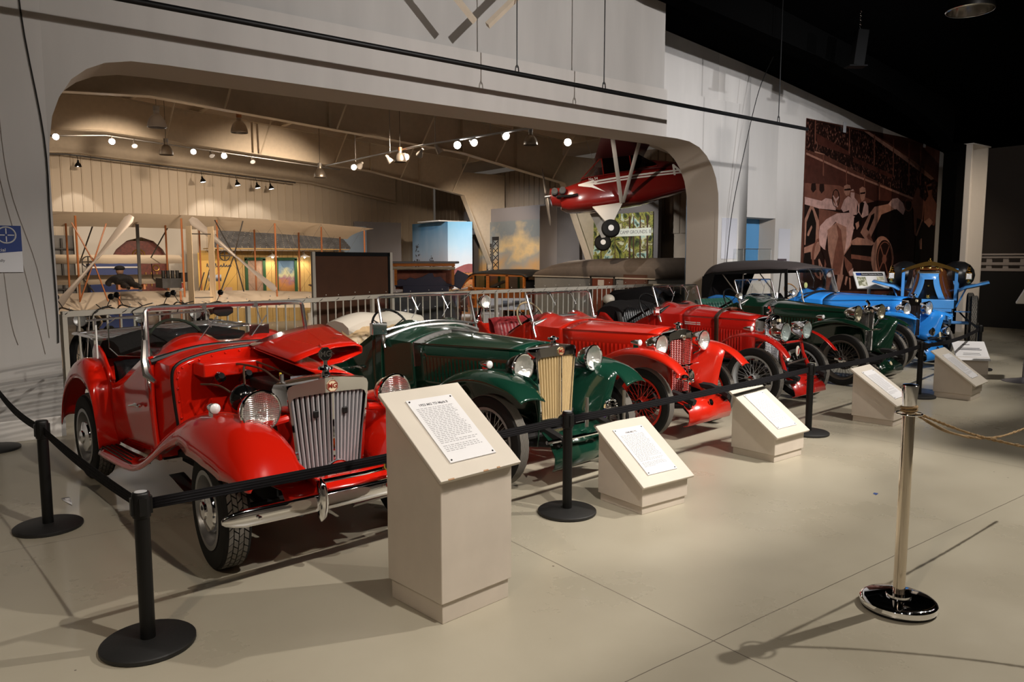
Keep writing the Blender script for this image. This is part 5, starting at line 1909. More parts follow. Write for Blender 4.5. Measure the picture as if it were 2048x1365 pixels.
ALU = M('spun_aluminium', (.34, .29, .24), .35, .8)
PRISM = M('ribbed_acrylic', (.36, .33, .31), .3, .3)
highbay((8.53, 3.60, 4.19), .215, M('chrome_shade', (.6, .58, .55), .12, 1), 'chrome high bay lamp at the top right corner, cut by the frame', 1.4)
# mural on the wall
MCOL = [sr(92, 55, 44), sr(34, 17, 14), sr(120, 74, 60), sr(165, 118, 100), sr(200, 158, 148), sr(44, 24, 20), sr(78, 42, 34), sr(16, 8, 7)]
MMAT = [M('mural_ink_%d' % i, c, .35, noise=.22, nscale=9) for i, c in enumerate(MCOL)]
CROWD = ramp_mat('mural_crowd', [(.0, sr(16, 8, 7)), (.50, sr(34, 18, 14)), (.60, sr(70, 40, 32)), (.68, sr(150, 100, 85)), (.75, sr(34, 18, 14))], '-', (1, 1, .6), 1.0, 22, .4, 0, 3)
MMAT[5] = CROWD
MURAL = [
 (5,[(13.24,4.34),(15.41,4.3),(17.55,3.81),(18.77,3.47),(18.85,2.85),(17.39,3.06),(16.05,3.31),(14.95,3.51),(13.89,3.72),(13.26,3.75)]),
 (1,[(13.58,4.09),(14.72,3.84),(14.72,3.76),(13.59,3.95)]),
 (6,[(13.58,4.1),(14.82,3.84),(14.83,3.77),(13.64,3.89)]),
 (3,[(15.33,4.3),(15.51,4.31),(17.54,3.86),(18.49,3.55),(18.36,3.51),(17.43,3.76)]),
 (6,[(15.73,4.29),(18.67,4.27),(18.74,3.72),(17.6,3.91)]),
 (2,[(17.75,4.25),(18.67,4.25),(18.72,3.9)]),
 (6,[(14.98,3.76),(16.55,3.51),(16.56,3.43),(14.94,3.66)]),
 (6,[(13.27,3.68),(17.64,3.03),(17.69,2.63),(13.28,2.84)]),
 (3,[(13.27,3.71),(15.07,3.41),(17.64,3.06),(17.64,3.01),(15.07,3.37),(13.27,3.67)]),
 (3,[(13.56,3.76),(13.89,3.73),(13.92,3.71),(13.55,3.73)]),
 (2,[(13.52,4.32),(13.56,4.33),(13.58,3.89),(13.54,3.88)]),
 (2,[(14.74,4.31),(14.78,4.31),(14.82,3.81),(14.77,3.81)]),
 (2,[(15.71,4.29),(15.76,4.29),(15.81,3.66),(15.76,3.65)]),
 (2,[(16.51,4.26),(16.56,4.27),(16.63,3.47),(16.58,3.47)]),
 (2,[(17.2,4.24),(17.25,4.25),(17.34,3.33),(17.29,3.33)]),
 (2,[(17.73,4.21),(17.79,4.22),(17.88,3.36),(17.82,3.36)]),
 (2,[(13.84,3.72),(13.88,3.72),(13.91,3.31),(13.87,3.31)]),
 (2,[(14.69,3.56),(14.73,3.56),(14.76,3.21),(14.72,3.2)]),
 (2,[(15.4,3.44),(15.44,3.44),(15.46,3.19),(15.42,3.19)]),
 (2,[(16.0,3.32),(16.05,3.32),(16.09,2.96),(16.04,2.96)]),
 (1,[(13.28,2.84),(17.65,2.99),(18.68,3.16),(18.93,0.95),(13.34,1.09)]),
 (2,[(13.26,3.14),(14.47,3.16),(15.87,2.91),(14.52,2.68),(13.29,2.79)]),
 (1,[(13.49,3.14),(13.63,3.16),(13.66,3.04),(13.56,2.97),(13.48,3.03)]),
 (2,[(13.47,2.96),(13.7,2.99),(13.76,2.85),(13.45,2.83)]),
 (1,[(13.77,3.15),(13.92,3.16),(13.95,3.04),(13.85,2.97),(13.77,3.03)]),
 (2,[(13.75,2.96),(13.98,2.99),(14.04,2.85),(13.73,2.83)]),
 (4,[(13.28,2.88),(13.96,2.82),(14.3,2.83),(14.39,2.67),(13.78,2.68),(13.29,2.74)]),
 (4,[(13.82,2.81),(14.01,2.89),(14.22,2.88),(14.37,2.78),(14.39,2.67),(13.97,2.69)]),
 (2,[(13.78,2.68),(14.67,2.62),(14.68,2.53),(14.04,2.4),(13.87,2.13),(13.83,2.06)]),
 (7,[(13.37,2.59),(13.57,2.63),(13.71,2.39),(13.69,2.03),(13.35,1.97)]),
 (3,[(13.48,2.72),(13.59,2.71),(13.8,2.45),(13.83,2.06),(13.71,2.03),(13.71,2.39),(13.58,2.62)]),
 (3,[(13.31,2.46),(13.48,2.72),(13.55,2.7),(13.38,2.41),(13.37,1.97),(13.33,1.97)]),
 (3,[(13.44,2.23),(13.55,2.35),(13.58,2.31),(13.47,2.14),(13.41,2.15)]),
 (3,[(13.33,1.92),(13.88,2.06),(13.89,1.87),(13.72,1.69),(13.34,1.71)]),
 (7,[(13.34,1.81),(13.56,1.84),(13.61,1.55),(13.34,1.58)]),
 (7,[(14.51,2.91),(14.5,2.83),(14.48,2.84),(14.48,2.91)]),
 (7,[(14.5,2.83),(14.47,2.77),(14.45,2.78),(14.48,2.84)]),
 (7,[(14.47,2.77),(14.42,2.73),(14.41,2.75),(14.45,2.78)]),
 (7,[(14.42,2.73),(14.36,2.73),(14.36,2.74),(14.41,2.75)]),
 (7,[(14.36,2.73),(14.3,2.76),(14.31,2.77),(14.36,2.74)]),
 (7,[(14.3,2.76),(14.25,2.82),(14.28,2.83),(14.31,2.77)]),
 (7,[(14.25,2.82),(14.23,2.9),(14.26,2.9),(14.28,2.83)]),
 (7,[(14.23,2.9),(14.24,2.98),(14.27,2.97),(14.26,2.9)]),
 (7,[(14.24,2.98),(14.27,3.04),(14.29,3.03),(14.27,2.97)]),
 (7,[(14.27,3.04),(14.33,3.08),(14.33,3.06),(14.29,3.03)]),
 (7,[(14.33,3.08),(14.39,3.08),(14.38,3.06),(14.33,3.06)]),
 (7,[(14.39,3.08),(14.45,3.05),(14.43,3.04),(14.38,3.06)]),
 (7,[(14.45,3.05),(14.49,2.99),(14.46,2.98),(14.43,3.04)]),
 (7,[(14.49,2.99),(14.51,2.91),(14.48,2.91),(14.46,2.98)]),
 (4,[(14.27,2.96),(14.37,2.89),(14.47,2.95),(14.48,2.92),(14.39,2.84),(14.46,2.73),(14.41,2.73),(14.34,2.85),(14.25,2.94)]),
 (3,[(14.65,3.16),(14.75,3.2),(14.87,3.19),(14.91,3.12),(14.85,2.99),(14.74,2.97),(14.66,3.04)]),
 (1,[(14.66,3.1),(14.9,3.13),(14.9,3.09),(14.67,3.07)]),
 (4,[(14.57,2.71),(14.68,2.89),(14.82,2.97),(14.93,2.94),(14.92,2.7),(14.67,2.64)]),
 (4,[(14.91,3.09),(15.0,3.12),(15.06,3.06),(15.06,2.95),(14.98,2.89),(14.91,2.97)]),
 (2,[(14.9,3.08),(15.05,3.09),(15.06,3.05),(14.91,3.05)]),
 (4,[(14.9,2.92),(15.07,2.95),(15.17,2.87),(15.19,2.61),(14.96,2.59),(14.88,2.75)]),
 (3,[(15.24,3.14),(15.35,3.19),(15.47,3.17),(15.5,3.07),(15.46,2.93),(15.35,2.88),(15.28,2.99)]),
 (1,[(15.27,3.06),(15.48,3.09),(15.47,3.05),(15.29,3.03)]),
 (4,[(15.22,2.71),(15.27,2.85),(15.49,2.9),(15.62,2.81),(15.65,2.62),(15.41,2.55),(15.24,2.63)]),
 (7,[(15.28,2.85),(15.38,2.88),(15.46,2.86),(15.4,2.66),(15.36,2.59),(15.27,2.69)]),
 (4,[(15.27,2.74),(15.26,2.66),(15.22,2.67),(15.23,2.74)]),
 (4,[(15.26,2.66),(15.22,2.59),(15.19,2.61),(15.22,2.67)]),
 (4,[(15.22,2.59),(15.16,2.55),(15.14,2.56),(15.19,2.61)]),
 (4,[(15.16,2.55),(15.09,2.53),(15.08,2.55),(15.14,2.56)]),
 (4,[(15.09,2.53),(15.01,2.54),(15.02,2.56),(15.08,2.55)]),
 (4,[(15.01,2.54),(14.94,2.58),(14.96,2.6),(15.02,2.56)]),
 (4,[(14.94,2.58),(14.89,2.65),(14.92,2.66),(14.96,2.6)]),
 (4,[(14.89,2.65),(14.87,2.73),(14.9,2.73),(14.92,2.66)]),
 (4,[(14.87,2.73),(14.88,2.8),(14.91,2.8),(14.9,2.73)]),
 (4,[(14.88,2.8),(14.91,2.87),(14.94,2.86),(14.91,2.8)]),
 (4,[(14.91,2.87),(14.97,2.92),(14.99,2.9),(14.94,2.86)]),
 (4,[(14.97,2.92),(15.05,2.94),(15.05,2.92),(14.99,2.9)]),
 (4,[(15.05,2.94),(15.12,2.92),(15.11,2.91),(15.05,2.92)]),
 (4,[(15.12,2.92),(15.19,2.88),(15.17,2.87),(15.11,2.91)]),
 (4,[(15.19,2.88),(15.24,2.82),(15.21,2.81),(15.17,2.87)]),
 (4,[(15.24,2.82),(15.27,2.74),(15.23,2.74),(15.21,2.81)]),
 (3,[(15.36,2.25),(15.68,2.65),(15.88,2.8),(16.62,2.91),(16.81,2.8),(16.18,2.65),(15.93,2.34),(15.68,2.03)]),
 (7,[(15.6,2.33),(15.76,2.62),(15.89,2.67),(15.88,2.57),(15.68,2.28)]),
 (4,[(16.44,2.88),(16.61,3.0),(16.84,3.03),(17.09,2.93),(17.2,2.79),(17.12,2.67),(16.62,2.82)]),
 (7,[(16.18,2.63),(16.81,2.79),(17.19,2.65),(17.33,1.9),(16.45,1.75),(15.96,2.0),(15.93,2.31)]),
 (2,[(15.61,2.17),(15.79,2.03),(15.96,2.0),(15.71,2.25)]),
 (3,[(15.01,2.07),(15.24,2.15),(15.73,2.11),(15.96,2.04),(15.85,1.99),(15.06,1.99)]),
 (7,[(15.01,1.99),(15.85,1.99),(15.99,1.72),(15.55,1.71),(15.03,1.77)]),
 (2,[(15.03,1.8),(15.99,1.74),(16.0,1.64),(15.04,1.71)]),
 (1,[(15.12,1.71),(16.0,1.64),(15.8,1.37),(15.3,1.46)]),
 (2,[(17.52,2.91),(17.51,2.84),(17.47,2.85),(17.48,2.9)]),
 (2,[(17.51,2.84),(17.46,2.79),(17.43,2.81),(17.47,2.85)]),
 (2,[(17.46,2.79),(17.39,2.76),(17.38,2.78),(17.43,2.81)]),
 (2,[(17.39,2.76),(17.3,2.76),(17.31,2.78),(17.38,2.78)]),
 (2,[(17.3,2.76),(17.23,2.78),(17.25,2.8),(17.31,2.78)]),
 (2,[(17.23,2.78),(17.17,2.83),(17.2,2.84),(17.25,2.8)]),
 (2,[(17.17,2.83),(17.15,2.89),(17.18,2.89),(17.2,2.84)]),
 (2,[(17.15,2.89),(17.16,2.95),(17.19,2.95),(17.18,2.89)]),
 (2,[(17.16,2.95),(17.2,3.0),(17.23,2.99),(17.19,2.95)]),
 (2,[(17.2,3.0),(17.27,3.03),(17.28,3.02),(17.23,2.99)]),
 (2,[(17.27,3.03),(17.36,3.04),(17.35,3.02),(17.28,3.02)]),
 (2,[(17.36,3.04),(17.43,3.01),(17.41,3.0),(17.35,3.02)]),
 (2,[(17.43,3.01),(17.49,2.97),(17.46,2.96),(17.41,3.0)]),
 (2,[(17.49,2.97),(17.52,2.91),(17.48,2.9),(17.46,2.96)]),
 (3,[(16.79,1.72),(16.78,1.6),(16.75,1.49),(16.7,1.39),(16.62,1.32),(16.52,1.26),(16.41,1.24),(16.3,1.24),(16.18,1.27),(16.08,1.32),(15.98,1.4),(15.91,1.5),(15.86,1.6),(15.84,1.72),(15.84,1.83),(15.87,1.93),(15.92,2.03),(16.0,2.1),(16.09,2.16),(16.2,2.19),(16.31,2.19),(16.43,2.16),(16.53,2.11),(16.63,2.04),(16.71,1.94),(16.76,1.83)]),
 (1,[(16.77,1.71),(16.77,1.61),(16.75,1.52),(16.7,1.44),(16.65,1.37),(16.57,1.32),(16.49,1.3),(16.4,1.3),(16.32,1.33),(16.23,1.38),(16.16,1.44),(16.11,1.52),(16.07,1.61),(16.05,1.71),(16.05,1.8),(16.07,1.9),(16.11,1.98),(16.17,2.04),(16.24,2.09),(16.32,2.11),(16.41,2.11),(16.49,2.09),(16.57,2.05),(16.65,1.98),(16.71,1.9),(16.75,1.81)]),
 (2,[(16.76,1.7),(16.76,1.58),(16.71,1.59),(16.72,1.7)]),
 (2,[(16.76,1.58),(16.72,1.47),(16.68,1.49),(16.71,1.59)]),
 (2,[(16.72,1.47),(16.66,1.39),(16.62,1.41),(16.68,1.49)]),
 (2,[(16.66,1.39),(16.57,1.33),(16.55,1.35),(16.62,1.41)]),
 (2,[(16.57,1.33),(16.46,1.31),(16.46,1.34),(16.55,1.35)]),
 (2,[(16.46,1.31),(16.36,1.33),(16.37,1.36),(16.46,1.34)]),
 (2,[(16.36,1.33),(16.26,1.39),(16.28,1.41),(16.37,1.36)]),
 (2,[(16.26,1.39),(16.17,1.48),(16.21,1.49),(16.28,1.41)]),
 (2,[(16.17,1.48),(16.12,1.58),(16.16,1.59),(16.21,1.49)]),
 (2,[(16.12,1.58),(16.09,1.7),(16.13,1.7),(16.16,1.59)]),
 (2,[(16.09,1.7),(16.09,1.82),(16.14,1.81),(16.13,1.7)]),
 (2,[(16.09,1.82),(16.13,1.92),(16.17,1.91),(16.14,1.81)]),
 (2,[(16.13,1.92),(16.19,2.01),(16.22,1.99),(16.17,1.91)]),
 (2,[(16.19,2.01),(16.28,2.06),(16.3,2.04),(16.22,1.99)]),
 (2,[(16.28,2.06),(16.38,2.08),(16.38,2.06),(16.3,2.04)]),
 (2,[(16.38,2.08),(16.49,2.07),(16.48,2.04),(16.38,2.06)]),
 (2,[(16.49,2.07),(16.59,2.01),(16.56,2.0),(16.48,2.04)]),
 (2,[(16.59,2.01),(16.67,1.93),(16.64,1.92),(16.56,2.0)]),
 (2,[(16.67,1.93),(16.73,1.82),(16.69,1.81),(16.64,1.92)]),
 (2,[(16.73,1.82),(16.76,1.7),(16.72,1.7),(16.69,1.81)]),
 (2,[(16.36,1.72),(16.4,1.72),(16.21,2.0),(16.16,2.0)]),
 (2,[(16.4,1.72),(16.44,1.72),(16.62,2.01),(16.57,2.01)]),
 (2,[(16.43,1.7),(16.47,1.7),(16.74,1.69),(16.69,1.69)]),
 (2,[(16.38,1.67),(16.43,1.67),(16.6,1.36),(16.55,1.36)]),
 (2,[(16.34,1.69),(16.39,1.69),(16.21,1.45),(16.16,1.45)]),
 (2,[(16.49,1.7),(16.49,1.68),(16.48,1.66),(16.47,1.64),(16.45,1.62),(16.43,1.61),(16.41,1.6),(16.39,1.6),(16.37,1.61),(16.35,1.62),(16.33,1.64),(16.32,1.66),(16.3,1.68),(16.3,1.7),(16.3,1.72),(16.31,1.75),(16.32,1.77),(16.33,1.78),(16.35,1.79),(16.37,1.8),(16.39,1.8),(16.42,1.79),(16.44,1.78),(16.45,1.77),(16.47,1.75),(16.48,1.73)]),
 (2,[(14.12,1.71),(14.12,1.59),(14.05,1.6),(14.05,1.71)]),
 (2,[(14.12,1.59),(14.09,1.48),(14.03,1.5),(14.05,1.6)]),
 (2,[(14.09,1.48),(14.04,1.39),(13.99,1.42),(14.03,1.5)]),
 (2,[(14.04,1.39),(13.97,1.33),(13.94,1.37),(13.99,1.42)]),
 (2,[(13.97,1.33),(13.89,1.31),(13.89,1.36),(13.94,1.37)]),
 (2,[(13.89,1.31),(13.81,1.33),(13.83,1.37),(13.89,1.36)]),
 (2,[(13.81,1.33),(13.73,1.39),(13.77,1.43),(13.83,1.37)]),
 (2,[(13.73,1.39),(13.66,1.48),(13.72,1.5),(13.77,1.43)]),
 (2,[(13.66,1.48),(13.62,1.59),(13.69,1.6),(13.72,1.5)]),
 (2,[(13.62,1.59),(13.6,1.71),(13.67,1.71),(13.69,1.6)]),
 (2,[(13.6,1.71),(13.6,1.83),(13.67,1.82),(13.67,1.71)]),
 (2,[(13.6,1.83),(13.63,1.94),(13.69,1.92),(13.67,1.82)]),
 (2,[(13.63,1.94),(13.68,2.03),(13.73,2.0),(13.69,1.92)]),
 (2,[(13.68,2.03),(13.75,2.09),(13.78,2.05),(13.73,2.0)]),
 (2,[(13.75,2.09),(13.83,2.11),(13.83,2.06),(13.78,2.05)]),
 (2,[(13.83,2.11),(13.91,2.09),(13.89,2.05),(13.83,2.06)]),
 (2,[(13.91,2.09),(13.99,2.03),(13.95,2.0),(13.89,2.05)]),
 (2,[(13.99,2.03),(14.05,1.95),(13.99,1.92),(13.95,2.0)]),
 (2,[(14.05,1.95),(14.1,1.84),(14.03,1.82),(13.99,1.92)]),
 (2,[(14.1,1.84),(14.12,1.71),(14.05,1.71),(14.03,1.82)]),
 (3,[(13.86,1.71),(14.05,1.47),(14.01,1.45),(13.82,1.69)]),
 (3,[(13.86,1.71),(13.96,1.29),(13.92,1.29),(13.82,1.69)]),
 (2,[(17.62,3.23),(17.73,3.32),(17.84,3.24),(17.82,3.12),(18.09,3.01),(18.04,2.64),(17.8,2.21),(17.67,2.26),(17.57,2.8),(17.46,2.95)]),
 (2,[(18.11,3.37),(18.31,3.43),(18.42,3.33),(18.41,3.15),(18.7,2.97),(18.65,2.53),(18.57,2.44),(18.09,2.52),(18.07,2.98),(18.24,3.14)]),
 (7,[(17.75,2.63),(18.63,2.47),(18.81,1.59),(17.75,1.59)]),
 (1,[(18.15,3.35),(18.41,3.38),(18.42,3.3),(18.2,3.26)]),
 (3,[(18.09,2.55),(18.34,2.65),(18.55,2.56),(18.36,2.43)]),
 (3,[(17.91,2.12),(18.03,2.18),(18.06,1.93),(17.96,1.93)]),
 (3,[(17.73,2.23),(17.98,2.61),(18.03,2.59),(17.8,2.22)]),
 (4,[(13.83,2.34),(14.04,2.48),(14.42,2.61),(14.88,2.64),(15.12,2.56),(15.21,2.41),(15.06,2.29),(14.7,2.31),(14.39,2.44),(14.13,2.27),(14.04,1.87),(13.84,1.98),(13.8,2.21)]),
 (3,[(14.1,2.27),(14.41,2.43),(14.82,2.34),(15.06,2.29),(15.01,1.99),(14.75,1.77),(14.73,1.38),(14.37,1.39),(14.16,1.87)]),
 (2,[(14.41,2.41),(14.6,2.28),(14.75,1.77),(14.63,1.39),(14.32,1.39),(14.41,1.88),(14.51,2.15)]),
 (4,[(14.79,2.42),(15.07,2.46),(15.07,2.27),(14.96,1.99),(14.77,1.82),(14.82,2.15)]),
 (7,[(15.07,2.54),(15.24,2.66),(15.39,2.55),(15.38,2.36),(15.17,2.27),(15.06,2.38)]),
 (3,[(15.13,2.43),(15.26,2.48),(15.29,2.38),(15.2,2.3)]),
 (1,[(13.91,1.92),(14.16,1.85),(14.37,1.39),(14.25,1.39)]),
 (2,[(14.75,1.77),(15.07,1.6),(15.14,1.41),(14.99,1.35),(14.82,1.55)]),
 (4,[(14.96,1.44),(15.13,1.52),(15.15,1.36),(15.02,1.35)]),
 (3,[(14.55,1.39),(14.78,1.38),(14.65,1.05),(14.5,1.06)]),
 (2,[(14.12,1.47),(14.37,1.39),(14.23,1.06),(14.1,1.09)]),
 (3,[(14.86,1.35),(14.94,1.34),(14.88,1.16),(14.82,1.19)]),
 (3,[(14.98,1.32),(15.04,1.32),(15.09,1.1),(15.03,1.07)]),
]
g = G().box((15.97 * KW, YR - .006, kw(0, 2.45)[1]), (5.46 * KW, .008, 3.78 * KW))
for i, (c, P) in enumerate(MURAL):
    y = YR - .011 - i * .00008
    P = [(min(max(x, 13.25), 18.69), min(max(z, .57), 4.33)) for x, z in P]
    g.add([(kw(x, z)[0], y, kw(x, z)[1]) for x, z in P], [tuple(range(len(P)))], c)
mu = tag(part('wall_mural', g, MMAT, smooth=0), 'large sepia mural of an old motor race on the white wall', 'mural')
for x in (14.55, 17.9):
    part('mural_clip', G().box((kw(x, 0)[0], YR - .034, kw(0, 4.30)[1]), (.11, .012, .24)), PAPER, mu)
o = empty('security_camera', (17.75 * KW, YR - .03, kw(0, 4.52)[1]), 0, 'small dome camera above the right end of the mural', 'camera')
part('dome', G().ball((0, -.06, 0), .07, 14), BLACKG, o)
part('mount', G().cyl((0, -.05, .0), (0, .02, .0), .085, 16), WHITE, o)
# white notice panels, frame and glass case beside the doorway
for c, d, l in (((10.94 * KW, YW0 * KW - .006, kw(0, 2.05)[1]), (.50, .01, .83), 'pale blank panel on the wall left of the doorway'), ((12.68 * KW, YR - .006, kw(0, 1.95)[1]), (.43, .01, .74), 'pale blank panel on the wall right of the doorway')):
    tag(part('wall_panel', G().box(c, d), M('pale_panel', (.60, .60, .64), .6), smooth=0), l, 'panel')
pf = empty('picture_frame', (12.62 * KW, YR - .012, kw(0, 1.62)[1]), 0, 'small dark framed notice on the wall right of the doorway', 'frame')
part('frame', G().box((0, 0, 0), (.32, .02, .20)), M('frame_brown', (.08, .06, .07), .5), pf)
part('notice', G().box((0, -.012, -.01), (.25, .003, .13)), PAPER, pf, smooth=0)
dc = empty('display_case', (13.62, 9.76, 0), 0, 'glass display case on a cream plinth below the doorway', 'display case')
part('plinth', G().box((0, 0, .71), (.96, .32, 1.42)), STANDM, dc, smooth=0)
part('glass_box', G().box((0, 0, 1.67), (.94, .32, .48)), GLASS, dc, smooth=0)
g = G()
for sx in (-1, 1):
    for sy in (-1, 1):
        g.tube([(sx * .47, sy * .158, 1.42), (sx * .47, sy * .158, 1.91)], .004, 4)
for sy in (-1, 1):
    g.tube([(-.47, sy * .158, 1.91), (.47, sy * .158, 1.91)], .004, 4)
part('case_edges', g, PEWTER, dc)
mo = part('model_car', G().ball((0, 0, .06), .2, 16, 0, None, (1, .5, .3)).ball((.03, 0, .1), .10, 12, 0, None, (1, .6, .45)), M('toy_red', (.55, .06, .03), .3))
mo.location = (13.66, 9.76, 1.426)
tag(mo, 'small red model in the glass display case', 'model')
# information board between mural and blue tourer
ib = empty('info_board', (15.6, 8.24, 0), -38, 'tilted white information board on a stand in front of the mural', 'sign stand')
part('pole', G().cyl((0, 0, 0), (0, 0, 1.12), .035, 10), STEEL, ib)
part('foot', G().lathe([(0, 0), (.2, 0), (.2, .015), (0, .03)], 20), STEEL, ib)
mt = T(0, -.06, 1.26) @ R('X', 52)
bd = part('board', G().box((0, 0, 0), (.66, .43, .03), 0, mt), WHITE, ib, bevel=.004)
part('header', G().box((0, .145, .0155), (.56, .075, .002), 0, mt), BLACK, bd, smooth=0)
part('header_blue', G().box((-.23, .145, .0165), (.10, .075, .002), 0, mt), SBL, bd, smooth=0)
text_part('header_letters', 'Renault Vanderbilt Racer', .042, PAPER, bd, mt @ T(.05, .145, .0175), depth=.0004)
part('picture', G().box((-.19, -.04, .0155), (.18, .24, .002), 0, mt), ramp_mat('board_photo', [(.35, sr(60, 66, 50)), (.5, sr(140, 140, 110)), (.65, sr(225, 222, 205))], '-', (1, 1, 1), 1, 14, .5), bd, smooth=0)
part('picture', G().box((.20, .04, .0155), (.14, .09, .002), 0, mt), ramp_mat('board_photo_small', [(.35, sr(120, 116, 90)), (.65, sr(215, 210, 180))], '-', (1, 1, 1), 1, 14, .5), bd, smooth=0)

# ================================================================= brass era car
bc = empty('brass_era_car', (15.08, 6.80, 0), -67, 'blue brass-era car with arched brass canopy and lanterns, behind the blue tourer', 'car')
BL2 = paint('coach_blue_paint', (.07, .28, .68), .25)
BRN = paint('brown_coach_panel', (.10, .032, .010), .15)
ms = wheel_meshes('bw', .51, .40, .06, 'wire', BLACK, BLACK, 'knob')
for x, y in ((-.76, .1), (.76, .1), (-.72, 1.55), (.72, 1.55)):
    put_wheel(bc, ms, x, y, .51)
part('axle', G().cyl((-.7, .1, .50), (.7, .1, .50), .03, 8), BL2, bc)
part('chassis', G().box((-.38, .7, .62), (.09, 2.0, .14)).box((.38, .7, .62), (.09, 2.0, .14)).box((0, -.2, .62), (.85, .08, .12)), BL2, bc, bevel=.01)
for s in (-1, 1):
    part('front_spring', G().tube(spline([(s * .38, -.45, .62), (s * .38, -.2, .50), (s * .38, .1, .47), (s * .38, .5, .52), (s * .38, .7, .60)], 5), .028, 6), BL2, bc)
part('front_box', G().box((0, -.02, .86), (.86, .46, .17)).box((0, -.04, .75), (.80, .40, .07)), BL2, bc, bevel=.012)
part('oval_badge', G().lathe([(0, .012), (.03, .008), (.05, 0)], 18, 0, T(.0, -.262, .87) @ S(1, 1, .6) @ R('X', 90)), BRASS, bc)
# canopy frame
for s in (-1, 1):
    part('frame_post', G().box((s * .445, .06, 1.22), (.055, .05, .60)), BL2, bc, bevel=.006)
arc = [(x, 1.49 + .17 * (1 - abs(x / .475) ** 2) - .02 * math.sin(PI * abs(x) / .475)) for x in (-.475 + .95 * k / 20 for k in range(21))]
g = G().rings([[(x, .0, z - .085 * (.6 + .4 * (1 - abs(x) / .475))), (x, .0, z), (x, .13, z), (x, .13, z - .05)] for x, z in arc], closed=True)
part('brass_arch', g, BRASS, bc)
part('brass_finial', G().lathe([(.03, 0), (.035, .02), (.015, .035), (.012, .06), (0, .065)], 14, 0, T(0, .05, 1.655)), BRASS, bc)
# sloping hood with blue inverted U front
hd = []
for y, hw, z1, zb_ in ((-.20, .16, 1.47, .95), (-.14, .20, 1.50, .95), (.05, .26, 1.53, .95), (.35, .36, 1.55, .95)):
    row = []
    for t in (0, .25, .5, .75, 1):
        row.append((-(hw + .12 * (1 - t) ** 1.6), y, lerp(zb_, z1 - .05, t)))
    row += [(-hw * .8, y, z1), (0, y, z1 + .02), (hw * .8, y, z1)]
    for t in (1, .75, .5, .25, 0):
        row.append(((hw + .12 * (1 - t) ** 1.6), y, lerp(zb_, z1 - .05, t)))
    hd.append(row)
part('hood', G().grid(hd), BRN, bc, solid=.01, smooth=50)
part('hood_face', G().add([(p[0] * .99, -.19, p[2]) for p in hd[0]], [tuple(range(len(hd[0])))]), BLACKG, bc, smooth=0)
out, inn = [], []
for t in [k / 8 for k in range(9)]:
    out.append((-(.155 + .125 * (1 - t) ** 1.8), lerp(.955, 1.43, t)))
    inn.append((-(.075 + .105 * (1 - t) ** 1.6), lerp(.955, 1.32, t)))
out += [(-x, z) for x, z in out[::-1]]
inn += [(-x, z) for x, z in inn[::-1]]
g = G().rings([[(x, -.215, z) for x, z in out], [(x, -.225, z) for x, z in inn], [(x, -.195, z) for x, z in inn]], closed=False, caps=False)
part('hood_surround', g, BL2, bc, solid=.012, smooth=40)
part('hood_cap', G().box((0, -.16, 1.46), (.36, .14, .07)), NICKEL, bc, bevel=.02)
g = G()
for x in (-.13, 0, .13):
    g.ball((x, -.10, 1.52), .035, 10)
part('brass_bosses', g, BRASS, bc)
part('crank_boss', G().ball((0, -.23, 1.0), .04, 12).ball((0, -.215, 1.2), .02, 10), BRASS, bc)
# lanterns, flat flared wings, dark leather hood behind
for s in (-1, 1):
    ln = part('lantern', G().box((s * .645, .02, 1.38), (.11, .11, .13)), BRASS, bc, bevel=.008)
    part('lantern_glass', G().box((s * .645, -.04, 1.38), (.085, .004, .10)), REFL, ln, smooth=0)
    g = G().lathe([(.05, 1.445), (.062, 1.455), (.03, 1.49), (.045, 1.50), (.025, 1.53), (.034, 1.54), (.015, 1.57), (0, 1.585)], 16, 0, T(s * .645, .02, 0))
    g.lathe([(.05, 1.315), (.02, 1.30), (.04, 1.28), (.035, 1.26), (.01, 1.245), (0, 1.24)], 16, 0, T(s * .645, .02, 0))
    part('lantern_finial', g, BRASS, ln)
    rws = []
    for y, dz in ((-.25, .0), (.1, .02), (.5, .02), (.9, -.06)):
        rws.append([(s * .50, y + .1, 1.10 + dz), (s * .60, y, 1.17 + dz), (s * .75, y, 1.205 + dz), (s * .97, y, 1.265 + dz)])
    part('flat_wing', G().grid(rws), BL2, bc, solid=.022, smooth=30)
    part('wing_stay', G().tube([(s * .47, .05, .80), (s * .62, .02, 1.17)], .014, 6), BL2, bc)
    part('side_step', G().box((s * .62, .12, .71), (.34, .08, .02)), BL2, bc)
part('body_tub', G().box((0, 1.2, 1.0), (1.0, 1.1, .55)), BL2, bc, bevel=.06)
for s in (-1, 1):
    part('folded_leather_hood', G().ball((s * .47, 1.1, 1.38), .30, 16, 0, None, (1, 1.3, .95)), LEATHER, bc)
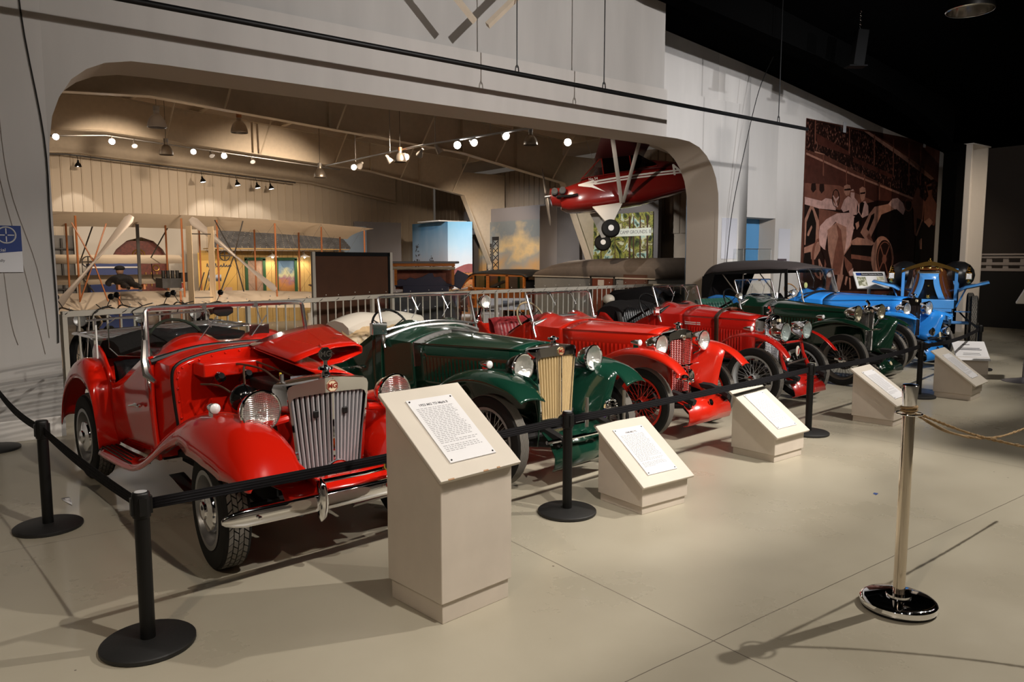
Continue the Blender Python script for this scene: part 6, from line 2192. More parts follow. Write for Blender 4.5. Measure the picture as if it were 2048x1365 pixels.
# ================================================================= guard rail at the edge of the raised floor
RW = M('rail_cream_paint', (.60, .55, .46), .45)
gr = empty('guard_rail', (RAILP[0][0], RAILP[0][1], 0), 0, 'cream guard rail with upright bars behind the row of cars', 'railing')
ox, oy = RAILP[0]
bal_me = G().cyl((0, 0, .10), (0, 0, 1.03), .013, 8).mesh('baluster', RW)
post_me = G().box((0, 0, .52), (.055, .055, 1.04)).mesh('rail_post', RW, 0)
for a, b in zip(RAILP, RAILP[1:]):
    a, b = Vector((a[0] - ox, a[1] - oy, 0)), Vector((b[0] - ox, b[1] - oy, 0))
    d = b - a
    L_ = d.length
    d.normalize()
    rz = math.degrees(math.atan2(d.y, d.x))
    part('top_rail', G().box((L_ / 2, 0, 1.045), (L_ + .05, .06, .07)), RW, gr, loc=a, rot=(0, 0, rz), bevel=.006, smooth=0)
    part('bottom_rail', G().box((L_ / 2, 0, .10), (L_, .03, .04)), RW, gr, loc=a, rot=(0, 0, rz), smooth=0)
    n = round(L_ / .172)
    for k in range(n + 1):
        p = a + d * (L_ * k / n)
        if k % 15 == 0 or k == n:
            part('rail_post', post_me, None, gr, loc=p, rot=(0, 0, rz))
        else:
            part('baluster', bal_me, None, gr, loc=p)
# string lights wound round the top rail
g = G()
bulbs = []
P = []
Lc = 0
for a, b in zip(RAILP[:3], RAILP[1:3]):
    a, b = Vector((*a, 0)), Vector((*b, 0))
    d = (b - a)
    n = int(d.length / .09)
    nn = Vector((-d.y, d.x, 0)).normalized()
    for k in range(n):
        ph = k * PI / 2
        p = a + d * (k / n) + nn * (-.042 * math.cos(ph)) + Vector((0, 0, 1.045 + .05 * math.sin(ph)))
        P.append(p)
        if k % 4 == 1:
            bulbs.append(p + Vector((random.uniform(-.05, .05), 0, random.uniform(.01, .05))))
g.tube(P, .0045, 5)
st = tag(part('string_lights', g, CORD), 'dark string of tiny lights wound round the cream guard rail', 'string lights')
BULB = M('tiny_clear_bulb', (.8, .78, .72), .2)
bm_ = G().ball((0, 0, 0), .009, 8).mesh('tiny_bulb', BULB)
for p in bulbs[:90]:
    part('tiny_bulb', bm_, None, st, loc=p)
for x0, y0, s in ((1.45, 10.39, 1), (1.95, 10.57, -1), (2.5, 10.75, 1)):
    g = G().tube(spline([(x0, y0 - .05, .98), (x0 + .02 * s, y0 - .06, 1.04), (x0 + .10, y0 - .05, 1.10), (x0 + .22, y0 - .03, 1.13)], 5), .007, 5)
    g.tube([(x0 + .10, y0 - .05, 1.10), (x0 + .05, y0 - .05, 1.15)], .006, 5)
    part('loose_tail', g, CORD, st)
# brown backed sign panel
bp = empty('brown_sign_board', (6.02, 12.75, -.5), 12, 'back of a brown display panel on cream posts behind the guard rail', 'display panel')
BRB = M('brown_hardboard', (.085, .032, .012), .75, noise=.12, nscale=3)
part('board', G().box((0, 0, 1.45), (1.66, .03, 1.72)), BRB, bp, smooth=0)
for s in (-1, 1):
    part('post', G().box((s * .86, 0, 1.16), (.06, .05, 2.33)), RW, bp, smooth=0)
part('black_edging', G().box((0, -.02, 2.285), (1.66, .012, .07)), BLACK, bp, smooth=0)
part('black_edging', G().box((.80, -.02, 1.5), (.045, .012, 1.6)), BLACK, bp, smooth=0)

# ================================================================= biplane
FAB = M('unbleached_muslin', (.66, .56, .44), .75, noise=.03, nscale=3)
SPR = M('spruce_strut', sr(150, 88, 44), .5)
ALP = M('silver_painted_wood', (.36, .31, .27), .4, .2)
DKS = M('dark_strut', (.03, .025, .022), .5)
bi = empty('biplane', (4.15, 20.0, -.5), 0, 'cream fabric biplane with two pusher propellers in the back hall', 'aeroplane')


def wing(x0, x1, y0, chord, z, camber=.09, droop=.0, n=26, th=.035, tilt=0.):
    top, bot = [], []
    for i in range(n + 1):
        x = lerp(x0, x1, i / n)
        zz = z - droop * (x / 6.1) ** 2
        rib = .004 * (1 if i % 2 else -1)
        e = 1 - .10 * max(0, (abs(x) - 5.4) / .75)
        rt, rb = [], []
        for j in range(10):
            u = j / 9
            y = y0 + chord * (1 - u) * e
            c = camber * 4 * (u ** .6) * (1 - u) * .8 + tilt * (u - .5)
            rt.append((x, y, zz + c + th * math.sin(PI * u ** .5) + rib))
            rb.append((x, y, zz + (c - tilt * (u - .5)) * .75 + tilt * (u - .5) + rib))
        top.append(rt)
        bot.append(rb)
    rs = [t + b[::-1] for t, b in zip(top, bot)]
    return G().rings(rs, True, True)


ZU, ZL = 3.16, 1.22
part('upper_wing', wing(-6.1, 5.95, 0, 1.95, ZU, droop=.22, tilt=.26), FAB, bi, smooth=40)
part('lower_wing', wing(-6.1, 5.95, 0, 1.95, ZL - .08, droop=.22, tilt=-.34), FAB, bi, smooth=40)
for x in (-5.7, -4.3, -2.9, -1.55, .75, 1.6, 3.1, 4.4, 5.7):
    for y in (.12, 1.78):
        dz = .22 * (x / 6.1) ** 2
        part('strut', G().cyl((x, y, ZL + .04 - dz), (x, y, ZU + .05 - dz), .024, 8), SPR, bi)
g = G()
for a, b in ((-5.7, -4.3), (-4.3, -2.9), (1.6, 3.1), (3.1, 4.4), (4.4, 5.7)):
    for y in (.12, 1.78):
        g.tube([(a, y, ZL + .05), (b, y, ZU)], .003, 3)
        g.tube([(b, y, ZL + .05), (a, y, ZU)], .003, 3)
part('bracing_wires', g, DKS, bi)
for x, ang in ((-1.42, 36), (1.60, -37)):
    pr_ = empty_p = part('propeller_shaft', G().cyl((0, 0, 0), (0, .9, 0), .02, 8), PEWTER, bi, loc=(x, -1.25, 2.14 if x < 0 else 2.29))
    rs = []
    for k in range(-12, 13):
        u = k / 12
        w_ = .035 + .075 * abs(u) ** .8 if abs(u) < .97 else .06
        t = .026 * (1 - .55 * abs(u))
        tw = math.radians(62 - 38 * abs(u)) * (1 if u > 0 else -1)
        c, s_ = math.cos(tw), math.sin(tw)
        ring_ = []
        for a in (2 * PI * j / 10 for j in range(10)):
            px_, py_ = w_ * math.cos(a), t * math.sin(a)
            ring_.append((1.30 * u, px_ * s_ + py_ * c, px_ * c - py_ * s_))
        rs.append(ring_)
    mt = R('Y', -ang - 16 if x < 0 else -ang + 4)
    part('propeller_blades', G().rings(rs, True, True, 0, mt), ALP, pr_, smooth=50)
    part('sprocket', G().tube([(.12 * math.cos(a), .8, .12 * math.sin(a)) for a in (2 * PI * j / 20 for j in range(20))], .014, 5, closed=True).tube([(-.12, .8, 0), (.12, .8, 0)], .012, 4).tube([(0, .8, -.12), (0, .8, .12)], .012, 4), DKS, pr_)
    g = G()
    for dx in (-.28, .28):
        g.tube([(dx, .3, -.88), (0, .05, 0), (dx * 1.2, .35, .85)], .016, 6)
    part('propeller_stay', g, DKS if x > 0 else SPR, pr_)
for x in (.28, .74):
    g = G().prism([(-.0, 1.18), (.06, 1.16), (.09, 2.9), (.02, 2.98), (-.02, 2.9)], .012, 0, T(x, -2.4, .05) @ R('X', 90))
    g = G().rings([[(x - .0, yy, z) for yy in (-2.6, -2.15)] + [(x + .012, yy, z) for yy in (-2.15, -2.6)] for z in (1.10, 1.3, 2.75, 2.92)])
    part('rudder', g, M('rudder_fabric', (.60, .46, .30), .7) if 'rudder_fabric' not in bpy.data.materials else bpy.data.materials['rudder_fabric'], bi, smooth=0)
g = G()
for z in (1.35, 2.75):
    g.tube([(.28, -2.4, z), (.76, -2.4, z)], .012, 5)
for dx in (.0, .12, .24):
    g.tube([(.62 + dx, -2.2, 1.9 + dx * .5), (1.1 + dx, 0.1, 1.42)], .016, 5)
part('tail_booms', g, DKS, bi)
for z in (2.20, 1.62):
    part('elevator', wing(-1.75, 1.75, 4.0, .75, z, .03, n=14, th=.02, tilt=-.24), FAB, bi, smooth=40)
g = G()
for x in (-.9, .9):
    g.tube([(x, 1.9, ZL), (x, 4.3, 1.65), (x, 4.4, 2.25), (x, 1.9, ZU)], .018, 6)
part('elevator_booms', g, DKS, bi)
g = G().box((.55, .85, 1.60), (.45, .75, .24)).cyl((.9, .85, 1.62), (.9, .85, 1.86), .12, 14)
for k in range(4):
    g.cyl((.38 + k * .11, .6, 1.7), (.38 + k * .11, .6, 1.92), .045, 10)
part('engine', g, IRON, bi)
part('radiator', G().box((.02, 1.55, 2.25), (.07, .07, 1.7)), DKS, bi)
part('skids', G().cyl((-.7, -.1, .05), (-.7, 4.3, .12), .03, 6).cyl((.7, -.1, .05), (.7, 4.3, .12), .03, 6).cyl((-.7, .3, .05), (-.7, .3, 1.4), .025, 6).cyl((.7, .3, .05), (.7, .3, 1.4), .025, 6), SPR, bi)
part('hip_cradle', G().box((-.42, .35, 1.50), (.62, .06, .06)).box((-.70, .35, 1.53), (.05, .28, .12)).box((-.14, .35, 1.53), (.05, .28, .12)), SPR, bi)
# mannequin pilot lying prone on the lower wing
SUIT = M('dark_suit', (.012, .011, .012), .8)
SKIN = M('mannequin_skin', (.35, .2, .13), .5)
pil = empty('person', (3.70, 20.9, .97), 0, 'mannequin pilot in dark suit and cap lying prone on the biplane wing', 'person')
tor = blob([(0, -.05, .10), (0, .20, .15), (0, .45, .24), (0, .52, .33), (-.20, .45, .24), (-.30, .62, .12), (-.20, .86, .08), (.20, .45, .24), (.30, .62, .12), (.20, .86, .08),
            (-.11, -.12, .10), (-.13, -.55, .10), (-.13, -.95, .09), (-.13, -1.05, .06), (.11, -.12, .10), (.13, -.55, .10), (.13, -.95, .09), (.13, -1.05, .06)],
           [.16, .16, .17, .07, .085, .065, .05, .085, .065, .05, .11, .085, .06, .05, .11, .085, .06, .05], 2, 'body', SUIT, pil,
           [(0, 1), (1, 2), (2, 3), (2, 4), (4, 5), (5, 6), (2, 7), (7, 8), (8, 9), (0, 10), (10, 11), (11, 12), (12, 13), (0, 14), (14, 15), (15, 16), (16, 17)])
hdp = part('head', G().ball((0, .60, .44), .105, 16, 0, None, (.85, 1, 1.15)), SKIN, pil)
part('cap', G().ball((0, .585, .505), .125, 16, 0, None, (1, 1.05, .55)).lathe([(.10, 0), (.15, -.005), (.15, .004), (.10, .012)], 16, 0, T(0, .66, .475)), SUIT, hdp)
for s in (-1, 1):
    g = G().ball((s * .20, .92, .07), .042, 10, 0, None, (.8, 1.2, .6))
    for k in range(4):
        x = s * (.20 + (k - 1.5) * .018)
        g.tube([(x, .95, .075), (x, 1.0, .075), (x, 1.02 + .006 * (k % 2), .05)], [.010, .009, .007], 6)
    g.tube([(s * .165, .92, .07), (s * .14, .96, .06)], [.011, .008], 6)
    part('hand', g, SKIN, pil)
    part('shoe', G().ball((s * .13, -1.10, .05), .06, 10, 0, None, (.8, 1.3, .9)), BLACKG, pil)

# ================================================================= yellow shop front with shingle roof
sh = empty('shop_front', (9.6, 26.6, -.5), 0, 'yellow board shop front with a dark shingle roof behind the biplane', 'building')
YEL = M('yellow_boards', sr(196, 162, 100), .6, noise=.06)
GRN = M('green_trim', (.02, .085, .03), .5)
g = G()
for k in range(26):
    g.box((-2.5 + k * .2, .0, 1.25), (.19, .05, 2.5))
part('board_wall', g, YEL, sh, smooth=0)
SHG = M('grey_shingles', (.10, .10, .105), .8, noise=.35, nscale=5)
g = G()
nr = 12
for k in range(nr):
    t0, t1 = k / nr, (k + 1) / nr
    xa = lerp(-2.45, -1.75, t0)
    xb = lerp(2.5, 2.15, t0)
    y0, y1 = lerp(-.75, .1, t0), lerp(-.75, .1, t1)
    z0, z1 = lerp(2.62, 3.42, t0), lerp(2.62, 3.42, t1)
    m_ = 24
    for j in range(m_):
        x0, x1 = lerp(xa, xb, j / m_), lerp(xa, xb, (j + .93) / m_)
        dz = random.uniform(-.008, .008)
        g.add([(x0, y0 - .02, z0 + dz), (x1, y0 - .02, z0 + dz), (x1, y1, z1 + .02), (x0, y1, z1 + .02), (x0, y0 - .02, z0 - .03 + dz), (x1, y0 - .02, z0 - .03 + dz)], [(0, 1, 2, 3), (4, 5, 1, 0)])
rf = part('shingle_roof', g, SHG, sh, smooth=0)
part('roof_soffit', G().box((0, -.35, 2.56), (4.9, .85, .03)), YEL, rf, smooth=0)
for x in (-2.2, 2.15):
    part('eave_bracket', G().tube([(x, -.05, 2.0), (x, -.6, 2.54)], .04, 4), YEL, sh)
POST = ramp_mat('landscape_poster', [(.0, sr(120, 90, 60)), (.35, sr(190, 130, 70)), (.5, sr(150, 110, 130)), (.62, sr(190, 190, 150)), (.8, sr(90, 120, 150))], 'Z', (1, 1, 1), .5, 5, .5, -.55, zs=.7)
for x, w_, lit in ((-.77, .62, 0), (.33, .70, 1)):
    fr_ = part('window_frame', G().box((x - w_ / 2, -.04, 1.50), (.10, .06, 1.45)).box((x + w_ / 2, -.04, 1.50), (.10, .06, 1.45)).box((x, -.04, 2.22), (w_ + .1, .06, .10)).box((x, -.04, .80), (w_ + .1, .06, .10)), GRN, sh, smooth=0)
    part('poster' if lit else 'curtain', G().box((x, -.03, 1.50), (w_ - .1, .01, 1.36)), POST if lit else M('pale_curtain', (.40, .27, .20), .8, noise=.12, nscale=14), fr_, smooth=0)
for x in (-.24, .92):
    lm = part('wall_lamp', G().lathe([(.02, .09), (.05, .08), (.19, .0), (.20, -.015), (.185, -.012), (.04, .05)], 20, 0, T(x, -.30, 2.30)).tube([(x, -.3, 2.38), (x, -.25, 2.46), (x, -.02, 2.46)], .012, 6), WHITE, sh)
    part('bulb', G().ball((x, -.30, 2.285), .035, 10), GLOW, lm)
    l = spot('shop_lamp', (9.6 + x, 26.28, 1.77), (9.6 + x, 26.4, 0), 26, 150, (1, .8, .55), .6, .05)
sb = part('yellow_sign', G().box((-2.05, -.06, 1.50), (1.25, .02, 1.85)), M('sign_yellow', sr(218, 176, 92), .6), sh, smooth=0)
text_part('sign_script', 'Stanley Bros', .20, INK, sb, T(-1.98, -.072, 1.98) @ R('X', 90)) if False else None
g = G()
for k in range(9):
    x = -2.40 + k * .09
    g.tube(spline([(x, -.075, 1.95), (x + .02, -.075, 2.07 if k % 3 == 0 else 2.02), (x + .05, -.075, 1.95), (x + .09, -.075, 2.0)], 4), .013, 4)
part('script_marks', g, INK, sb)
part('sign_photo', G().box((-2.15, -.072, 1.58), (.42, .006, .22)), ramp_mat('sign_photo_print', [(.3, sr(60, 66, 80)), (.6, sr(190, 200, 220))], 'Z', (1, 1, 1), .3, 5, .5, -5.9, zs=4), sb, smooth=0)
part('sign_photo', G().box((-1.72, -.072, 1.05), (.26, .006, .42)), M('sign_photo_pink', sr(205, 170, 150), .6), sb, smooth=0)
# benches and crate by the shop
bn_ = empty('slanted_bench', (10.75, 25.2, -.5), 15, 'brown tilted reading desk in front of the yellow shop', 'desk')
part('top', G().box((0, 0, 1.15), (.95, .55, .04), rot=R('Y', 22)), M('desk_brown', (.10, .045, .025), .6), bn_, smooth=0)
part('leg', G().box((0, 0, .55), (.08, .08, 1.12)), DKS, bn_)
tb = empty('side_table', (11.85, 25.8, -.5), 0, 'dark side table with a basket right of the yellow shop windows', 'table')
part('top', G().box((0, 0, 1.62), (1.0, .5, .05)), M('table_dark', (.05, .035, .03), .5), tb, smooth=0)
part('cabinet', G().box((0, .05, 1.0), (.9, .4, 1.2)), DARK, tb, smooth=0)
part('leg', G().box((-.42, 0, .3), (.05, .4, .6)).box((.42, 0, .3), (.05, .4, .6)), DKS, tb)
cr_ = part('wicker_basket', G().box((.15, 0, .17), (.55, .35, .34)), M('wicker', (.09, .07, .055), .8, bump=.6, bscale=70), bevel=.03)
cr_.location = (11.85, 25.8, 1.155)
tag(cr_, 'small dark basket on the side table right of the shop', 'basket')

# partitions
def slab(name, label, c, d, mat, rz=0, cat='partition'):
    o = part(name, G().box((0, 0, 0), d), mat, smooth=0)
    o.location = c
    o.rotation_euler = (0, 0, math.radians(rz))
    return tag(o, label, cat)


LBLUE = M('pale_blue_panel', (.34, .45, .60), .7)
slab('partition', 'pale blue wall panel right of the shingle roof', (12.9, 27.6, 1.24), (1.35, .12, 3.48), LBLUE)
slab('partition', 'tall grey partition between the pale blue panel and the landscape box', (14.45, 28.3, 1.36), (2.1, .12, 3.72), GREYP)
part('switch_plate', G().box((13.6, 28.22, 1.85), (.12, .02, .14)), WHITE)
tag(bpy.data.objects['switch_plate'], 'white switch plate on the grey partition', 'switch')
wp = empty('white_arch_wall', (5.9, 29.2, -.5), 0, 'white wall with an arched red and gold organ front behind the biplane', 'display')
g = wall_mesh(-2.2, 1.3, 3.45, 0, .25, [[(-1.15, 0.01), (-1.15, 2.2), (-.95, 2.55), (-.6, 2.85), (-.15, 2.98), (.25, 2.85), (.55, 2.55), (.72, 2.2), (.72, 0.01)]])
part('wall', g, M('white_board_wall', (.62, .58, .52), .7), wp, smooth=0)
part('organ_front', G().box((-.2, .30, 1.4), (1.95, .08, 2.9)), M('organ_red', (.13, .018, .008), .5, noise=.4, nscale=14), wp, smooth=0)
g = G()
for x, z, r_ in ((-.2, 2.35, .20), (-.2, 2.35, .11), (-.75, 1.9, .1), (.35, 1.9, .1)):
    g.tube([(x + r_ * math.cos(a), .24, z + r_ * math.sin(a)) for a in (2 * PI * k / 20 for k in range(20))], .022, 5, closed=True)
for k in range(9):
    g.cyl((-.9 + k * .18, .24, 1.25), (-.9 + k * .18, .24, 1.75), .02, 6)
part('gold_scrollwork', g, M('gold_leaf', (.38, .22, .05), .35, .7), wp)
# grey service wall with shelves at the left rear
sw = empty('service_wall', (3.0, 29.3, -.5), 0, 'dark grey service bay with pipes behind the biplane elevator', 'service bay')
part('panel', G().box((-.2, .2, 1.5), (3.4, .1, 3.0)), M('service_grey', (.16, .155, .15), .6, noise=.2, nscale=2), sw, smooth=0)
g = G()
for x in (-1.2, -.5, .35, .9):
    g.cyl((x, .1, 0), (x, .1, 2.9), .035, 6)
for z in (2.1, 2.55, 1.2):
    g.cyl((-1.8, .08, z), (1.4, .08, z), .03, 6)
part('pipes', g, DKS, sw)
rk = empty('blue_rack', (4.55, 27.4, -.5), 0, 'dark blue rack unit behind the biplane elevator', 'rack')
DBL = M('rack_blue', (.012, .03, .14), .5)
part('cabinet', G().box((0, 0, 1.15), (1.5, .6, 2.3)), DBL, rk, bevel=.02)
for z in (.6, 1.05, 1.5, 1.95):
    part('shelf_edge', G().box((0, -.32, z), (1.4, .04, .05)), STEEL, rk)
fx = empty('fire_extinguisher', (6.95, 28.8, -.5), 0, 'red fire extinguisher standing right of the arched organ', 'fire extinguisher')
part('bottle', G().lathe([(0, .9), (.09, .9), (.09, 1.3), (.05, 1.38), (.03, 1.42), (0, 1.42)], 14), RED3, fx)
part('label', G().lathe([(.092, 1.0), (.092, 1.18)], 14), PAPER, fx)
part('bracket', G().cyl((0, 0, 0), (0, 0, .9), .03, 6), DKS, fx)

# ---- landscape box (two printed faces)
sb = empty('landscape_box', (15.75, 25.0, -.5), 0, 'tall box printed with sky, trees and autumn hill behind the wooden wagon', 'display')
SKY1 = ramp_mat('print_sky', [(0, (.5, .5, .56)), (.45, (.55, .53, .58)), (.7, (.35, .48, .62)), (1, (.05, .22, .42))], 'Z', (1, 1, .5), .35, 1.2, .5, -.02, zs=.275)
fl = part('left_print', G().add([(0, 0, 0), (0, 2.7, 0), (0, 2.7, 3.65), (0, 0, 3.65)], [(0, 1, 2, 3)]), SKY1, sb, solid=.04, smooth=0)
SKY2 = ramp_mat('print_sky_bright', [(0, (.86, .85, .92)), (.5, (.80, .84, .92)), (.75, (.42, .66, .86)), (1, (.16, .46, .74))], 'Z', (1, 1, .5), .3, 1.2, .5, 0, zs=.275)
fr2 = part('right_print', G().add([(0, 0, 0), (.78, -.52, 0), (.78, -.52, 3.65), (0, 0, 3.65)], [(0, 1, 2, 3)]), SKY2, sb, solid=.04, smooth=0)
tr_ = G()
rnd = random.Random(4)
for cy, z0, h, w_ in ((2.25, 1.5, 1.35, .42), (1.15, 1.5, .85, .40), (.75, 1.5, .5, .18), (.3, 1.4, .75, .2), (1.9, 1.3, .5, .5)):
    for k in range(46):
        t = rnd.random()
        r_ = w_ * (1 - t * .75) * rnd.uniform(.2, .55)
        a = rnd.uniform(-1, 1) * w_ * (1 - t * .8)
        cz = z0 + h * t
        ph = rnd.random() * 6
        tr_.add([(-.045 - k * .0002, cy + a + r_ * .45 * math.cos(ph + j * 1.257), cz + r_ * .45 * math.sin(ph + j * 1.257)) for j in range(5)], [(0, 1, 2, 3, 4)])
part('printed_trees', tr_, M('print_tree', sr(58, 38, 34), .6), fl, smooth=0)
HILLM = M('print_hill', sr(150, 82, 82), .6, noise=.15, nscale=5)
u_ = Vector((.78, -.52, 0))
nb = Vector((-.52, -.78, 0)).normalized() * .026
hp = [(0, 1.72), (.2, 1.80), (.45, 1.92), (.65, 2.0), (.85, 2.04), (1, 2.03)]
g = G().add([tuple(u_ * t + nb + Vector((0, 0, z))) for t, z in hp] + [tuple(u_ * t + nb + Vector((0, 0, 1.2))) for t in (1, 0)], [tuple(range(8))])
part('printed_hill', g, HILLM, fr2, smooth=0)
AUT = ramp_mat('print_autumn_scrub', [(.38, sr(70, 62, 44)), (.46, sr(196, 150, 84)), (.53, sr(150, 84, 52)), (.6, sr(214, 126, 60)), (.68, sr(88, 72, 60))], '-', (1, 1, 1.4), 1, 7, .6, 0, 4, 1)
g = G().add([tuple(u_ * t + nb * 1.15 + Vector((0, 0, z))) for t, z in ((0, 1.68), (.3, 1.66), (.6, 1.72), (1, 1.7), (1, .1), (0, .1))], [tuple(range(6))])
part('printed_scrub', g, AUT, fr2, smooth=0)
g = G().add([tuple(u_ * t + nb * 1.3 + Vector((0, 0, z))) for t, z in ((.1, 1.28), (.42, 1.27), (.5, 1.1), (.12, 1.05))], [(0, 1, 2, 3)])
part('printed_barn', g, PAPER, fr2, smooth=0)
part('top_ledge', G().box((.3, .9, 3.68), (1.3, 1.6, .04)), WHITE, sb, smooth=0)

# ---- grey side wall partition with amber sky print and forest print
slab('partition', 'long grey partition carrying the amber sky print', (17.5, 23.6, 1.58), (.14, 5.6, 4.16), GREYP)
AMB = ramp_mat('print_amber_sky', [(0, sr(200, 140, 80)), (.3, sr(190, 150, 100)), (.5, sr(150, 148, 140)), (.62, sr(206, 178, 130)), (.8, sr(118, 124, 126)), (1, sr(128, 130, 128))], 'Z', (.8, .8, 1.2), .9, .9, .6, .52, 6, zs=.33)
am = slab('amber_print', 'amber cloudy sky print with two dark lattice towers', (17.40, 23.15, 1.85), (.03, 4.3, 2.6), AMB, 0, 'print')
g = G()
for yc, w_, h in ((1.40, .32, 2.0), (.98, .42, 2.32)):
    z0, zt = -1.3, -1.3 + h * .82
    for s in (-1, 1):
        g.tube([(-.02, yc + s * w_ / 2, z0), (-.02, yc + s * w_ / 2 * .85, zt)], .028, 4)
    k = 7
    for i in range(k):
        a, b = lerp(z0, zt, i / k), lerp(z0, zt, (i + 1) / k)
        g.tube([(-.02, yc - w_ / 2, a), (-.02, yc + w_ / 2, b)], .018, 4)
        g.tube([(-.02, yc + w_ / 2, a), (-.02, yc - w_ / 2, b)], .018, 4)
    g.box((-.02, yc, zt + .06), (.01, w_ * 1.05, .14))
part('printed_towers', g, M('print_tower', sr(30, 26, 26), .7), am)
g = slab('partition', 'grey column-like partition left of the forest print', (16.9, 19.75, 1.5), (1.0, .9, 4.0), GREYP)
slab('partition', 'dark grey wall carrying the forest print', (17.6, 17.6, 1.6), (.14, 3.4, 4.2), M('forest_wall_grey', (.13, .12, .12), .8))
FOR = ramp_mat('print_forest', [(.34, sr(24, 30, 18)), (.42, sr(70, 84, 40)), (.48, sr(150, 150, 70)), (.53, sr(60, 56, 34)), (.58, sr(196, 192, 150)), (.64, sr(150, 190, 190)), (.7, sr(60, 70, 40))], '-', (1, 1, 1), 1, 3.2, .55, 0, 6, .8)
fo = slab('forest_print', 'printed picture of sunlit pine woods with a camp ground banner', (17.5, 17.55, 1.55), (.03, 2.95, 3.2), FOR, 0, 'print')
TRK = M('print_trunk', sr(66, 42, 28), .6)
g = G()
for y, w_ in ((1.2, .16), (.75, .06), (.1, .05), (-.55, .10), (-.72, .07), (-1.0, .08), (-1.3, .1)):
    g.add([(-.018, y - w_ / 2, -1.5), (-.018, y + w_ / 2, -1.5), (-.018, y + w_ / 3 + .05, 1.5), (-.018, y - w_ / 3 + .05, 1.5)], [(0, 1, 2, 3)])
part('printed_trunks', g, TRK, fo, smooth=0)
g = G()
for y, z, w_, h in ((-.2, -.75, .5, .18), (-.9, -.7, .7, .22), (-.5, -.85, .9, .12)):
    for k in range(12):
        cy, cz = y + rnd.uniform(-.5, .5) * w_, z + rnd.uniform(-.5, .5) * h
        g.add([(-.02 - k * .0002, cy + .08 * math.cos(j * 1.257 + k), cz + .05 * math.sin(j * 1.257 + k)) for j in range(5)], [(0, 1, 2, 3, 4)])
part('printed_red_shrubs', g, M('print_red', sr(205, 84, 36), .6), fo, smooth=0)
g = G().box((-.022, -.55, 1.0), (.008, 1.75, .24))
part('banner', g, M('print_banner', (.62, .66, .60), .6), fo, smooth=0)
text_part('banner_letters', 'LIC CAMP GROUNDS. B', .15, INK, fo, T(-.028, -.62, 1.0) @ R('Z', -90) @ R('X', 90))
slab('partition', 'tall plain light blue panel behind the right side of the arch', (15.78, 12.72, 1.6), (1.30, .16, 4.2), LBLUE, 0)

# ================================================================= camping trailer and wooden wagon
tl = empty('camping_trailer', (15.6, 15.72, -.5), 0, 'grey camping trailer with a domed fabric roof behind the guard rail', 'trailer')
TGR = M('trailer_grey', (.20, .195, .18), .6, noise=.04)
TRF = M('trailer_roof_canvas', (.20, .16, .13), .85, noise=.08)
prof = [(2.50, .35), (2.50, 1.70), (2.36, 1.89), (1.9, 2.07), (1.3, 2.17), (0, 2.22), (-2.3, 2.23), (-2.45, 2.1), (-2.5, 1.7), (-2.5, .35)]
PX = Matrix(((0, 0, 1, 0), (1, 0, 0, 0), (0, 1, 0, 0), (0, 0, 0, 1)))
part('body', G().box((0, 0, 1.03), (2.06, 4.96, 1.38)), TGR, tl, bevel=.03)
rows = []
for u in [k / 10 for k in range(11)]:
    x = -1.06 + 2.12 * u
    k_ = 1 - abs(2 * u - 1) ** 4
    rows.append([(x, y, 1.72 + (z - 1.72) * (.55 + .45 * k_)) for y, z in prof[1:-1]])
rows = [[(rows[0][i][0], rows[0][i][1], 1.70) for i in range(len(rows[0]))]] + rows + [[(rows[-1][i][0], rows[-1][i][1], 1.70) for i in range(len(rows[0]))]]
part('domed_roof', G().grid(rows), TRF, tl, solid=.02, smooth=50)
part('drip_rail', G().box((-1.07, 0, 1.70), (.03, 4.98, .03)).box((1.07, 0, 1.70), (.03, 4.98, .03)), M('drip_cream', (.50, .44, .36), .6), tl, smooth=0)
dr_ = part('door', G().box((-1.05, -.55, 1.06), (.04, .80, 1.30)), M('trailer_door_red', (.13, .03, .015), .4, noise=.2), tl, smooth=0)
part('door_window', G().box((-1.075, -.50, 1.52), (.01, .24, .24)), M('lace_curtain', (.5, .44, .38), .8), dr_, smooth=0)
part('door_frame', G().box((-1.06, -1.02, 1.06), (.05, .06, 1.34)).box((-1.06, -.10, 1.06), (.05, .06, 1.34)).box((-1.06, -.55, 1.73), (.05, .98, .05)), DKS, tl, smooth=0)
wn = part('side_window', G().box((-1.05, -1.78, 1.62), (.04, .86, .36)), M('window_frame_brown', (.08, .035, .02), .4), tl, smooth=0)
part('pane', G().box((-1.075, -1.78, 1.62), (.01, .74, .26)), M('dark_pane', (.10, .04, .03), .1), wn, smooth=0)
part('front_window', G().box((-.3, 2.49, 1.45), (1.1, .02, .4)), BLACKG, tl, smooth=0)
for s in (-1, 1):
    part('wheel', G().lathe([(.2, -.08), (.3, -.09), (.34, -.06), (.34, .06), (.3, .09), (.2, .08)], 26, 0, T(s * .95, -.5, .34) @ R('Y', 90)), RUBBER, tl)

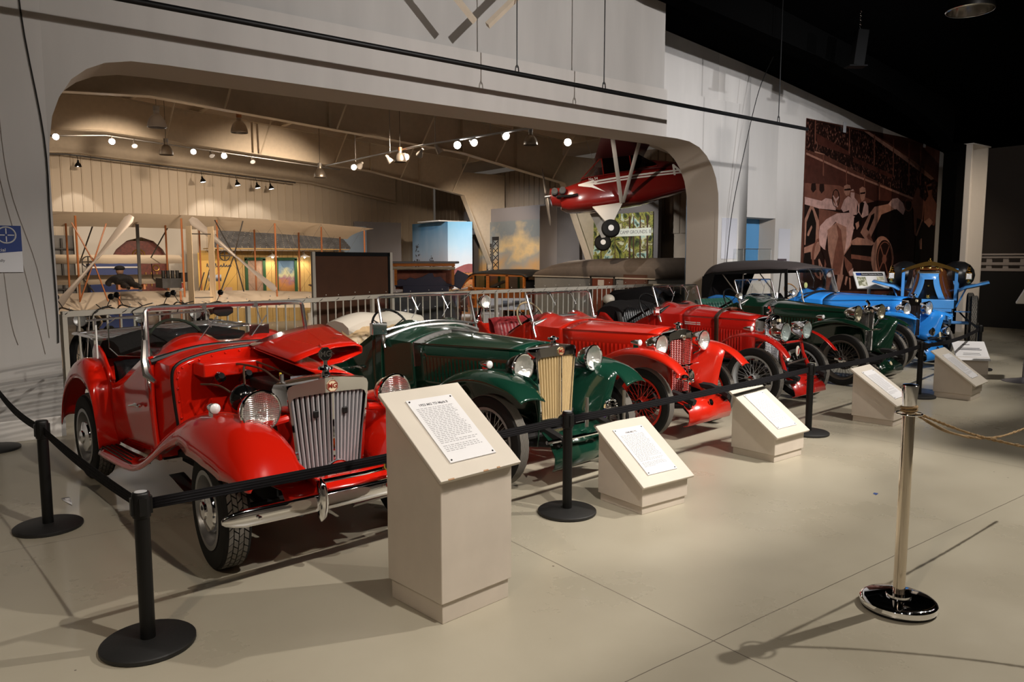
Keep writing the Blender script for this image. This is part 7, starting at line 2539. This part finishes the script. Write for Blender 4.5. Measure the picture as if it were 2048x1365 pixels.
wg = empty('wooden_wagon', (15.25, 20.3, -.5), 0, 'dark-roofed station wagon with varnished wood body behind the guard rail', 'car')
WD = M('wagon_wood', sr(178, 100, 34), .35, coat=.5, noise=.2, nscale=5, stretch=(1, .3, 6))
WDD = M('wagon_wood_dark', sr(120, 58, 20), .35, coat=.5, noise=.2, nscale=5)
part('lower_body', G().box((0, -.25, .92), (1.66, 3.1, .72)), WDD, wg, bevel=.05)
g = G()
for s in (-1, 1):
    for z in (.62, .92, 1.24):
        g.box((s * .845, -.25, z), (.03, 3.1, .07))
    for y in (-1.75, -.9, 0, .85, 1.25):
        g.box((s * .845, y, .92), (.032, .08, .66))
part('body_rails', g, WD, wg, smooth=0)
for s in (-1, 1):
    g = G()
    for y in (-1.75, -.92, -.85, .14, .22, 1.02):
        g.box((s * .80, y, 1.47), (.06, .07, .46))
    g.box((s * .80, -.4, 1.70), (.06, 2.85, .07))
    g.tube([(s * .80, 1.05, 1.70), (s * .81, 1.55, 1.42), (s * .82, 1.70, 1.25)], .045, 4)
    part('window_pillars', g, WD, wg, smooth=0)
WGL = glass_mat('wagon_glass', (.25, .25, .27), .12)
for s in (-1, 1):
    for y0, y1 in ((-1.72, -.95), (-.82, .12), (.25, 1.0)):
        part('side_glass', G().box((s * .80, (y0 + y1) / 2, 1.46), (.008, y1 - y0, .42)), WGL, wg, smooth=0)
part('cabin_interior', G().box((0, -.4, 1.35), (1.4, 2.6, .34)), DARK, wg, smooth=0)
rows = []
for y, zc, ze in ((-1.95, 1.72, 1.66), (-1.7, 1.82, 1.73), (-.8, 1.87, 1.75), (.3, 1.86, 1.75), (.95, 1.82, 1.73), (1.35, 1.72, 1.62), (1.62, 1.55, 1.46)):
    rows.append([(x, y, ze + (zc - ze) * (1 - abs(x / .87) ** 3)) for x in (-.87, -.8, -.6, -.3, 0, .3, .6, .8, .87)])
part('fabric_roof', G().grid(rows), M('wagon_roof', (.035, .033, .032), .6), wg, solid=.03, smooth=50)
part('bonnet', G().grid([[(x, y, z + .10 * (1 - (x / .5) ** 2)) for x in (-.5, -.25, 0, .25, .5)] for y, z in ((1.65, 1.18), (2.2, 1.14), (2.85, 1.08))]), M('wagon_paint', (.22, .20, .20), .2, coat=.6), wg, solid=.02, smooth=50)
part('bonnet_side', G().box((0, 2.25, .85), (.98, 1.2, .5)), M('wagon_dark_paint', (.03, .025, .03), .2, coat=.6), wg, bevel=.05)
for s in (-1, 1):
    for y in (-1.25, 2.3):
        part('wheel', G().lathe([(.18, -.08), (.3, -.09), (.35, -.06), (.35, .06), (.3, .09), (.18, .08), (0, .07)], 26, 0, T(s * .74, y, .35) @ R('Y', 90)), RUBBER, wg)
        rws = [[(s * .52, y + .50 * math.cos(a), .38 + .46 * math.sin(a)), (s * .78, y + .50 * math.cos(a), .40 + .46 * math.sin(a)), (s * .92, y + .48 * math.cos(a), .36 + .43 * math.sin(a))] for a in (PI * k / 12 for k in range(13))]
        part('wing', G().grid(rws), M('wing_brown', (.05, .02, .01), .2, coat=.7) if 'wing_brown' not in bpy.data.materials else bpy.data.materials['wing_brown'], wg, solid=.015, smooth=50)

# ---- small grey-blue truck rear and dark grey vehicle behind the rail
tk = empty('camping_truck', (9.0, 15.18, -.5), -36, 'old truck with slate-blue tailgate and canvas-trimmed roof behind the rail', 'truck')
SLT = M('slate_blue_paint', (.055, .052, .075), .3, coat=.5)
tk.scale = (1, 1, .885)
part('tailgate', G().box((-.03, -.06, 1.60), (1.06, .05, .42)), SLT, tk, bevel=.012)
for x in (-.33, .28):
    part('triangle_vent', G().prism([(-.10, 0), (.10, 0), (0, .22)], .01, 0, T(x, -.085, 1.40) @ R('X', 90)), BLACK, bpy.data.objects['tailgate'], smooth=0)
top = [(-.75, 1.90), (-.62, 1.98), (-.5, 1.95), (-.4, 2.02), (-.28, 1.98), (-.1, 2.04), (.02, 2.12), (.12, 2.13), (.16, 2.02), (.3, 2.04), (.45, 1.86), (.62, 1.84), (.6, 1.78), (-.75, 1.78)]
part('scalloped_lid', G().prism(top, .05, 0, T(0, .0, 0) @ R('X', 90)), SLT, tk, bevel=.01)
part('side_flap', G().box((.72, .15, 1.95), (.30, .03, .42), rot=R('Y', 28)), SLT, tk, bevel=.01)
part('rear_body', G().box((-.05, .55, 1.1), (1.5, 1.1, 1.0)), SLT, tk, bevel=.05)
part('inner_wood', G().box((-.1, .55, 1.95), (1.3, .9, .5)), M('truck_red_wood', (.20, .05, .02), .5, noise=.3), tk, smooth=0)
part('roof', G().box((-.1, .45, 2.40), (1.55, 1.4, .06)), M('truck_roof_grey', (.16, .14, .13), .6), tk, bevel=.02)
part('roof_rail', G().box((-.1, -.22, 2.34), (1.5, .05, .07)), WD, tk, smooth=0)
part('canvas_roll', G().tube([(-.85 + .15 * k, -.22, 2.25 + .012 * (k % 2)) for k in range(11)], .04, 8), M('tan_canvas', (.42, .32, .20), .85), tk)
for s in (-1, 1):
    for y in (.1, 1.3):
        part('wheel', G().lathe([(.2, -.07), (.33, -.08), (.38, -.05), (.38, .05), (.33, .08), (.2, .07), (0, .05)], 26, 0, T(s * .62, y, .38) @ R('Y', 90)), RUBBER, tk)
for x in (-.7, .6):
    part('upright', G().box((x, -.2, 2.1), (.06, .06, .55)), WD, tk, smooth=0)
dv = empty('covered_vehicle', (7.75, 13.9, -.5), -37, 'dark grey slab-sided vehicle with small white cards behind the rail', 'vehicle')
DG = M('slab_grey', (.065, .062, .062), .5)
part('body', G().rings([[(-1.05, 0, .35), (1.05, 0, .35), (1.05, 1.0, .35), (-1.05, 1.0, .35)], [(-1.05, 0, .95), (1.05, 0, .95), (1.05, 1.0, .95), (-1.05, 1.0, .95)], [(-.80, .25, 1.47), (.80, .25, 1.47), (.80, .9, 1.47), (-.80, .9, 1.47)]]), DG, dv, smooth=0, bevel=.02)
part('rear_window', G().add([(-.66, .095, 1.08), (.66, .095, 1.08), (.58, .215, 1.38), (-.58, .215, 1.38)], [(0, 1, 2, 3)]), BLACKG, dv, solid=.01, smooth=0)
part('bumper', G().box((0, -.04, .45), (2.0, .1, .2)), BLACK, dv, bevel=.02)
for x in (-.62, -.36, .25, .80):
    part('white_card', G().box((x, -.012, .82), (.17, .012, .10)), PAPER, dv, smooth=0)
for s in (-1, 1):
    part('wheel', G().lathe([(.2, -.09), (.3, -.1), (.36, -.06), (.36, .06), (.3, .1), (0, .08)], 24, 0, T(s * .9, .5, .36) @ R('Y', 90)), RUBBER, dv)
part('tail_lamp', G().box((-1.0, -.01, .78), (.08, .03, .3)), M('tail_lamp_red', (.35, .01, .01), .2), dv)

# sloping information desk, white bin with red item, pale cushion and dark dust sheet near the rail
dk = empty('information_desk', (10.35, 13.9, -.5), -30, 'white sloping information desk behind the guard rail', 'desk')
part('top', G().box((0, 0, 1.18), (1.10, .45, .03), rot=R('X', 30)), PAPER, dk, smooth=0)
for x in (-.05, .2):
    part('printed_block', G().box((x, -.02, 1.185), (.16, .26, .012), rot=R('X', 30)), M('block_grey', (.25, .28, .33), .6) if 'block_grey' not in bpy.data.materials else bpy.data.materials['block_grey'], dk, smooth=0)
for s in (-1, 1):
    part('leg', G().box((s * .45, .05, .55), (.05, .35, 1.1)), WOODB, dk, smooth=0)
bn2 = empty('white_bin', (9.66, 13.6, -.5), -35, 'white box bin behind the rail beside the red cone', 'bin')
part('box', G().box((0, 0, .5), (.34, .3, 1.0)), M('bin_white', (.6, .57, .52), .6), bn2, bevel=.01)
part('lid', G().box((0, 0, 1.02), (.37, .33, .05)), M('bin_lid', (.65, .62, .58), .6), bn2, bevel=.01)
cn = part('red_cone', G().lathe([(0, 0), (.22, 0), (.20, .03), (.16, .1), (.08, .9), (.06, .98), (.05, .99), (.055, 1.08), (0, 1.1)], 20), M('cone_red', (.45, .02, .012), .5))
cn.location = (9.22, 13.45, -.5)
tag(cn, 'red cone with pale tip left of the white bin', 'cone')
hl_ = part('white_helmet', G().ball((0, 0, .11), .125, 18, 0, None, (1, 1.1, .85)), M('cream_shell', (.60, .54, .44), .35))
hl_.location = (11.4, 11.7, .74)
tag(hl_, 'pale rounded helmet on a dark stand behind the red cars', 'helmet')
hs = part('helmet_stand', G().lathe([(.2, 0), (.2, .02), (.04, .05), (.04, .88), (.12, .92), (0, .93)], 18), BLACK)
hs.location = (11.4, 11.7, -.19)
tag(hs, 'black stand under the pale helmet', 'stand')
rows = []
for i in range(13):
    y = -.75 + 1.5 * i / 12
    rows.append([(-.55 + 1.1 * j / 12, y, max(.0, 1.06 - .12 * (y * 1.1) ** 2 - .5 * abs(-.55 + 1.1 * j / 12) ** 2.2 * 1.2 + .035 * math.sin(3 * y + j) + .03 * math.sin(5 * j))) for j in range(13)])
ds = part('dust_sheet', G().grid([[(p[0] * (1.18 if k in (0, 12) else 1), p[1], .0 if k in (0, 12) else p[2]) for k, p in enumerate(r)] for r in rows]), CANVAS, solid=.01, smooth=60)
ds.location = (12.35, 11.6, 0)
tag(ds, 'black dust sheet over a low shape behind the red two-seater', 'dust sheet')
# motorcycles on a black riser at the left
rs_ = part('display_riser', G().box((0, 0, .25), (3.2, 1.9, .5)), BLACK, smooth=0)
rs_.location = (2.6, 12.6, -.5)
tag(rs_, 'low black riser carrying the motorcycles behind the left end of the rail', 'riser')


def motorcycle(x, y, rz, tank, label):
    m = empty('motorcycle', (x, y, 0), rz, label, 'motorcycle', 'motorcycles behind the rail')
    for yy in (-.62, .68):
        w_ = part('wheel', G().lathe([(.26, -.035), (.31, -.05), (.34, -.03), (.34, .03), (.31, .05), (.26, .035)], 30, 0, T(0, yy, .34) @ R('Y', 90)), RUBBER, m)
        g = G()
        for k in range(12):
            a = PI * k / 6
            g.tube([(.03 * (1 if k % 2 else -1), yy, .34), (0, yy + .27 * math.cos(a), .34 + .27 * math.sin(a))], .004, 3)
        part('spokes', g, STEEL, w_)
    g = G().tube([(0, .68, .34), (0, .2, .35), (0, -.25, .40), (0, -.40, .78), (0, .1, .72), (0, .68, .34)], .022, 6)
    part('frame', g, BLACKG, m)
    part('engine', G().box((0, -.02, .42), (.26, .34, .26)).cyl((0, -.08, .5), (0, -.16, .72), .09, 14), M('engine_alloy', (.25, .24, .23), .4, .7) if 'engine_alloy' not in bpy.data.materials else bpy.data.materials['engine_alloy'], m)
    part('fuel_tank', G().ball((0, -.12, .80), .17, 16, 0, None, (.8, 1.7, .75)), tank, m)
    part('saddle', G().ball((0, .32, .82), .16, 14, 0, None, (.9, 1.3, .4)), LEATHER, m)
    part('fork', G().tube([(-.07, -.62, .34), (-.07, -.42, .92)], .018, 6).tube([(.07, -.62, .34), (.07, -.42, .92)], .018, 6), CHROME, m)
    part('handlebar', G().tube(spline([(-.40, -.18, .96), (-.30, -.32, 1.02), (-.12, -.40, .98), (.12, -.40, .98), (.30, -.32, 1.02), (.40, -.18, .96)], 5), .012, 6), CHROME, m)
    lamp(m, 'headlamp', (0, -.55, .86), .09, .13, BLACKG)
    for s in (-1, 1):
        part('mirror', G().tube([(s * .28, -.33, 1.02), (s * .34, -.36, 1.14)], .006, 5).ball((s * .35, -.36, 1.17), .045, 10, 0, None, (1, .3, 1)), BLACKG, m)
    return m


motorcycle(1.75, 12.35, -25, M('tank_black', (.01, .01, .01), .1, coat=1), 'black motorcycle at the left end of the guard rail')
motorcycle(2.55, 12.6, -25, M('tank_tan', (.42, .30, .18), .3), 'motorcycle with tan tank, second from the left behind the rail')
motorcycle(3.4, 12.9, -25, M('tank_dark', (.02, .015, .015), .2, coat=1), 'dark motorcycle behind the chrome luggage rack')

# ================================================================= hanging red monoplane
MAR = paint('maroon_dope', (.16, .008, .006), .2)
MARD = M('maroon_fabric', (.07, .006, .006), .35)
pl_ = empty('monoplane', (12.45, 15.0, 2.93), 143, 'red high-wing monoplane with white arrow stripe hanging in the hall', 'aeroplane', rot=(9, 7.5, 143))
pl_.scale = (.8, 1, .84)
# local x forward (nose at 0), y left, z up
fs = [(-.42, .20, -.02, .52), (-.62, .34, -.14, .60), (-1.05, .40, -.18, .68), (-1.35, .42, -.20, .80), (-2.0, .42, -.22, .86), (-2.9, .40, -.20, .84), (-3.6, .34, -.08, .80), (-5.6, .16, .20, .62)]
rings_ = []
for x, hw, zb_, zt in fs:
    c = (zb_ + zt) / 2
    h = (zt - zb_) / 2
    rings_.append([(x, hw * (abs(math.cos(a)) ** .55) * (1 if math.cos(a) > 0 else -1), c + h * (abs(math.sin(a)) ** .6) * (1 if math.sin(a) > 0 else -1)) for a in (2 * PI * k / 24 for k in range(24))])
part('fuselage', G().rings(rings_), MAR, pl_, smooth=45)
part('nose_cowl', G().rings([[(x, hw * math.cos(a), c + h * math.sin(a)) for a in (2 * PI * k / 18 for k in range(18))] for x, hw, c, h in ((-.10, .08, .40, .12), (-.14, .20, .38, .27), (-.44, .24, .34, .30))]), MAR, pl_)
for s in (-1, 1):
    g = G()
    for x in (-.25, -.50):
        g.cyl((x, s * .15, .44), (x, s * .44, .44), .085, 12)
        for k in range(4):
            g.cyl((x, s * (.24 + k * .055), .44), (x, s * (.25 + k * .055), .44), .105, 12)
    part('engine_cylinders', g, IRON, pl_)
part('exhaust', G().tube([(-.3, .36, .28), (-.7, .42, .24), (-.95, .44, .24)], .04, 8), BLACK, pl_)
rs = []
for k in range(-10, 11):
    u = k / 10
    tw = math.radians(55 - 38 * abs(u)) * (1 if u > 0 else -1)
    w_, t = (.06 if abs(u) < .95 else .03), .018 * (1.2 - abs(u))
    c, s_ = math.cos(tw), math.sin(tw)
    rs.append([((w_ * math.cos(a)) * s_ + t * math.sin(a) * c, (w_ * math.cos(a)) * c - t * math.sin(a) * s_, .92 * u) for a in (2 * PI * j / 8 for j in range(8))])
pp = part('propeller', G().rings(rs, True, True, 0, R('X', 8)), M('grey_propeller', (.22, .2, .18), .35, .5), pl_, loc=(0, 0, .42))
part('spinner', G().cyl((-.12, 0, 0), (.05, 0, 0), .07, 14), STEEL, pp)
# cabin glass and framing
CG = glass_mat('cabin_glass', (.85, .85, .85), .25)
part('windscreen', G().grid([[(-1.10, y * .40, .68) for y in (-1, -.4, .4, 1)], [(-1.75, y * .36, 1.22) for y in (-1, -.4, .4, 1)]]), CG, pl_, solid=.006)
for s in (-1, 1):
    part('side_window', G().add([(-1.15, s * .42, .70), (-1.80, s * .40, 1.22), (-1.80, s * .43, .72)], [(0, 1, 2)]), CG, pl_, solid=.006, smooth=0)
    part('cabin_window', G().add([(-1.84, s * .43, .74), (-1.84, s * .40, 1.22), (-3.0, s * .38, 1.20), (-3.5, s * .36, .86), (-3.2, s * .40, .76)], [(0, 1, 2, 3, 4)]), glass_mat('dark_cabin_glass%d' % s, (.12, .05, .05), .05), pl_, solid=.006, smooth=0)
g = G()
for s in (-1, 1):
    for a, b in (((-1.12, .43, .69), (-1.78, .40, 1.23)), ((-1.82, .43, .70), (-1.82, .40, 1.23)), ((-2.7, .42, .72), (-2.7, .40, 1.2)), ((-1.1, .43, .70), (-3.5, .38, .80))):
        g.tube([(a[0], s * a[1], a[2]), (b[0], s * b[1], b[2])], .018, 5)
part('cabin_frame', g, MAR, pl_)
part('turtle_deck', G().rings([[(x, w_ * math.cos(a), z0 + h * math.sin(a)) for a in (PI * k / 10 for k in range(11))] for x, w_, z0, h in ((-2.9, .38, .75, .46), (-3.6, .33, .72, .34), (-5.6, .14, .55, .12))], False, False), MARD, pl_, solid=.01)
# wing: span along y
wr_ = []
for y in (-4.2, -3, -1, 0, 1, 2.2, 3.0):
    sec = []
    for k in range(18):
        a = 2 * PI * k / 18
        sec.append((-2.45 + .80 * math.cos(a) * 1.0, y, 1.31 + .075 * math.sin(a) * (1.1 if math.sin(a) > 0 else .45) + .02 * math.cos(a)))
    wr_.append(sec)
part('wing', G().rings(wr_), MARD, pl_, smooth=50)
WS = M('strut_pale', (.50, .45, .40), .45)
for s in (-1, 1):
    part('lift_strut', G().tube([(-2.25, s * .42, -.16), (-1.85, s * 2.5, 1.26)], .034, 6, flat=2), WS, pl_)
    part('lift_strut', G().tube([(-2.30, s * .42, -.16), (-2.75, s * 2.5, 1.26)], .030, 6, flat=2), WS, pl_)
    part('gear_fairing', G().add([(-1.35, s * .38, -.17), (-2.30, s * .38, -.16), (-1.80, s * .84, -.86), (-1.68, s * .84, -.86)], [(0, 1, 2, 3)]), M('gear_white', (.66, .63, .58), .4) if 'gear_white' not in bpy.data.materials else bpy.data.materials['gear_white'], pl_, solid=.03, smooth=0)
    w_ = part('wheel', G().lathe([(.07, -.09), (.14, -.11), (.20, -.08), (.225, 0), (.20, .08), (.14, .11), (.07, .09)], 28, 0, T(-1.72, s * .95, -1.0) @ S(1.25, 1, 1.19) @ R('X', 90)), RUBBER, pl_)
    part('wheel_disc', G().cyl((-1.72, s * 1.05, -1.0), (-1.72, s * .86, -1.0), .085, 18), WHITE, w_)
    # arrow stripe
    y1 = s * .432
    ST = bpy.data.materials.get('stripe_white') or M('stripe_white', (.72, .68, .62), .35)
    pts = [(-1.0, .56), (-1.65, .60), (-4.2, .60), (-4.2, .56), (-1.75, .53), (-1.45, .50), (-1.75, .30), (-1.55, .38), (-1.30, .48)]
    wfun = lambda x: interp([(-5.6, .16), (-3.6, .34), (-2.9, .40), (-2.0, .42), (-1.35, .42), (-1.05, .40), (-.62, .36)], x)[0] * 1.012 + .006
    def strp(poly):
        return [(x, s * wfun(x), z) for x, z in poly]
    g = G()
    for a, b, za, zb2 in ((-1.0, -1.5, .50, .56), (-1.5, -2.2, .54, .56), (-2.2, -2.9, .56, .57), (-2.9, -3.6, .57, .58), (-3.6, -4.3, .58, .58)):
        g.add(strp([(a, za), (b, zb2), (b, zb2 + .055), (a, za + .045)]), [(0, 1, 2, 3)])
        if a < -1.4:
            g.add(strp([(a, za - .075), (b, zb2 - .075), (b, zb2 - .03), (a, za - .03)]), [(0, 1, 2, 3)])
    g.add(strp([(-1.0, .50), (-1.0, .545), (-1.62, .545), (-1.45, .46), (-1.80, .22), (-1.40, .40)]), [(0, 1, 2, 3, 4, 5)])
    part('arrow_stripe', g, ST, pl_, solid=.004, smooth=0)
text_part('registration_letters', 'No 54', .11, bpy.data.materials['stripe_white'], pl_, T(-1.48, .437, .645) @ R('Z', 180) @ R('X', 90))
text_part('registration_letters', 'N', .46, bpy.data.materials['stripe_white'], pl_, T(-4.15, .31, .62) @ R('Z', 176) @ R('X', 90), bold=.01)
g = G()
for x, y in ((-1.9, 1.2), (-1.9, -1.2), (-4.8, 0)):
    g.tube([(x, y, 1.35 if y else .7), (x + .35, y * 1.1 - .3, 3.4)], .006, 4)
part('hanging_wires', g, STEEL, pl_)

# ================================================================= hall lamps and track lights
for i, (p, r_, mt_, lb) in enumerate((((4.95, 22.4, 5.22), .235, PRISM, 'pale ribbed high bay lamp near the top of the arch'), ((6.75, 21.2, 5.10), .215, ALU, 'copper-capped high bay lamp right of the pale ribbed lamp'),
                                      ((5.45, 23.7, 4.68), .19, ALU, 'small high bay lamp below the pale ribbed lamp'), ((8.55, 20.1, 3.93), .165, ALU, 'low high bay lamp at the left end of the diagonal track'),
                                      ((10.45, 13.2, 4.16), .15, ALU, 'high bay lamp hanging just below the arch near the monoplane'), ((9.28, 16.9, 4.08), .15, ALU, 'copper-capped high bay lamp on the middle of the diagonal track'))):
    highbay(p, r_, mt_, lb, max(.2, roof_z(p[0]) - .03 - p[2] - r_ * 2.4))
tk1 = empty('light_track', (6.5, 24.2, 4.95), 0, 'track pipe along the second roof frame', 'track')
part('pipe', G().tube([(-8, 0, -.35), (-2.5, 0, .20), (4.5, 0, -.25)], .022, 6), PEWTER, tk1)
tk2 = empty('light_track', (9.3, 16, 4.35), 0, 'track pipe running diagonally towards the monoplane', 'track')
part('pipe', G().tube([(-.35, 4.6, -.02), (.15, 0, .06), (.2, -4.4, -.10)], .024, 6), PEWTER, tk2)
for y in (3.6, 1.6, -.6, -2.8):
    part('drop_rod', G().cyl((.08, y, .03), (.08, y, 1.3), .008, 5), PEWTER, tk2)
tk3 = empty('light_track', (7.2, 29.2, 4.95), 0, 'dark track pipe in front of the ribbed gable wall', 'track')
part('pipe', G().tube([(-6, 0, .05), (-3.6, 0, .20), (4.2, 0, -.26)], .028, 6), DKS, tk3)


def head(p, aim, mat, lit, label, r=.075, stem=(0, .16)):
    o = empty('track_spotlight', p, 0, label, 'spotlight', 'track spotlights')
    d = (Vector(aim) - Vector(p)).normalized()
    q = d.to_track_quat('Z', 'Y').to_matrix().to_4x4()
    part('lamp_housing', G().lathe([(0, -.14), (.03, -.13), (.035, -.06), (r * .75, .0), (r, .08), (r * .96, .085), (r * .6, .02)], 16, 0, q), mat, o)
    part('lamp_face', G().lathe([(r * .92, .07), (r * .5, .075), (0, .078)], 16, 0, q), GLOWS if lit == 2 else (GLOWW if lit else FROST), o)
    part('yoke', G().tube([(0, 0, 0), tuple(-d * .06 + Vector((0, 0, .06))), (0, stem[0], stem[1])], .009, 5), mat, o)
    return o


GLOWS = M('lit_spot_face', (1, .96, .90), .5, emit=140)
GLOWW = M('lit_spot_edge', (1, .95, .88), .5, emit=9)
WHH = M('white_lamp_housing', (.55, .50, .45), .4)
CLH = M('clear_lamp_housing', (.30, .27, .24), .25, .6)
camv = (0, 0, 1.68)
for x, z, l, lb in ((2.766, 4.98, 2, 'bright spotlight at the left edge of the arch'), (4.123, 4.98, 2, 'bright spotlight second from the left edge of the arch'), (4.686, 4.95, 0, 'unlit spotlight between the second and third bright ones'),
                    (6.286, 4.88, 1, 'lit spotlight third from the left under the frame'), (6.80, 4.84, 0, 'unlit spotlight touching the brightest starry one'), (7.17, 4.83, 2, 'brightest starry spotlight left of the low lamp'),
                    (8.018, 4.76, 0, 'unlit spotlight just left of the low high bay lamp')):
    head((x, 24.05, z), camv if l else (x, 20, 1), CLH if l == 0 else WHH, l, lb, .085)
for x, z, l, lb in ((3.926, 4.93, 0, 'black spotlight alone over the left pool of light'), (7.858, 4.66, 1, 'black spotlight leftmost of the four at the gable wall'), (9.089, 4.61, 1, 'black spotlight second of the four at the gable wall'),
                    (9.832, 4.56, 1, 'black spotlight third of the four at the gable wall'), (10.349, 4.55, 1, 'black spotlight rightmost of the four at the gable wall')):
    head((x, 29.0, z - .1), (x + .4, 28.6, 2.0) if l else (x, 29.6, 1), BLACK, l, lb, .11, (.2, interp([(-6, .05), (-3.6, .20), (4.2, -.26)], x - 7.2)[0] + 4.95 - z + .1))
for dx, y, l, lb, am in ((.0, 19.6, 1, 'lit white spotlight by the left end of the diagonal track', (8.6, 14, 2)), (.03, 19.2, 0, 'unlit white spotlight by the left end of the diagonal track', (9, 24, 2)), (.1, 17.7, 0, 'white spotlight facing right, third along the diagonal track', (11, 17, 2)),
                     (.12, 16.9, 0, 'clear spotlight, fourth along the diagonal track', (9, 12, 2)), (.15, 16.2, 0, 'white spotlight beside the copper-capped lamp on the track', (9.4, 20, 1)), (.16, 15.4, 0, 'white spotlight facing right beyond the copper-capped lamp', (12, 15, 1)),
                     (.17, 14.6, 2, 'bright spotlight on the middle of the diagonal track', camv), (.18, 14.0, 1, 'lit spotlight turned right beside the bright middle one', (8.5, 6, 1)), (.19, 12.85, 1, 'lit spotlight beside the high bay lamp near the arch', (8.2, 6, 1))):
    head((9.3 + dx, y, 4.24), am, WHH, l, lb, .085, (0, .07))
head((11.52, 13.2, 4.32), camv, WHH, 2, 'brightest spotlight just left of the monoplane wing', .085)
# pools of light on the ribbed gable wall
spot('wall_wash', (3.9, 28.9, 4.75), (3.9, 29.95, 2.6), 75, 62, NEUT, .3)
spot('wall_wash', (8.0, 28.7, 4.45), (8.4, 29.95, 2.6), 60, 75, NEUT, .6)
spot('wall_wash', (9.6, 28.7, 4.4), (9.9, 29.95, 2.6), 50, 75, NEUT, .6)
spot('monoplane_fill', (9.6, 11.6, 4.0), (13.0, 13.6, 3.2), 260, 46, NEUT, .5)  # fill spot added to brighten the monoplane
spot('print_fill', (12.6, 21.0, 4.5), (17.4, 23.0, 1.8), 330, 60, (.95, .97, 1), .6)  # whiter fill spots added to brighten the printed backdrops
spot('print_fill', (13.2, 16.0, 3.9), (17.5, 17.5, 1.7), 480, 60, (1, .97, .92), .6)
spot('print_fill', (12.2, 21.6, 4.6), (15.9, 25.2, 1.8), 420, 46, (1, .96, .92), .6)
spot('panel_fill', (13.6, 10.0, 3.4), (15.7, 12.7, 1.8), 120, 60, (1, .93, .85), .6)  # fill spot added to brighten the light blue panel
spot('trailer_fill', (10.2, 13.9, 4.3), (14.3, 16.2, .6), 300, 75, HW, .6)  # fill spots added to brighten the trailer and wagon
spot('trailer_fill', (10.5, 19.2, 4.4), (14.2, 19.8, .6), 280, 70, HW, .6)
spot('biplane_fill', (3.0, 15.5, 4.8), (4.2, 20.5, 1.0), 420, 80, HW, .6)  # fill spots added to brighten the biplane
spot('biplane_fill', (8.0, 16.0, 4.6), (8.0, 21, 1.6), 300, 80, HW, .6)

spot('wing_underside_fill', (4.6, 17.2, -.3), (4.6, 21.2, 2.8), 240, 110, HW, 1., .2)  # hidden fill added low down, standing in for bounce under the upper wing
spot('wing_underside_fill', (8.4, 17.6, -.3), (8.2, 21.2, 2.8), 130, 100, HW, 1., .2)
